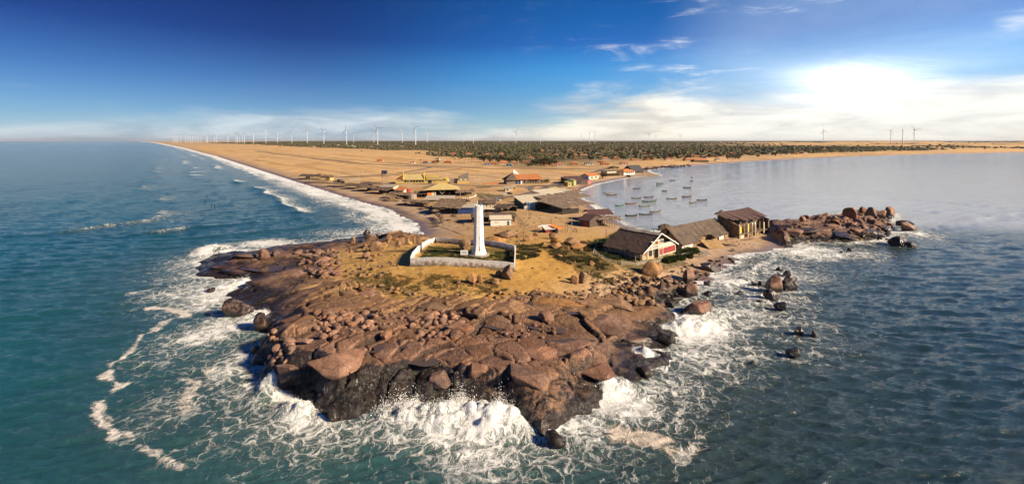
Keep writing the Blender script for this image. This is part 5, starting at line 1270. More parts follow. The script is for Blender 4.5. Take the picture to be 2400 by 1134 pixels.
road([(1130, 466), (1190, 462), (1225, 458), (1262, 446), (1300, 433), (1335, 421), (1380, 408), (1415, 397), (1440, 391)], 8, ASPH)
road([(780, 440), (870, 432), (960, 430), (1060, 434), (1150, 436), (1230, 437), (1300, 434)], 7, ASPH, lift=.14)
road([(770, 417), (860, 412), (930, 407), (985, 398), (1010, 392), (1000, 390)], 6, ASPH, lift=.18)
road([(800, 416), (900, 413), (1000, 404), (1080, 396)], 5, ASPH, lift=.24)
road([(600, 355), (680, 364), (760, 374), (850, 384), (1000, 391), (1100, 393), (1140, 395), (1250, 395), (1400, 397), (1415, 397)], 9, ASPH, lift=.30)
road([(560, 349), (700, 363), (800, 372), (880, 380), (1000, 388), (1130, 391)], 6, TRACK, 'dirt_track', .2)
road([(1290, 438), (1255, 436), (1240, 440), (1250, 447)], 6, ASPH, lift=.22)
SANDTR = mat('rutted_sand', (.36, .235, .125), .95, .2, .3, .3)
for pts in ([(1210, 512), (1260, 502), (1300, 508), (1345, 515)], [(1212, 515), (1262, 505), (1302, 511), (1345, 518)], [(1225, 540), (1262, 527), (1330, 530), (1350, 540)], [(1120, 452), (1150, 470), (1200, 500), (1230, 530)], [(1125, 452), (1155, 470), (1205, 500), (1236, 530)], [(930, 500), (1000, 520), (1060, 540), (1090, 552)], [(1030, 484), (1062, 505), (1090, 520)]):
    road(pts, .9, SANDTR, 'wheel_track', .05)
# ------------------------------------------------------------------ beach bars on the left
stall((700, 421), (735, 421), 10, 2.8, 'low dark thatched beach bar farthest along the left beach', m=THD, rise=2.0, walls=[('front', mat('painted_sign', (.35, .38, .16), .8, .6, .9, .1, (.45, .06, .04), .5), .45, .75, 2.4)])
stall((733, 421), (750, 421), 7, 3.0, 'peaked thatched hut right of the farthest beach bar', roof='hip', rise=2.6, m=THD)
stall((750, 423), (763, 423), 6, 2.8, 'second smaller peaked thatched hut on the left beach', roof='hip', rise=2.4, m=THD)
house((763, 424), (773, 424), 6, 3.2, 2.0, YELLOW, THD, 'narrow thatched hut with a yellow front wall', ridge='y', name='hut', cat='hut')
stall((716, 428), (768, 429), 5, 2.0, 'thin straw awning on sticks before the peaked huts', roof='flatthatch', np_=8)
stall((768, 438), (812, 439), 7, 2.4, 'long straw awning on sticks beside the yellow-fronted hut', roof='flatthatch', np_=8)
stall((780, 430), (798, 430), 6, 3.6, 'pale flat-roofed bar behind the long straw awning', roof='mono', rise=.3, walls=[('front', CREAM, 0, .5, 2.5), ('back', WOOD, 0, 1, 3)])
stall((798, 432), (808, 432), 5, 3.0, 'small pale-roofed kiosk next to the flat-roofed bar', roof='mono', rise=.4, walls=[('front', DARK, .1, .9, 2.2), ('left', CREAM, 0, 1, 2.4)])
stall((811, 443), (842, 444), 9, 3.0, 'brown thatched bar with a pale sheet along its back', rise=1.2, m=THD, np_=6)
stall((816, 433), (842, 432), 6, 3.2, 'open pale sheet roof behind the brown thatched bars', roof='mono', rise=.9, np_=5)
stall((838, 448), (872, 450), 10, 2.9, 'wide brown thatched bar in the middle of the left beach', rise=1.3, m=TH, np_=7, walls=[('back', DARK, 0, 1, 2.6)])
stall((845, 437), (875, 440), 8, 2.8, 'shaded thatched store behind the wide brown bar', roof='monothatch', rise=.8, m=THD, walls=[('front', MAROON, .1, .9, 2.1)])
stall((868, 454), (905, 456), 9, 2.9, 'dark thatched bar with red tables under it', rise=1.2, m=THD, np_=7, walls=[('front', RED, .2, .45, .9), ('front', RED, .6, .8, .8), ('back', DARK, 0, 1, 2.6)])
house((888, 447), (922, 447), 9, 2.6, .9, CREAM, TIN, 'low building under a broad pale sheet roof', name='bar_building', cat='bar', mono=.9, windows=[(.7, .6, 4, 1.4, DARK)])
house((925, 456), (946, 456), 7, 3.0, 1.3, CREAM, TILE, 'beach house with bright orange tiled roof', mono=1.4, windows=[(.3, .5, 3, 1.7, DARK)], doors=[(.75, 1.4, 2.1, DARK)])
house((944, 454), (956, 454), 5, 3.6, 1.0, RED, TIN, 'small shack with a bright red wall', name='shack', cat='shack', mono=.4)
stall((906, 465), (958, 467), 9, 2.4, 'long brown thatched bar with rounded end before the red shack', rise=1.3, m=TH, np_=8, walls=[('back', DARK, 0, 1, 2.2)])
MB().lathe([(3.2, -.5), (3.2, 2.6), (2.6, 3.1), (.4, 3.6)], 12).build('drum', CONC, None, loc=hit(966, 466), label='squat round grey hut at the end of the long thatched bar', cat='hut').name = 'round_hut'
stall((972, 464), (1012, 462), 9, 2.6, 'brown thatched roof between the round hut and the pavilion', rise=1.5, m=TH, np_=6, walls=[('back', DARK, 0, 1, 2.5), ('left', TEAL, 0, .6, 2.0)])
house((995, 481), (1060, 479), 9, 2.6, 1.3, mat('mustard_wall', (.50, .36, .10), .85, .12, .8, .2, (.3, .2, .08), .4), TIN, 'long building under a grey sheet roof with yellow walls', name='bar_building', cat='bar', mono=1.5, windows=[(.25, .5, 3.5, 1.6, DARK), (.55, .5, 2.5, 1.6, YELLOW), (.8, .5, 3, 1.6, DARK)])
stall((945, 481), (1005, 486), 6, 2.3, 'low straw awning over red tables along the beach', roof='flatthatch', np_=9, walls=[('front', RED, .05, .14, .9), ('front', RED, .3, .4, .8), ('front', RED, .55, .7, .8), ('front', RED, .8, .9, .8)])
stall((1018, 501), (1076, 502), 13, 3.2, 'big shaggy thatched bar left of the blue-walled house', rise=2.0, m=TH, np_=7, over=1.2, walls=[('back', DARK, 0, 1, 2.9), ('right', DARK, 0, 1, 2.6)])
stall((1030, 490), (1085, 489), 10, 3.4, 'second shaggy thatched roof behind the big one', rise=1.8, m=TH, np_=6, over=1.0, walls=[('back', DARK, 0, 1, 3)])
house((1073, 502), (1109, 501), 9, 3.2, .9, BLUE, TIN, 'blue-walled house with pale sheet roof left of the lighthouse', mono=1.0)
# pavilion with straw-coloured hipped roof
t, L = stall((1000, 463), (1072, 460), 19, 5.0, 'large open pavilion with straw-yellow hipped roof', cat='pavilion', roof='hip', rise=3.6, name='pavilion', m=STRAWY, np_=5, over=2.2, walls=[('back', THD, 0, 1, 4.8), ('left', CREAM, 0, 1, 3.2), ('front', ORANGEC, .02, .16, 3.0), ('right', THD, .2, 1, 4.5), ('front', CREAM, .16, .3, 3.4)])
for k in (-1, 1): MB().tube((L / 2, -.2, 1.6), (L / 2 + k * 2.6, -.2, 4.9), .16).build('strut', WOODP, t)
stall((1068, 461), (1112, 459), 10, 3.0, 'low thatched annex right of the pavilion with white kerb stones', rise=.9, m=TH, np_=7, walls=[('back', DARK, 0, 1, 2.8)])
kp = [hit(*p) for p in ((1085, 466), (1100, 464.5), (1112, 461), (1116, 457))]; kt = empty('kerb_row', kp[0], 0, label='curved row of white painted kerb stones by the low annex', cat='kerb')
for a, b in zip(kp[:-1], kp[1:]):
    n = max(2, int((b - a).length / 1.3))
    for i in range(n): inst('kerb_stone', SML_B[i % 8], kt, a.lerp(b, i / n) - kp[0] + Vector((0, 0, .25)), (0, 0, i), (.6, .45, .5)).data = (WKS if 'WKS' in globals() else globals().setdefault('WKS', rock_mesh('kerb_stone', 77, 1, 5, .9, .1, WHITE)))
# yellow meeting hall with swept ridges
o, L, rz = frame((927, 431), (1048, 430)); zl, zh = under(o, L, 16, rz); o.z = zh
t = empty('yellow_hall', o, rz, label='long yellow hall with straw roofs and bright yellow swept gable edges', cat='hall'); D = 15.0
MB().box(0, L, 0, D, -1.5, 3.4).build('wall', YELLOW, t)
def hall_roof(u0, u1, z1, zl=3.5):
    x0, x1 = L * u0, L * u1
    MB().slab([(x0, -.8, zl), (x1, -.8, zl), (x1 - 1.5, D * .55, z1), (x0 - 1.0, D * .55, z1)], .2).build('roof_slope', STRAWY, t)
    MB().slab([(x1, D + .8, zl), (x0, D + .8, zl), (x0 - 1.0, D * .55 + .02, z1), (x1 - 1.5, D * .55 + .02, z1)], .2).build('roof_slope', STRAWY, t)
hall_roof(.155, .555, 8.0); hall_roof(.60, .86, 6.6); hall_roof(.87, .99, 4.8)
for u, z1 in ((.15, 9.8), (.56, 9.6)):
    MB().tube((L * u, -.9, 3.2), (L * u - 1.5, D * .5, z1), .45, .35, 6).build('gable_edge', BRIGHTY, t)
for a, b in (((.59, 3.6), (.63, 6.4)), ((.63, 6.4), (.70, 6.9)), ((.70, 6.9), (.80, 6.4)), ((.80, 6.4), (.875, 3.6))):
    MB().tube((L * a[0], 1.0, a[1]), (L * b[0], 1.0, b[1]), .4, .4, 6).build('arched_edge', BRIGHTY, t)
MB().slab([(0, -.5, 3.4), (L * .13, -.5, 5.2), (L * .13, D * .7, 7.6), (0, D * .7, 4.6)], .2).build('entrance_roof', TILE, t)
for i in range(7): MB().box(L * (.17 + i * .056), L * (.17 + i * .056) + 1.9, -.06, .05, 1.1, 2.9).build('window', DARK, t)
MB().box(L * .63, L * .70, -.06, .05, .2, 2.8).build('entrance', DARK, t); MB().box(L * .05, L * .075, -.06, .05, 1.9, 2.6).build('vent', DARK, t)
MB().box(L * .97, L, -1.0, 1.6, 3.5, 5.6).build('sign_block', BRIGHTY, t)
o, L, rz = frame((1073, 430), (1098, 430)); t = empty('concrete_annex', o, rz, label='grey concrete wedge-roofed annex right of the yellow hall', cat='building')
MB().prism_y([(0, -1), (0, 6.0), (L, 9.6), (L, -1)][::-1], .4, 9).build('wall', CONC, t); MB().box(-.4, L + .5, -.1, .35, -1, 2.4).build('yellow_base', YELLOW, t)
for u in (.3, .72): MB().box(L * u - .8, L * u + .8, .32, .42, 3.0, 4.0).build('vent', WHITE, t)
MB().box(-7, -.5, 2, 6, -1, 4.0).build('link_block', CONC, t)
# thatch-fronted bar with orange roof and white sail
o, L, rz = frame((1209, 432), (1270, 431)); zl, zh = under(o, L, 13, rz); o.z = zh
t = empty('orange_roofed_bar', o, rz, label='bar with long orange tiled roof, peaked thatch end and a white sail', cat='bar')
for y0, y1 in ((-1, 6.5), (14, 6.5)):
    c = [(-1, y0, 4.2), (L + 1, y0, 4.2), (L - 1.5, y1, 8.2), (-3, y1, 8.2)]
    MB().slab(c if y0 < 0 else [c[1], c[0], c[3], c[2]], .2).build('roof_slope', TILE, t)
MB().box(0, L - 1, 2.5, 12, -1, 4.0).build('wall', THD, t)
for i in range(9): MB().tube((L * (.08 + .105 * i), .2, -.8), (L * (.08 + .105 * i), .2, 4.2), .16).build('post', WOODP, t)
MB().box(.5, 5, 1.2, 1.6, -.8, 2.4).build('bar_counter', BLUE, t); MB().box(5.2, 6.6, .8, 1.4, -.8, 2.9).build('white_door', WHITE, t)
k = [(-10, -1.5, 4.6), (1.0, -1.2, 4.0), (1.0, 10, 4.0), (-10, 10, 4.4)]; ap = (-1.2, 5.0, 10.4)
for c in ([k[0], k[1], ap, ap], [k[3], k[0], ap, ap], [k[2], k[3], ap, ap]): thatch(MB(), c, .35, 9, 7, .18).build('thatch_slope', THD, t)
MB().box(-8.6, -.2, .6, 9, -1, 4.2).build('thatch_end_wall', STONE, t)
MB().add([(-.8, 5.2, 9.6), (5.2, 5.5, 8.4), (-.3, 5.0, 13.2), (-.8, 5.4, 9.6), (5.2, 5.7, 8.4), (-.3, 5.2, 13.2)], [(0, 1, 2), (5, 4, 3), (0, 3, 4, 1), (1, 4, 5, 2), (2, 5, 3, 0)]).build('sail', WHITE, t)
stall((1136, 441), (1168, 440), 5, 3.2, 'open bus shelter with small orange tiled roof', cat='shelter', roof='tin', rise=.9, m=TILE, np_=5, name='roadside_shelter')
house((1184, 449), (1202, 449), 6, 2.6, 1.0, CREAM, TIN, 'small cream kiosk with white roof beside the road', name='kiosk', cat='kiosk', mono=.8, windows=[(.3, .8, 1.5, 1.1, DARK)])
house((1203, 446), (1210, 446), 4, 2.6, .6, mat('mustard_kiosk', (.5, .3, .06), .8, .1, 1, .1), TIN, 'tiny mustard kiosk right of the cream one', name='kiosk', cat='kiosk', mono=.4, windows=[(.5, .9, 1.2, .9, DARK)])
# middle of the village
stall((1122, 489), (1160, 488), 9, 3.0, 'brown thatched shack behind the top of the lighthouse', rise=1.5, m=THD, np_=5, walls=[('front', CREAM, .3, 1, 2.2), ('back', DARK, 0, 1, 2.8)])
stall((1158, 497), (1190, 500), 9, 2.6, 'tumbledown brown thatched shack open at the front', rise=1.4, m=THD, np_=5, walls=[('back', DARK, 0, 1, 2.4), ('left', CREAM, 0, .7, 1.8)])
stall((1132, 499), (1156, 499), 4, 2.0, 'low lean-to with torn sheeting right behind the lighthouse top', roof='mono', rise=.5, m=CREAM, np_=5, walls=[('back', DARK, 0, 1, 2)])
stall((1106, 524), (1208, 519), 9, 2.8, 'long brown thatched shed just behind the lighthouse', rise=1.1, m=THD, np_=9, walls=[('back', DARK, 0, 1, 2.6), ('front', THD, .45, .98, 2.3)])
house((1150, 530), (1198, 528), 4.5, 2.9, .9, WHITE, mat('cream_sheet', (.60, .53, .40), .85, .14, .8, .3, (.35, .27, .18), .5, stripes=('X', 3, .5)), 'white-walled shack with cream sheet roof beside the lighthouse', name='shack', cat='shack', mono=.9, doors=[(.86, 1.0, 2.0, TEAL)], windows=[(.3, 1.0, 1.6, .9, CREAM)])
t, L = house((1227, 490), (1262, 489), 15, 3.4, 1.8, WHITE, mat('bone_sheet', (.52, .46, .35), .85, .12, .8, .3, (.30, .24, .17), .4, stripes=('Y', 3, .5)), 'house with broad bone-coloured roof, white front and green side wall', mono=2.2, doors=[(.35, 1.0, 2.2, YELLOW), (.85, 1.2, 2.2, DARK)], windows=[(.12, .9, 1.6, 1.2, WHITE)], over=.8)
MB().prism_x([(-.02, -1), (15.0, -1), (15.0, 5.4), (-.02, 3.3)], -.12, -.02).build('green_side_wall', TEAL, t)
stall((1262, 489), (1278, 487), 9, 2.9, 'lean-to carport at the right of the green-sided house', roof='mono', rise=.9, np_=3, name='carport', cat='carport')
def tank(px, z, label, m=TANK, r=.7):
    p = hit(*px); MB().lathe([(r * .92, z), (r, z + .4), (r * .96, z + r * 1.6), (r * .3, z + r * 1.9)], 12).build('water_tank', m, None, loc=p, label=label, cat='tank', smooth=True)
for px, z, lab, m in (((1232, 490), 2.6, 'dark blue water tank at the front of the green-sided house', NAVY), ((1239, 490), 2.7, 'bright blue water tank beside the dark one on the green-sided house', TANK)):
    p = hit(*px); tt = empty('roof_tank', p + Vector((0, -1.0, 0)), 0, label=lab, cat='tank')
    MB().box(-.8, .8, -.6, .6, -.5, 2.2).build('stand', WHITE, tt); MB().lathe([(.85, 2.2), (.95, 2.6), (.9, 3.7), (.3, 4.0)], 12).build('barrel', m, tt)
stall((1250, 481), (1300, 478), 12, 3.4, 'group of bone-coloured sheet roofs left of the thatched market', roof='mono', rise=1.6, m=_M['bone_sheet'], np_=5, walls=[('back', CREAM, 0, 1, 3), ('left', CREAM, 0, 1, 3)])
stall((1272, 468), (1322, 466), 12, 3.6, 'upper bone-coloured sheet roof by the road', roof='mono', rise=1.8, m=_M['bone_sheet'], np_=5, walls=[('back', CREAM, 0, 1, 3)])
stall((1284, 492), (1300, 496), 10, 3.2, 'narrow pale roof at the near corner of the market', roof='mono', rise=1.4, m=_M['bone_sheet'], np_=3)
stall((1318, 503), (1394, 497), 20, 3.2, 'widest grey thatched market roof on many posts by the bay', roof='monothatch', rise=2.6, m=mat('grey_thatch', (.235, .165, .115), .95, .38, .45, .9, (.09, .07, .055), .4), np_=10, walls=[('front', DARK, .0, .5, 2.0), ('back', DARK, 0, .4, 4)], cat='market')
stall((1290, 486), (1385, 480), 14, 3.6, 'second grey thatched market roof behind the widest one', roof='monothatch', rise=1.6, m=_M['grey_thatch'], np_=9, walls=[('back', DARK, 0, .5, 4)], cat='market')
stall((1308, 467), (1368, 464), 9, 3.0, 'thin grey thatched roof on stilts over the sand of the bay', roof='thatch', rise=1.2, m=_M['grey_thatch'], np_=9, cat='market')
stall((1318, 463), (1342, 461), 7, 3.6, 'small pale sheet roof at the top of the thatched market', roof='mono', rise=1.0, m=_M['bone_sheet'], np_=4)
house((1300, 453), (1315, 452), 6, 2.8, .8, WHITE, STRAWY, 'tiny white hut with pale yellow roof above the bay', name='hut', cat='hut', mono=.8, doors=[(.7, .9, 1.9, BLUE)])
stall((1306, 447), (1326, 446), 7, 2.4, 'low brown thatched roof behind the tiny white hut', m=THD, rise=1.0)
# dark market hall on the bay
t, L = stall((1372, 529), (1454, 533), 9, 3.2, 'long open shed with straw roof on thin stilts reaching into the bay', roof='flatthatch', m=_M['grey_thatch'], np_=14, cat='market', over=.8)
house((1358, 529), (1382, 533), 12, 3.0, 2.0, mat('dark_boards', (.085, .062, .05), .9, .25, 1.5, .4), MAROON, 'dark board house with maroon roof at the left end of the bay shed', ridge='x', doors=[(.6, 2.4, 2.2, RED)])
stall((1384, 521), (1436, 523), 11, 3.6, 'maroon sheet roof with torn patches over the bay shed', roof='tin', rise=2.0, m=MAROON, np_=6, cat='market')
# red stall on the open sand
t, L = house((1279, 546), (1300, 545), 4, 1.5, .1, mat('dull_red_wall', (.26, .045, .04), .85, .2, 1, .2, (.14, .05, .04), .4), mat('white_sheet', (.72, .68, .60), .8, .12, 1, .2, (.4, .34, .26), .3), 'roofless-looking red stall with white sheet top on the open sand', name='stall', cat='stall', mono=.9, windows=[(.75, .2, 2.2, .9, DARK)])
stall((1301, 545), (1308, 544), 3, 2.2, 'orange awning beside the red stall', roof='mono', rise=.5, m=ORANGEC, np_=3, name='awning', cat='awning')
stall((1309, 545), (1319, 544), 3, 2.0, 'second smaller orange awning farther right of the red stall', roof='flatthatch', m=ORANGEC, np_=3, name='awning', cat='awning')
MB().lathe([(.7, 0), (.75, 1.4), (.6, 1.7)], 12).build('barrel_tank', NAVY, None, loc=hit(1305, 545.5), label='dark blue barrel between the red stall and its awning', cat='barrel')
p = hit(1270, 543); t = empty('board_frame', p, 0, label='white boards on a light frame left of the red stall', cat='sign')
for x in (-1.6, 1.6): MB().tube((x, 0, -.4), (x, 0, 2.9), .07).build('post', WOODP, t)
MB().box(-1.7, 1.7, -.05, .05, 2.0, 2.7).build('board', WHITE, t)
p = hit(1262, 544); t = empty('brick_grill', p, 0, label='small dark box on legs between the two leaning posts', cat='grill'); MB().box(-.5, .5, -.4, .4, .5, 1.3).build('box', BRICK, t)
for x in (-.4, .4): MB().box(x - .08, x + .08, -.3, .3, -.3, .5).build('leg', WOODP, t)
# shops up the bay road
house((1331, 437), (1339, 437), 6, 3.2, .8, YELLOW, mat('mustard_sheet', (.42, .34, .10), .85, .2, 1, .2), 'small yellow-fronted kiosk on the bay terrace', name='kiosk', cat='kiosk', mono=.6, windows=[(.4, .7, 1.4, 1.4, DARK)])
house((1339, 436), (1345, 436), 6, 3.8, .8, TEAL, TEAL, 'small green kiosk between two yellow ones', name='kiosk', cat='kiosk', mono=.6, doors=[(.5, 1, 2, DARK)])
house((1345, 434), (1350, 434), 6, 4.0, .8, YELLOW, STRAWY, 'narrow pale yellow kiosk right of the green one', name='kiosk', cat='kiosk', mono=.6)
o, L, rz = frame((1329, 445), (1354, 443)); MB().box(0, L, 0, 8, -2.5, .3).build('terrace', BRICK, None, loc=o, label='low brown retaining terrace under the coloured kiosks', cat='terrace').rotation_euler = (0, 0, rz)
house((1331, 430), (1337, 429), 5, 5.0, .5, mat('pale_green', (.33, .42, .30), .85, .15, .8, .2), TIN, 'pale green round-fronted kiosk behind the coloured ones', name='kiosk', cat='kiosk', mono=.4)
house((1342, 434), (1378, 432), 14, 2.8, 2.6, mat('dark_boards2', (.08, .055, .05), .9, .25, 1.5, .4), MAROON, 'restaurant with broad maroon roof above the bay beach', mono=3.0, windows=[(.4, .3, 6, 1.8, DARK)])
house((1376, 432), (1384, 431), 6, 3.0, .5, PINK, PINK, 'pink lean-to at the bay end of the maroon restaurant', name='lean_to', cat='shack', mono=.4)
house((1337, 424), (1350, 423), 8, 3.0, 1.0, CREAM, TILE, 'orange-roofed corner shop behind the maroon restaurant', mono=1.2)
house((1380, 421), (1404, 419), 10, 3.2, 2.6, CREAM, TILE, 'restaurant with weathered orange roof beside the dark bush', ridge='x', windows=[(.3, .5, 3, 1.6, DARK), (.7, .5, 3, 1.6, DARK)])
tank((1378, 421), .2, 'blue tank beside the weathered orange-roofed restaurant', TANK, 1.6)
house((1423, 410), (1462, 408), 10, 3.6, .4, CREAM, THD, 'long cream walled compound by the bay road', name='compound', cat='house', mono=.3)
stall((1424, 414), (1462, 412), 5, 2.6, 'row of brown thatched shelters below the cream compound', m=THD, np_=8, rise=.8, walls=[('back', BRICK, 0, 1, 2.2)])
house((1462, 411), (1488, 410), 12, 3.4, 3.0, WHITE, TILE, 'white house with orange hipped roof on the bay corner', ridge='hip', windows=[(.2 + .16 * i, .8, 1.8, 1.9, DARK) for i in range(5)], over=1.2)
house((1484, 407), (1508, 406), 16, 3.0, 6.0, mat('slate_grey', (.06, .06, .065), .85, .2, .6, .3), mat('slate_roof', (.045, .045, .052), .85, .2, .6, .3), 'big dark grey steep-roofed barn on the bay corner', name='barn', cat='barn', ridge='x', over=1.5)
o, L, rz = frame((1478, 415), (1547, 413)); t = empty('stone_jetty', o, rz, label='low stone jetty running out below the corner houses', cat='jetty')
MB().prism_x([(0, -2), (9, -2), (8, 2.0), (1, 2.2)], 0, L * .55).build('landward_block', STONE, t); MB().prism_x([(.5, -2), (8.5, -2), (7, 1.5), (1.6, 1.4)], L * .55 + .02, L).build('seaward_block', STONE, t)
# water tower
p = hit(901, 428); t = empty('water_tower', p, 0, label='dark blue water tank on tall thin legs left of the yellow hall', cat='water tower')
for x in (-2.2, 0, 2.2):
    for y in (-1.6, 1.6): MB().tube((x, y, -1), (x, y, 8.0), .22).build('leg', CONC, t)
MB().box(-3, 3, -2.4, 2.4, 8.0, 8.4).build('deck', CONC, t)
for x in (-1.3, 1.4): MB().lathe([(1.5, 8.4), (1.6, 9.2), (1.5, 11.0), (.6, 11.6)], 12, (x, 0)).build('tank', NAVY, t)
# low wall of the car park, stones of the plaza
# ------------------------------------------------------------------ thatched parasols
def parasol_parts():
    mb = MB(); g = random.Random(3); n = 14; rings = []
    for r, z in ((.08, 2.75), (.7, 2.55), (1.35, 2.18), (1.75, 1.9)):
        rings.append([((r + g.uniform(-.12, .12)) * math.cos(2 * math.pi * i / n), (r + g.uniform(-.12, .12)) * math.sin(2 * math.pi * i / n), z + g.uniform(-.08, .08)) for i in range(n)])
    V = [v for q in rings for v in q]; F = [(j * n + i, j * n + (i + 1) % n, (j + 1) * n + (i + 1) % n, (j + 1) * n + i)[::-1] for j in range(3) for i in range(n)]
    m = len(V); V += [(x * .97, y * .97, z - .16) for x, y, z in V]; F += [tuple(a + m for a in f[::-1]) for f in F] + [(3 * n + i, 3 * n + (i + 1) % n, 3 * n + (i + 1) % n + m, 3 * n + i + m) for i in range(n)]
    return mb.add(V, F).mesh('canopy', TH), MB().tube((0, 0, -.5), (0, 0, 2.6), .06, .05).mesh('pole', WOOD)
PC, PP = parasol_parts()
for i, (x, y, s) in enumerate([(904, 468, 1), (910, 470, 1), (915, 468, 1), (915, 472, 1), (921, 471, 1), (925, 467, 1), (933, 470, 1), (940, 472, 1), (948, 478, 1), (968, 482, 1.1), (984, 483, 1.0), (997, 489, 1), (1002, 491, 1), (1007, 496, 1.05), (1012, 499, 1.05), (1017, 503, 1.1), (1027, 501, 1), (1026, 511, 1.1), (1030, 514, 1.1), (1034, 517, 1.1), (1037, 521, 1.1), (1038, 525, 1.0), (1036, 531, 1.0), (1065, 517, 1.25), (1107, 452, 1.2)]):
    p = hit(x, y)
    lab, grp = ('round straw parasol in the group near the long thatched bar', 'straw parasols by the long bar') if i < 8 else ('straw parasol over the red tables', 'straw parasols over red tables') if i < 11 else ('straw parasol in the row before the big shaggy bar', 'straw parasols before the shaggy bar') if i < 17 else ('straw parasol in the slanting row nearest the wash', 'straw parasols nearest the wash') if i < 23 else ('wide straw parasol alone on the sand left of the lighthouse', None) if i == 23 else ('lone straw parasol beside the low annex', None)
    t = empty('straw_parasol', p, random.uniform(0, 6), label=lab, cat='parasol', group=grp); t.scale = (s, s, s)
    inst('canopy', PC, t); inst('pole', PP, t)
p = hit(1560, 548); t = empty('straw_parasol', p, 0, label='big straw parasol behind the ruined long house', cat='parasol'); t.scale = (2.0, 2.0, 1.6); inst('canopy', PC, t); inst('pole', PP, t)
p = hit(1554, 549); t = empty('straw_parasol', p, 0, label='smaller yellowish parasol left of the big one behind the ruin', cat='parasol'); t.scale = (1.5, 1.5, 1.1); inst('canopy', PC, t); inst('pole', PP, t)
# ------------------------------------------------------------------ poles
def pole(x, y, top, label, arm=True, r=.13, m=POLE):
    p = hit(x, y); h = (y - top) * p.y / FPX
    t = empty('utility_pole', p, random.uniform(-.4, .4), label=label, cat='pole')
    MB().tube((0, 0, -.8), (0, 0, h), r, r * .7, 7).build('shaft', m, t)
    if arm: MB().box(-.8, .8, -.06, .06, h - .6, h - .48).build('crossarm', WOOD, t)
for x, y, top, lab in ((1235, 507, 470, 'tall grey pole before the green-sided house'), (1340, 550, 506, 'tall grey pole standing alone on the open sand'), (1292, 541, 509, 'dark pole behind the red stall'), (1256, 552, 530, 'short dark post left of the red stall'), (1227, 571, 545, 'dark post behind the yard wall'), (1421, 560, 538, 'dark post behind the gabled house'), (1522, 546, 538, 'stub of a dark post on the bay beach'), (1325, 545, 523, 'dark post right of the orange awnings'), (1330, 545, 525, 'leaning dark post right of the orange awnings')):
    pole(x, y, top, lab, arm=False, m=WOOD if 'dark' in lab else POLE)
VP = [(1232, 440, 407), (1160, 459, 436), (1079, 470, 440), (841, 427, 396), (793, 419, 390), (768, 413, 398), (738, 410, 394), (850, 408, 390), (923, 406, 392), (900, 433, 412), (961, 440, 410), (957, 440, 413), (1025, 431, 402), (1039, 431, 408), (1120, 432, 404), (1135, 430, 407), (1236, 446, 415), (872, 438, 418), (1285, 408, 388), (1328, 424, 404), (1340, 418, 396), (1357, 416, 394), (1383, 401, 386), (1400, 409, 389), (1418, 403, 386), (1424, 402, 388), (1228, 402, 380), (1140, 392, 372), (1326, 399, 383), (1318, 424, 408), (1355, 447, 436)]
ORD = 'first second third fourth fifth sixth seventh eighth ninth tenth eleventh twelfth thirteenth fourteenth fifteenth sixteenth seventeenth eighteenth nineteenth twentieth'.split() + ['%d%s' % (n, {1: 'st', 2: 'nd', 3: 'rd'}.get(n % 10, 'th')) for n in range(21, 70)]
for k, (x, y, top) in enumerate(sorted(VP)):
    pole(x, y, top, 'thin grey utility pole with crossarm, %s from the left in the village' % ORD[k], r=.16)
# ------------------------------------------------------------------ cars
def car(x, y, rz, paint, label, pick=False):
    p = hit(x, y); t = empty('parked_car', p, rz, label=label, cat='car'); cp = mat('car_' + paint[0], paint[1], .3, .05, 1, .0, coat=.6)
    body = [(-2.1, .35), (2.1, .35), (2.15, .75), (1.95, .95), (1.0, 1.02), (-2.0, 1.05), (-2.12, .8)]
    MB().prism_y(body, -.82, .82).build('body', cp, t)
    cab = [(-1.75 if not pick else -.3, 1.05), (1.0, 1.02), (.35, 1.52), (-1.35 if not pick else -.1, 1.54)]
    MB().prism_y(cab, -.70, .70).build('cabin_glass', GLASS, t)
    MB().prism_y([(cab[3][0] - .03, 1.50), (cab[2][0] + .05, 1.48), (cab[2][0] - .02, 1.58), (cab[3][0] + .05, 1.60)], -.72, .72).build('roof_panel', cp, t)
    for xx in (-1.3, 1.35):
        for yy in (-.86, .70):
            MB().tube((xx, yy, .33), (xx, yy + .18, .33), .33, .33, 12).build('wheel', TYRE, t)
    for yy in (-.6, .6): MB().box(2.08, 2.17, yy - .16, yy + .16, .66, .82).build('headlight', WHITE, t)
car(1094, 473, .35, ('navy', (.02, .028, .05)), 'dark blue car parked left of the shacks on the sand')
car(1166, 471, -.35, ('white', (.75, .75, .75)), 'white car parked on the sand right of the dark blue one')
car(1182, 457, .1, ('white', (.75, .75, .75)), 'white car at the end of the tarred road')
car(1194, 455.5, .15, ('black', (.012, .012, .014)), 'black car behind the white one at the road end')
car(1268, 488.5, .05, ('white', (.75, .75, .75)), 'white car under the carport')
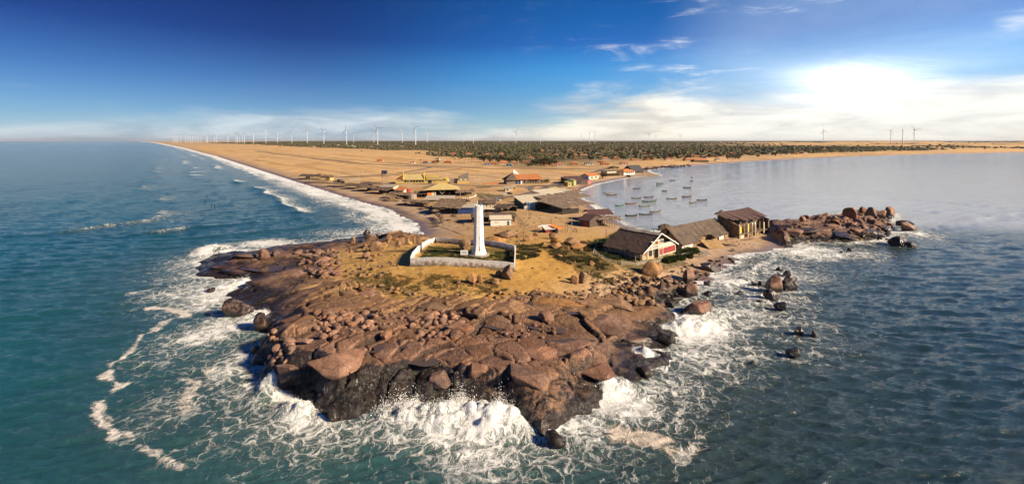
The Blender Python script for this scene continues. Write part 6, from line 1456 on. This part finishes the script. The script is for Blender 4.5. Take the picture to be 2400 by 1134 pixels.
# ------------------------------------------------------------------ boats in the bay
def boat_parts():
    n = 13; hull = MB(); out = []; inn = []
    for i in range(n):
        u = i / (n - 1) * 2 - 1; w = .85 * (1 - abs(u) ** 2.6) + .03; sh = .62 + .75 * max(0, u) ** 2.5 + .42 * max(0, -u) ** 2.5
        x = 5 * u + (.5 * max(0, u) ** 3 - .3 * max(0, -u) ** 3)
        out.append([(x * .92, 0, -.35), (x * .95, -w * .62, -.15), (x, -w, sh)]); inn.append([(x * .9, 0, .05), (x * .93, -w * .5, .1), (x * .985, -w * .88, sh)])
    V = []; F = []
    for S in (out, inn):
        for r in S:
            a, b, c = r; V += [c, b, a, (b[0], -b[1], b[2]), (c[0], -c[1], c[2])]
    for i in range(n - 1):
        for k in range(4):
            q = (i * 5 + k, (i + 1) * 5 + k, (i + 1) * 5 + k + 1, i * 5 + k + 1); F.append(q[::-1]); m = n * 5; F.append(tuple(z + m for z in q))
        for k in (0, 4):
            q = (i * 5 + k, (i + 1) * 5 + k, (i + 1) * 5 + k + n * 5, i * 5 + k + n * 5); F.append(q if k == 0 else q[::-1])
    F += [(0, 1, 2, 3, 4), (n * 5 - 1, n * 5 - 2, n * 5 - 3, n * 5 - 4, n * 5 - 5)]
    H = lambda m: MB().add(V, F).mesh('hull', m)
    return H, [MB().box(x - .14, x + .14, -.7, .7, .42, .5).mesh('thwart', WOOD) for x in (-2.6, -.6, 1.4)], MB().box(-4.75, -4.35, -.35, .35, .6, 1.25)
HULL, THW, MOT = boat_parts()
BCOL = {'olive': (.135, .120, .070), 'brown': (.120, .070, .048), 'dark': (.055, .048, .042), 'teal': (.055, .175, .150), 'green': (.075, .125, .088), 'blue': (.060, .075, .095), 'grey': (.20, .17, .14), 'red': (.17, .065, .045)}
BH = {k: HULL(mat('boat_' + k, c, .7, .25, .8, .2, (.05, .04, .03), .4)) for k, c in BCOL.items()}
GUN = {k: None for k in BCOL}
for i, (x, y, w, rz, c, lab) in enumerate([
 (1424, 454, 20, .12, 'grey', 'pale grey boat, the leftmost, half behind another'), (1433, 458, 24, .0, 'brown', 'brown boat overlapping the leftmost pale one'), (1492, 443, 17, .05, 'dark', 'dark boat alone at the upper left of the fleet'), (1491, 466, 22, .05, 'dark', 'dark boat with seats, left of the big green boat'), (1452, 483, 21, .08, 'teal', 'small teal boat at the lower left of the fleet'),
 (1478, 478.5, 26, .05, 'red', 'reddish brown boat right of the teal one'), (1479, 507, 27, .0, 'dark', 'dark worn boat nearest the shore, square ended'), (1513, 504, 30, -.05, 'blue', 'blue-grey boat with tall prow, near the shore'), (1535, 498, 26, .2, 'olive', 'olive boat behind the blue-grey one'), (1510, 485, 26, .05, 'olive', 'dark olive boat in the middle of the fleet'), (1521, 473.5, 33, .05, 'green', 'largest boat, green with a red stem'),
 (1520, 463, 22, .08, 'dark', 'dark boat just behind the largest green one'), (1574, 467, 24, .05, 'olive', 'olive boat in the right half of the fleet'), (1609, 462, 21, -.05, 'brown', 'brown boat at the right with raised ends'), (1645, 470, 24, .05, 'dark', 'rightmost boat, dark and long'), (1624, 476, 20, .3, 'olive', 'short olive boat left of the rightmost one'), (1557, 448.5, 10, -.4, 'green', 'green boat seen nearly end-on in the middle'),
 (1610, 440.5, 17, -.2, 'dark', 'dark boat alone at the upper right'), (1544, 435, 13, .25, 'green', 'small green boat, nearer of an upper pair'), (1546, 430.5, 16, .0, 'green', 'small green boat, farther of an upper pair'), (1576, 423.5, 12, .0, 'brown', 'small brown boat far out in the middle'), (1621, 424, 6, -.35, 'olive', 'tiny olive boat far right, nearer of two'), (1621.5, 416, 5, -.35, 'grey', 'tiny grey boat farthest away of all')]):
    wx, wy = px0(x, y); s = w * wy / FPX / 10 / max(.35, abs(math.cos(rz)))
    t = empty('fishing_boat', (wx, wy, .02), rz, label=lab, cat='boat', group='fishing boats at anchor in the bay'); t.scale = (s, max(s, .75), max(s, .8) * 1.15)
    inst('hull', BH[c], t)
    for m in THW: inst('thwart', m, t)
    if i in (6, 7, 10, 8): MB().box(4.75, 5.35, -.12, .12, .9, 1.95).build('stem_post', RED if i == 10 else WOOD, t)
    if i % 3 == 0: MB().box(-4.6, -4.2, -.2, .2, .75, 1.25).build('outboard_motor', TYRE, t)

# ------------------------------------------------------------------ odds and ends lying about the village
def litter():
    g = random.Random(44); mb = MB(); poly = [(760, 432), (900, 462), (1010, 512), (1060, 545), (1240, 548), (1400, 548), (1380, 520), (1280, 500), (1290, 445), (1100, 440), (900, 425)]; n = 0
    while n < 420:
        x, y = g.uniform(760, 1400), g.uniform(425, 550)
        if not inside(np.array([x]), np.array([y]), poly)[0]: continue
        n += 1; p = hit(x, y); s = g.uniform(.12, .5) * (2.2 if g.random() < .08 else 1); a = g.uniform(0, 6.3); c, q = math.cos(a), math.sin(a); l = s * g.uniform(1, 3.5); h = s * g.uniform(.3, .9)
        V = [(p.x + u * l * c - v * s * q, p.y + u * l * q + v * s * c, p.z + w * h - .05) for w in (0, 1) for u, v in ((-.5, -.5), (.5, -.4), (.4, .5), (-.5, .4))]
        mb.add(V, [(0, 3, 2, 1), (4, 5, 6, 7), (0, 1, 5, 4), (1, 2, 6, 5), (2, 3, 7, 6), (3, 0, 4, 7)])
    o = mb.build('scattered_debris', WOOD, None, kind='stuff'); o['label'] = 'bits of wood and rubbish strewn over the village sand'; o['category'] = 'debris'
litter()
# ------------------------------------------------------------------ wind turbines
def m_turb():
    t = NT('turbine_white'); return t.set(Base_Color=(.50, .52, .56), Roughness=.5)
TURB = m_turb()
TOWM = MB().lathe([(2.4, -3), (2.2, 0), (1.4, 90)], 10).mesh('tower', TURB, True)
NACM = MB().prism_x([(-4.5, -1.6), (5.5, -1.6), (6, 1.2), (5, 1.9), (-4.5, 1.7)], -1.7, 1.7).mesh('nacelle', TURB)
HUBM = MB().tube((0, -6.6, 0), (0, -4.4, 0), .9, 1.8, 10).mesh('hub', TURB, True)
def blade():
    mb = MB(); P = []
    for r, c, th in ((1.2, 1.6, 1.0), (5, 3.6, .8), (14, 2.8, .5), (26, 1.9, .3), (36, .8, .15)):
        P += [(-c * .35, -5.4 - th / 2, r), (c * .65, -5.4 - th * .2, r), (c * .65, -5.4 + th * .2, r), (-c * .35, -5.4 + th / 2, r)]
    F = [(j * 4 + k, j * 4 + (k + 1) % 4, (j + 1) * 4 + (k + 1) % 4, (j + 1) * 4 + k) for j in range(4) for k in range(4)] + [(3, 2, 1, 0), (16, 17, 18, 19)]
    return mb.add(P, F).mesh('blade', TURB)
BLM = blade()
TB = [(407, 318, 331), (412, 318, 331), (416, 318, 331), (423.5, 318.5, 331), (435, 317, 331), (441, 318, 331), (446, 317, 332), (451, 318, 331), (457, 318, 331.5), (464, 317, 332), (471, 318, 331), (483, 316, 332), (486.5, 316, 332), (503, 317, 331.5), (508, 317, 331.5), (534, 315, 334), (553, 314.5, 334), (557, 315, 334.5), (562, 316, 335), (568.5, 315, 335.5), (573, 314, 339), (594, 312, 335), (623, 311, 335.5), (650, 311, 335.5), (684, 310, 336), (720, 308, 337), (759, 306, 337.5), (812, 304, 338.5), (829, 313, 335), (876, 310, 336), (885, 301, 338.5), (943, 310, 336), (974, 298, 341), (1001, 308, 337), (1085, 313, 337), (1109, 309, 339), (1172, 314, 338.5), (1209, 309, 340.5), (1266.5, 312, 338.5), (1362, 315, 339), (1381.5, 311, 341), (1394, 310, 341.5), (1441, 314, 339), (1521, 314, 340), (1536, 319, 339), (1594, 317, 340), (1930, 307, 347), (2088, 306, 346), (2116, 302, 347), (2143, 304, 350)]
for i, (x, hy, by) in enumerate(TB):
    d = min(90 * FPX / (by - hy), 7200); X = (x - 1200) / FPX * d; g = gz(X, d); hz = CAM_H + (HOR - hy) * d / FPX; k = (hz - g) / 92
    t = empty('wind_turbine', (X, d, g), random.uniform(-.5, .5) + math.atan2(-X, d) * .0, label='white wind turbine, %s from the left along the horizon' % ORD[i], cat='wind turbine', group='wind turbines along the horizon')
    t.scale = (k, k, k)
    inst('tower', TOWM, t); inst('nacelle', NACM, t, (0, 0, 91.5)); inst('hub', HUBM, t, (0, 0, 91.5))
    a = random.uniform(0, 2.1)
    for b in range(3): inst('blade', BLM, t, (0, 0, 91.5), (0, a + b * 2.0944, 0))
# ------------------------------------------------------------------ far houses
WALLS = [mat('far_white', (.62, .58, .50), .9, .12, .3, .1), mat('far_cream', (.48, .38, .25), .9, .12, .3, .1), mat('far_orange_wall', (.46, .22, .11), .9, .12, .3, .1), mat('far_blue_wall', (.10, .24, .42), .9, .12, .3, .1), mat('far_green_wall', (.045, .10, .07), .9, .12, .3, .1)]
def far_house(x0, x1, y, label, w=0, rm=None, dep=None, group=None, h=None, hip=True):
    a = hit(x0, y); s = a.y / FPX; L = (x1 - x0) * s; dep = dep or min(12, max(6, L * .7)); h = h or 2.8
    t = empty('far_house', a, random.uniform(-.12, .12), label=label, cat='house', group=group)
    MB().box(0, L, 0, dep, -2.5, h).build('wall', WALLS[w], t)
    rise = min(L, dep) * .28; e = .8; q = min(L, dep) / 2 * (.96 if hip else .02); z1 = h + rise
    P = [(-e, -e, h), (L + e, -e, h), (L + e, dep + e, h), (-e, dep + e, h)]; ra, rb = (q, dep / 2, z1), (L - q, dep / 2, z1)
    rf = MB()
    for c in ([P[0], P[1], rb, ra], [P[1], P[2], rb], [P[2], P[3], ra, rb], [P[3], P[0], ra]): rf.add(c, [tuple(range(len(c)))])
    rf.add(P, [(3, 2, 1, 0)]); rf.build('roof', rm or TILEF, t)
    n = max(1, int(L / 4))
    for i in range(n): MB().box(L * (i + .5) / n - .6, L * (i + .5) / n + .6, -.06, .04, .6 if i % 2 else 0, 2.1).build('window' if i % 2 else 'door', DARK, t)
SLT = mat('far_grey_roof', (.16, .15, .15), .9, .2, .4, .1)
for x0, x1, y, w, rm, lab in [(883, 897, 378.5, 2, None, 'lone orange-roofed house out on the bare plain at the left'), (960, 972, 384, 0, None, 'square orange-roofed house with dark front left of the palms'), (991, 1003, 383, 3, None, 'orange-roofed house on short pillars, second before the palms'), (1011, 1022, 382, 2, None, 'low orange house beside a shrub left of the palms'), (1020, 1030, 375, 0, SLT, 'white house with dark roof behind the palms'), (1040, 1058, 383, 2, None, 'wide salmon-roofed house left of the palm row'),
  (1054, 1068, 363.5, 2, None, 'orange roof at the left edge of the far scrub'), (1090, 1105, 364, 2, None, 'orange house behind the palm row, left'), (1135, 1150, 365, 2, None, 'orange house behind the dark trees, middle'), (1168, 1182, 364, 2, None, 'orange house behind the dark trees, right'), (1135, 1149, 387, 3, None, 'bright blue house with orange hipped roof'), (1150, 1163, 386, 2, None, 'orange house right of the blue one'), (1167, 1191, 386, 1, None, 'long orange-roofed house in the front row'), (1186, 1200, 390, 3, SLT, 'blue-grey shed in front of the long orange-roofed house'),
  (1203, 1215, 386, 1, None, 'small cream house with orange roof left of the dark grove'), (1229, 1240, 383, 2, None, 'small orange house behind the dark grove'), (1236, 1250, 373, 1, None, 'sandy-coloured house with orange roof above the dark grove'), (1271, 1297, 388, 2, None, 'red-orange roofed house at the right of the dark grove'), (1301, 1320, 390, 0, None, 'white house with tall orange roof in the front row'), (1337, 1355, 387, 2, None, 'low reddish house right of the tall orange roof'), (1371, 1389, 387, 0, SLT, 'white two-part house by the bay road'),
  (1402, 1415, 382, 2, None, 'red-orange roof behind the bay road, upper of two'), (1409, 1428, 387, 2, None, 'red-orange roof behind the bay road, lower of two'), (1454, 1473, 386, 0, None, 'white house with brown-orange roof by the sandy patch'), (1410, 1428, 375, 0, None, 'orange-roofed house at the foot of the far town'), (1438, 1445, 374.5, 2, None, 'tiny orange roof between two wider ones'), (1448, 1462, 374.5, 1, None, 'wide orange roof right of the tiny one'), (1480, 1492, 377, 2, None, 'red wall and roof left of the grassy bank'), (1509, 1522, 376, 2, None, 'salmon house behind the grassy bank, left'), (1521, 1532, 375, 2, None, 'salmon house behind the grassy bank, right'),
  (1560, 1577, 376, 0, None, 'long pinkish house near the bay shore'), (1606, 1626, 377, 1, None, 'orange-roofed house left of the green hall'), (1626, 1662, 380, 4, None, 'long green-walled hall with orange roof on the bay shore'), (1678, 1689, 377, 0, SLT, 'pale two-storey house right of the green hall'), (1264, 1276, 355.5, 2, None, 'bright orange roof alone in the scrub'), (1283, 1295, 365, 1, None, 'orange roof at the left of the upper town'), (1297, 1309, 366, 2, None, 'orange roof touching the left one of the upper town'), (1325, 1336, 366.5, 1, None, 'flat orange roof in the upper town'), (1346, 1354, 367, 2, None, 'small orange roof above the middle grove'), (1346, 1356, 374, 2, None, 'orange roof under the middle grove'), (1364, 1378, 367, 2, None, 'wide orange roof at the right of the upper town')]:
    far_house(x0, x1, y, lab, w, rm)
for i in range(105):
    while True:
        x = random.uniform(1330, 1960); y = random.uniform(343.5, 372)
        lim = np.interp(x, [1330, 1700, 1800, 1960], [372, 372, 365, 357])
        if y < lim and (y > 347 or random.random() < .5): break
    w = random.uniform(5, 11) * np.interp(y, [343, 372], [.55, 1.1]); far_house(x, x + w, y, 'small orange-roofed house scattered among the trees of the far town', random.choice((0, 1, 2, 2)), random.choice((None, None, None, SLT, mat('far_pale_roof', (.42, .36, .28), .9, .2, .4, .1))), group='small houses of the far town')
for i in range(14):
    x = random.uniform(700, 1150); y = random.uniform(340.5, 346); far_house(x, x + random.uniform(3, 6), y, 'tiny pale building at the far edge of the plain', 0, mat('far_pale_roof', (.42, .36, .28)), group='tiny buildings at the edge of the plain')
# ------------------------------------------------------------------ trees
def m_leaf(name, a, b):
    t = NT(name); p = t.pos(); n = t.noise(p, .35, 3); c = t.mix(t.sm(n, .3, .7), a, b)
    hs = t.n('ShaderNodeHueSaturation'); t.L.new(c, hs.inputs['Color']); t.put(hs.inputs['Value'], t.math('ADD', .75, t.math('MULTIPLY', t.rnd(), .5)))
    return t.set(Base_Color=hs.outputs[0], Roughness=.8, Specular_IOR_Level=.2)
LEAF = m_leaf('dark_leaves', (.042, .040, .018), (.080, .070, .028)); LEAFP = m_leaf('palm_leaves', (.035, .036, .014), (.070, .062, .024))
SCRUBM = m_leaf('scrub_leaves', (.048, .050, .022), (.095, .082, .038)); BARK = mat('bark', (.12, .085, .06), .95, .2, 2, .4)
def crown_mesh(seed, n=240, clumps=9):
    g = random.Random(seed); mb = MB(); C = [(g.uniform(-.62, .62), g.uniform(-.62, .62), g.uniform(.35, .85), g.uniform(.22, .40)) for _ in range(clumps)]
    for _ in range(n):
        cx, cy, cz, r = g.choice(C); d = Vector((g.gauss(0, 1), g.gauss(0, 1), g.gauss(0, .8))).normalized() * r * g.uniform(.6, 1.05)
        p = Vector((cx, cy, cz)) + d; a = Vector((g.gauss(0, 1), g.gauss(0, 1), g.gauss(0, .6))).normalized(); b = a.orthogonal().normalized(); s = g.uniform(.06, .13)
        mb.add([p - a * s - b * s * .6, p + a * s - b * s * .5, p + a * s * .8 + b * s * .6, p - a * s * .9 + b * s * .5], [(0, 1, 2, 3)])
    return mb.mesh('crown', LEAF)
CROWNS = [crown_mesh(i) for i in range(6)]
def trunk_mesh():
    mb = MB().tube((0, 0, -.1), (.03, 0, .45), .05, .035)
    for k in range(4):
        a = k * 1.6; mb.tube((.03, 0, .36), (.03 + .35 * math.cos(a), .35 * math.sin(a), .7), .025, .012, 5)
    return mb.mesh('trunk', BARK)
TRK = trunk_mesh()
def palm():
    mb = MB(); g = random.Random(9)
    for k in range(15):
        a = k * 2.4; el = g.uniform(-.2, .9); L = .34; prev = Vector((0, 0, 1)); w = .035; V = []
        for j in range(5):
            u = j / 4; r = L * u; z = 1 + r * el * 1.2 - .55 * L * u * u * 1.5; q = Vector((math.cos(a) * r, math.sin(a) * r, z)); sd = Vector((-math.sin(a), math.cos(a), 0)) * (w * (1 - u * .85))
            V += [q - sd + Vector((0, 0, -.02)), q, q + sd + Vector((0, 0, -.02))]
        mb.add(V, [(j * 3 + k2, j * 3 + k2 + 1, j * 3 + k2 + 4, j * 3 + k2 + 3) for j in range(4) for k2 in (0, 1)])
    return mb.mesh('crown', LEAFP), MB().tube((.04, 0, -.05), (0, 0, 1), .022, .015, 6).mesh('trunk', BARK)
PALM = palm()
def tree(x, y, hpx, wpx, label, group, kind=0, name='tree'):
    p = hit(x, y); s = p.y / FPX; t = empty(name, p, random.uniform(0, 6), label=label, cat='palm' if kind else 'tree', group=group)
    if kind: t.scale = (hpx * s, hpx * s, hpx * s); inst('crown', PALM[0], t); inst('trunk', PALM[1], t)
    else: t.scale = (wpx * s / 1.7, wpx * s / 1.7, hpx * s / 1.05); inst('crown', random.choice(CROWNS), t); inst('trunk', TRK, t)
for i in range(16): tree(1130 + i * 6.0 + random.uniform(-2, 2), random.uniform(378, 383), random.uniform(11, 18), random.uniform(10, 15), 'dark tree in the dense row behind the front orange houses', 'dark trees behind the front houses')
for i in range(20): tree(1243 + i * 2.9 + random.uniform(-2, 2), random.uniform(383, 390), np.interp(i, [0, 6, 14, 19], [6, 13, 15, 9]), random.uniform(12, 17), 'dark feathery tree in the slanting grove among the front houses', 'dark slanting grove')
for x, y, h in ((1085, 381, 13), (1090, 382, 15), (1099, 382, 16), (1105, 381, 17), (1109, 381, 13), (1120, 380, 9), (1077, 383, 12), (986, 384, 10), (1066, 381, 9), (1193, 374, 16), (1230, 374, 15), (1212, 376, 14), (1155, 368, 14), (1145, 366, 12), (1290, 372, 11), (1256, 362, 10)):
    tree(x, y, h, h, 'slender dark palm near the front orange houses', 'palms near the front houses', 1, 'palm_tree')
tree(1413, 419, 14, 19, 'round dark green bush tree on the bay beach', None); tree(1026, 383, 8, 12, 'spreading shrub tree by the dark-roofed white house', None)
tree(1280, 430, 10, 16, 'scrubby brown tree right of the orange-roofed bar', None); tree(1268, 430, 9, 9, 'thin scrubby tree touching the orange-roofed bar', None); tree(1437, 397, 8, 22, 'dark low tree above the cream compound', None)
for i in range(150):
    while True:
        x = random.uniform(1090, 2050); y = random.uniform(346, 378)
        lim = np.interp(x, [1090, 1250, 1400, 1700, 1800, 1950, 2050], [366, 372, 378, 376, 368, 358, 353])
        if y < lim: break
    s = np.interp(y, [346, 378], [4.5, 11]); tree(x, y, s * random.uniform(.8, 1.3), s * random.uniform(.9, 1.5), 'dark tree among the scattered houses of the far town', 'trees of the far town', 1 if random.random() < .18 else 0, 'tree')
# the wood farther inland reads as one mass
def wood():
    ico = bmesh.new(); bmesh.ops.create_icosphere(ico, subdivisions=1, radius=1); IV = np.array([v.co[:] for v in ico.verts]); IF = np.array([[v.index for v in f.verts] for f in ico.faces]); ico.free()
    g = np.random.default_rng(8); n = 16000
    px = g.uniform(560, 2420, n); py = 334 + 38 * g.random(n) ** 1.7
    d = FPX * 28 / (py - HOR); 
    for _ in range(5): X = (px - 1200) / FPX * d; z = np.maximum(ground(X, d), 0); d = np.clip(FPX * (CAM_H - z) / (py - HOR), 300, 9000)
    X = (px - 1200) / FPX * d; z = ground(X, d)
    rr_ = np.hypot(X, d); fsd_ = sdist(X, d, FOREST); fn_ = fbm(X / 160, d / 160, 4, 301); coast = sdist(X, d, COAST)
    sc = sstep(-.12, .12, fn_ * .55 + np.clip(fsd_ / 330, -.6, .62)) * (coast > 120)
    du = sstep(.30, .55, X / d) * sstep(2300, 2900, rr_) * sstep(7500, 5200, rr_); sc *= 1 - du * sstep(-.25, .05, fbm(X / 420, d / 260, 4, 77))
    sc *= 1 - sstep(.30, .48, fbm(X / 210, d / 90, 3, 321)) * .85
    ok = g.random(n) < sc; X, d, z = X[ok], d[ok], z[ok]; k = len(X)
    r = g.uniform(1.6, 3.6, k) * (1 + d / 5000); V = IV[None] * (1 + g.uniform(-.35, .35, (k, len(IV), 1))) * np.stack([r * 1.3, r * 1.3, r * .75 + 0 * r], 1)[:, None]
    V = V + np.stack([X, d, z + r * .35], 1)[:, None]; F = (IF[None] + (np.arange(k) * len(IV))[:, None, None]).reshape(-1, 3)
    me = bpy.data.meshes.new('wood'); me.vertices.add(k * len(IV)); me.vertices.foreach_set('co', V.astype(np.float32).ravel()); me.loops.add(F.size); me.loops.foreach_set('vertex_index', F.astype(np.int32).ravel())
    me.polygons.add(len(F)); me.polygons.foreach_set('loop_start', np.arange(0, F.size, 3, dtype=np.int32)); me.update(calc_edges=True); me.materials.append(SCRUBM)
    o = link(bpy.data.objects.new('distant_wood', me), kind='stuff'); o['label'] = 'low dark green wood covering the land behind the town'; o['category'] = 'wood'
wood()
# ------------------------------------------------------------------ low growth near the house and in the yard
def tufts(name, polys, n, h0, h1, m, label, z=5.0):
    V = []; F = []; g = random.Random(len(name))
    for poly, k in polys:
        xs = [p[0] for p in poly]; ys = [p[1] for p in poly]; pts = []
        while len(pts) < int(n * k):
            x, y = g.uniform(min(xs), max(xs)), g.uniform(min(ys), max(ys))
            if inside(np.array([x]), np.array([y]), poly)[0]: pts.append((x, y))
        a = np.array(pts); zz = np.full(len(a), z)
        for _ in range(6):
            d = FPX * (CAM_H - zz) / (a[:, 1] - HOR); X = (a[:, 0] - 1200) / FPX * d; zz = np.maximum(ground(X, d), 0)
        clump = fbm(X / 2.2, d / 2.2, 2, 611)
        for x, y, q, c in zip(X, d, zz, clump):
            if c < -.12: continue
            for b in range(5):
                t = g.uniform(0, 6.28); h = g.uniform(h0, h1) * (1 + max(0, c)); w = .07 + h * .10; lx, ly = math.cos(t) * h * .7, math.sin(t) * h * .7; o = len(V); bx, by = x + g.uniform(-.3, .3), y + g.uniform(-.3, .3)
                V += [(bx - w * math.sin(t), by + w * math.cos(t), q - .05), (bx + w * math.sin(t), by - w * math.cos(t), q - .05), (bx + lx, by + ly, q + h)]; F.append((o, o + 1, o + 2))
    o = MB().add(V, F).build(name, m, None, kind='stuff'); o['label'] = label; o['category'] = 'grass'
GRASSG = m_leaf('green_grass', (.030, .050, .012), (.075, .085, .022)); GRASSD = m_leaf('dry_grass', (.085, .072, .024), (.170, .120, .042)); SHRUB = m_leaf('green_shrub', (.020, .036, .010), (.050, .062, .018))
tufts('yard_grass', [([(1005, 576), (985, 606), (1200, 626), (1204, 592)], 1)], 2600, .12, .30, GRASSG, 'short green grass inside the lighthouse yard')
tufts('heath', [([(1212, 575), (1210, 612), (1262, 602), (1275, 570)], .6), ([(1270, 580), (1300, 606), (1395, 640), (1440, 624), (1380, 562), (1330, 572)], 1.1)], 2600, .15, .5, m_leaf('heath_leaves', (.050, .048, .018), (.105, .085, .034)), 'brown-green heath between the yard and the gabled house')
tufts('garden_grass', [([(1394, 590), (1412, 604), (1500, 618), (1505, 610), (1420, 576)], 1)], 1800, .2, .5, SHRUB, 'dark green garden grass round the gabled house')
tufts('dry_grass', [([(980, 640), (1000, 675), (1190, 690), (1180, 655)], .7), ([(800, 645), (830, 668), (990, 688), (985, 655), (880, 632)], .8), ([(1380, 640), (1420, 668), (1560, 662), (1540, 638)], .7)], 2000, .10, .30, GRASSD, 'dry grass tufts on the golden sand')
tufts('shrubs', [([(1552, 612), (1560, 618), (1622, 606), (1618, 598)], .5), ([(1586, 590), (1592, 600), (1640, 594), (1630, 586)], .4), ([(1392, 568), (1400, 585), (1440, 575), (1425, 562)], .6), ([(1430, 556), (1440, 566), (1470, 552), (1455, 548)], .3)], 1500, .5, 1.3, SHRUB, 'green shrubs along the fence and behind the gabled house')
# ------------------------------------------------------------------ people
SKIN = mat('skin', (.22, .11, .065), .6, .08, 3, .0)
def person(px, label, shirt, trousers, rz=0., sea=False, pose=0, s=1.0):
    p = hit(*px) if not sea else Vector(px0(*px) + (-.55,))
    me = bpy.data.meshes.new('person'); st = .10 + .12 * pose
    J = [((0, 0, .95), .15), ((0, 0, 1.2), .15), ((0, 0, 1.42), .16), ((0, 0, 1.53), .06), ((0, -.02, 1.64), .095), ((0, -.02, 1.74), .08),
         ((.10, 0, .90), .10), ((.11, -st, .50), .075), ((.11, st * .3, .08), .05), ((.11, -.12 + st * .3, .03), .04), ((-.10, 0, .90), .10), ((-.11, st, .50), .075), ((-.11, st * 1.4, .08), .05), ((-.11, st * 1.4 - .12, .03), .04),
         ((.20, 0, 1.42), .07), ((.26, .03, 1.14), .052), ((.25, -.08, .90), .042), ((.25, -.10, .82), .035), ((-.20, 0, 1.42), .07), ((-.26, .03, 1.14), .052), ((-.25, -.08, .90), .042), ((-.25, -.10, .82), .035)]
    E = [(0, 1), (1, 2), (2, 3), (3, 4), (4, 5), (0, 6), (6, 7), (7, 8), (8, 9), (0, 10), (10, 11), (11, 12), (12, 13), (2, 14), (14, 15), (15, 16), (16, 17), (2, 18), (18, 19), (19, 20), (20, 21)]
    me.from_pydata([j[0] for j in J], E, []); o = bpy.data.objects.new('person', me); COL.objects.link(o)
    o.modifiers.new('skin', 'SKIN'); me.skin_vertices.new() if not me.skin_vertices else None
    for v, j in zip(me.skin_vertices[0].data, J): v.radius = (j[1], j[1] * .8)
    me.skin_vertices[0].data[0].use_root = True
    o.modifiers.new('sub', 'SUBSURF').levels = 1
    dg = bpy.context.evaluated_depsgraph_get(); m2 = bpy.data.meshes.new_from_object(o.evaluated_get(dg)); bpy.data.objects.remove(o)
    hairm = mat('dark_hair', (.02, .015, .012), .8, .1, 1, 0)
    for m in (SKIN, shirt, trousers, hairm): m2.materials.append(m)
    for f in m2.polygons:
        c = f.center; f.use_smooth = True
        f.material_index = 3 if (c.z > 1.69 or (c.z > 1.6 and c.y > .0)) else 0 if c.z > 1.50 or c.z < .42 or (abs(c.x) > .2 and c.z < 1.2) else 1 if c.z > .96 else 2
    o = bpy.data.objects.new('person', m2); o.location = p; o.rotation_euler = (0, 0, rz); o.scale = (s, s, s); link(o, None, label=label, cat='person')
CB = mat('black_cloth', (.015, .015, .017), .9, .1, 2, 0); CBL = mat('blue_cloth', (.05, .12, .35), .9, .1, 2, 0); CR = mat('red_cloth', (.45, .03, .03), .9, .1, 2, 0); CG = mat('khaki_cloth', (.2, .15, .09), .9, .1, 2, 0)
person((916, 626), 'person in black standing on a flat rock left of the yard wall', CB, CB, .3)
person((769, 562), 'person in dark clothes standing at the edge of the left rocks', CB, CG, .8, pose=.5)
person((797, 560), 'person in blue standing right of the one in dark clothes', CBL, CBL, -.5)
person((1453, 511), 'person wading in the bay left of the nearest boats', CB, CB, 0, sea=True)
person((1532, 546), 'person walking on the bay beach behind the gabled house', CB, CR, 1.2, pose=1)
person((1757, 560), 'person in red before the tall ruin', CR, CB, .2)
for i, (x, y) in enumerate(((485, 461), (515, 463), (481, 471), (496, 479), (503, 482))):
    o = person((x, y), 'bather floating far off the left beach', CB, CB, i, sea=True, s=1.3) if False else None
    wx, wy = px0(x, y); MB().lathe([(.05, -.5), (.32, -.2), (.30, .1), (.10, .25), (.16, .42), (.12, .58), (.02, .63)], 8).build('bather', CB, None, smooth=True, loc=(wx, wy, .25), label='bather with head and shoulders out of the sea off the left beach', cat='person', group='bathers off the left beach')
# ------------------------------------------------------------------ sea air
def haze():
    o = MB().box(-125000, 125000, -300, 46500, -8, 175).build('haze', None, None, kind='stuff')
    m = bpy.data.materials.new('sea_haze'); m.use_nodes = True; nt = m.node_tree; nt.nodes.clear()
    out = nt.nodes.new('ShaderNodeOutputMaterial'); v = nt.nodes.new('ShaderNodeVolumePrincipled')
    v.inputs['Color'].default_value = (.86, .90, .96, 1); v.inputs['Density'].default_value = 1.8e-5; v.inputs['Anisotropy'].default_value = .25
    nt.links.new(v.outputs[0], out.inputs['Volume']); o.data.materials.append(m)
haze()
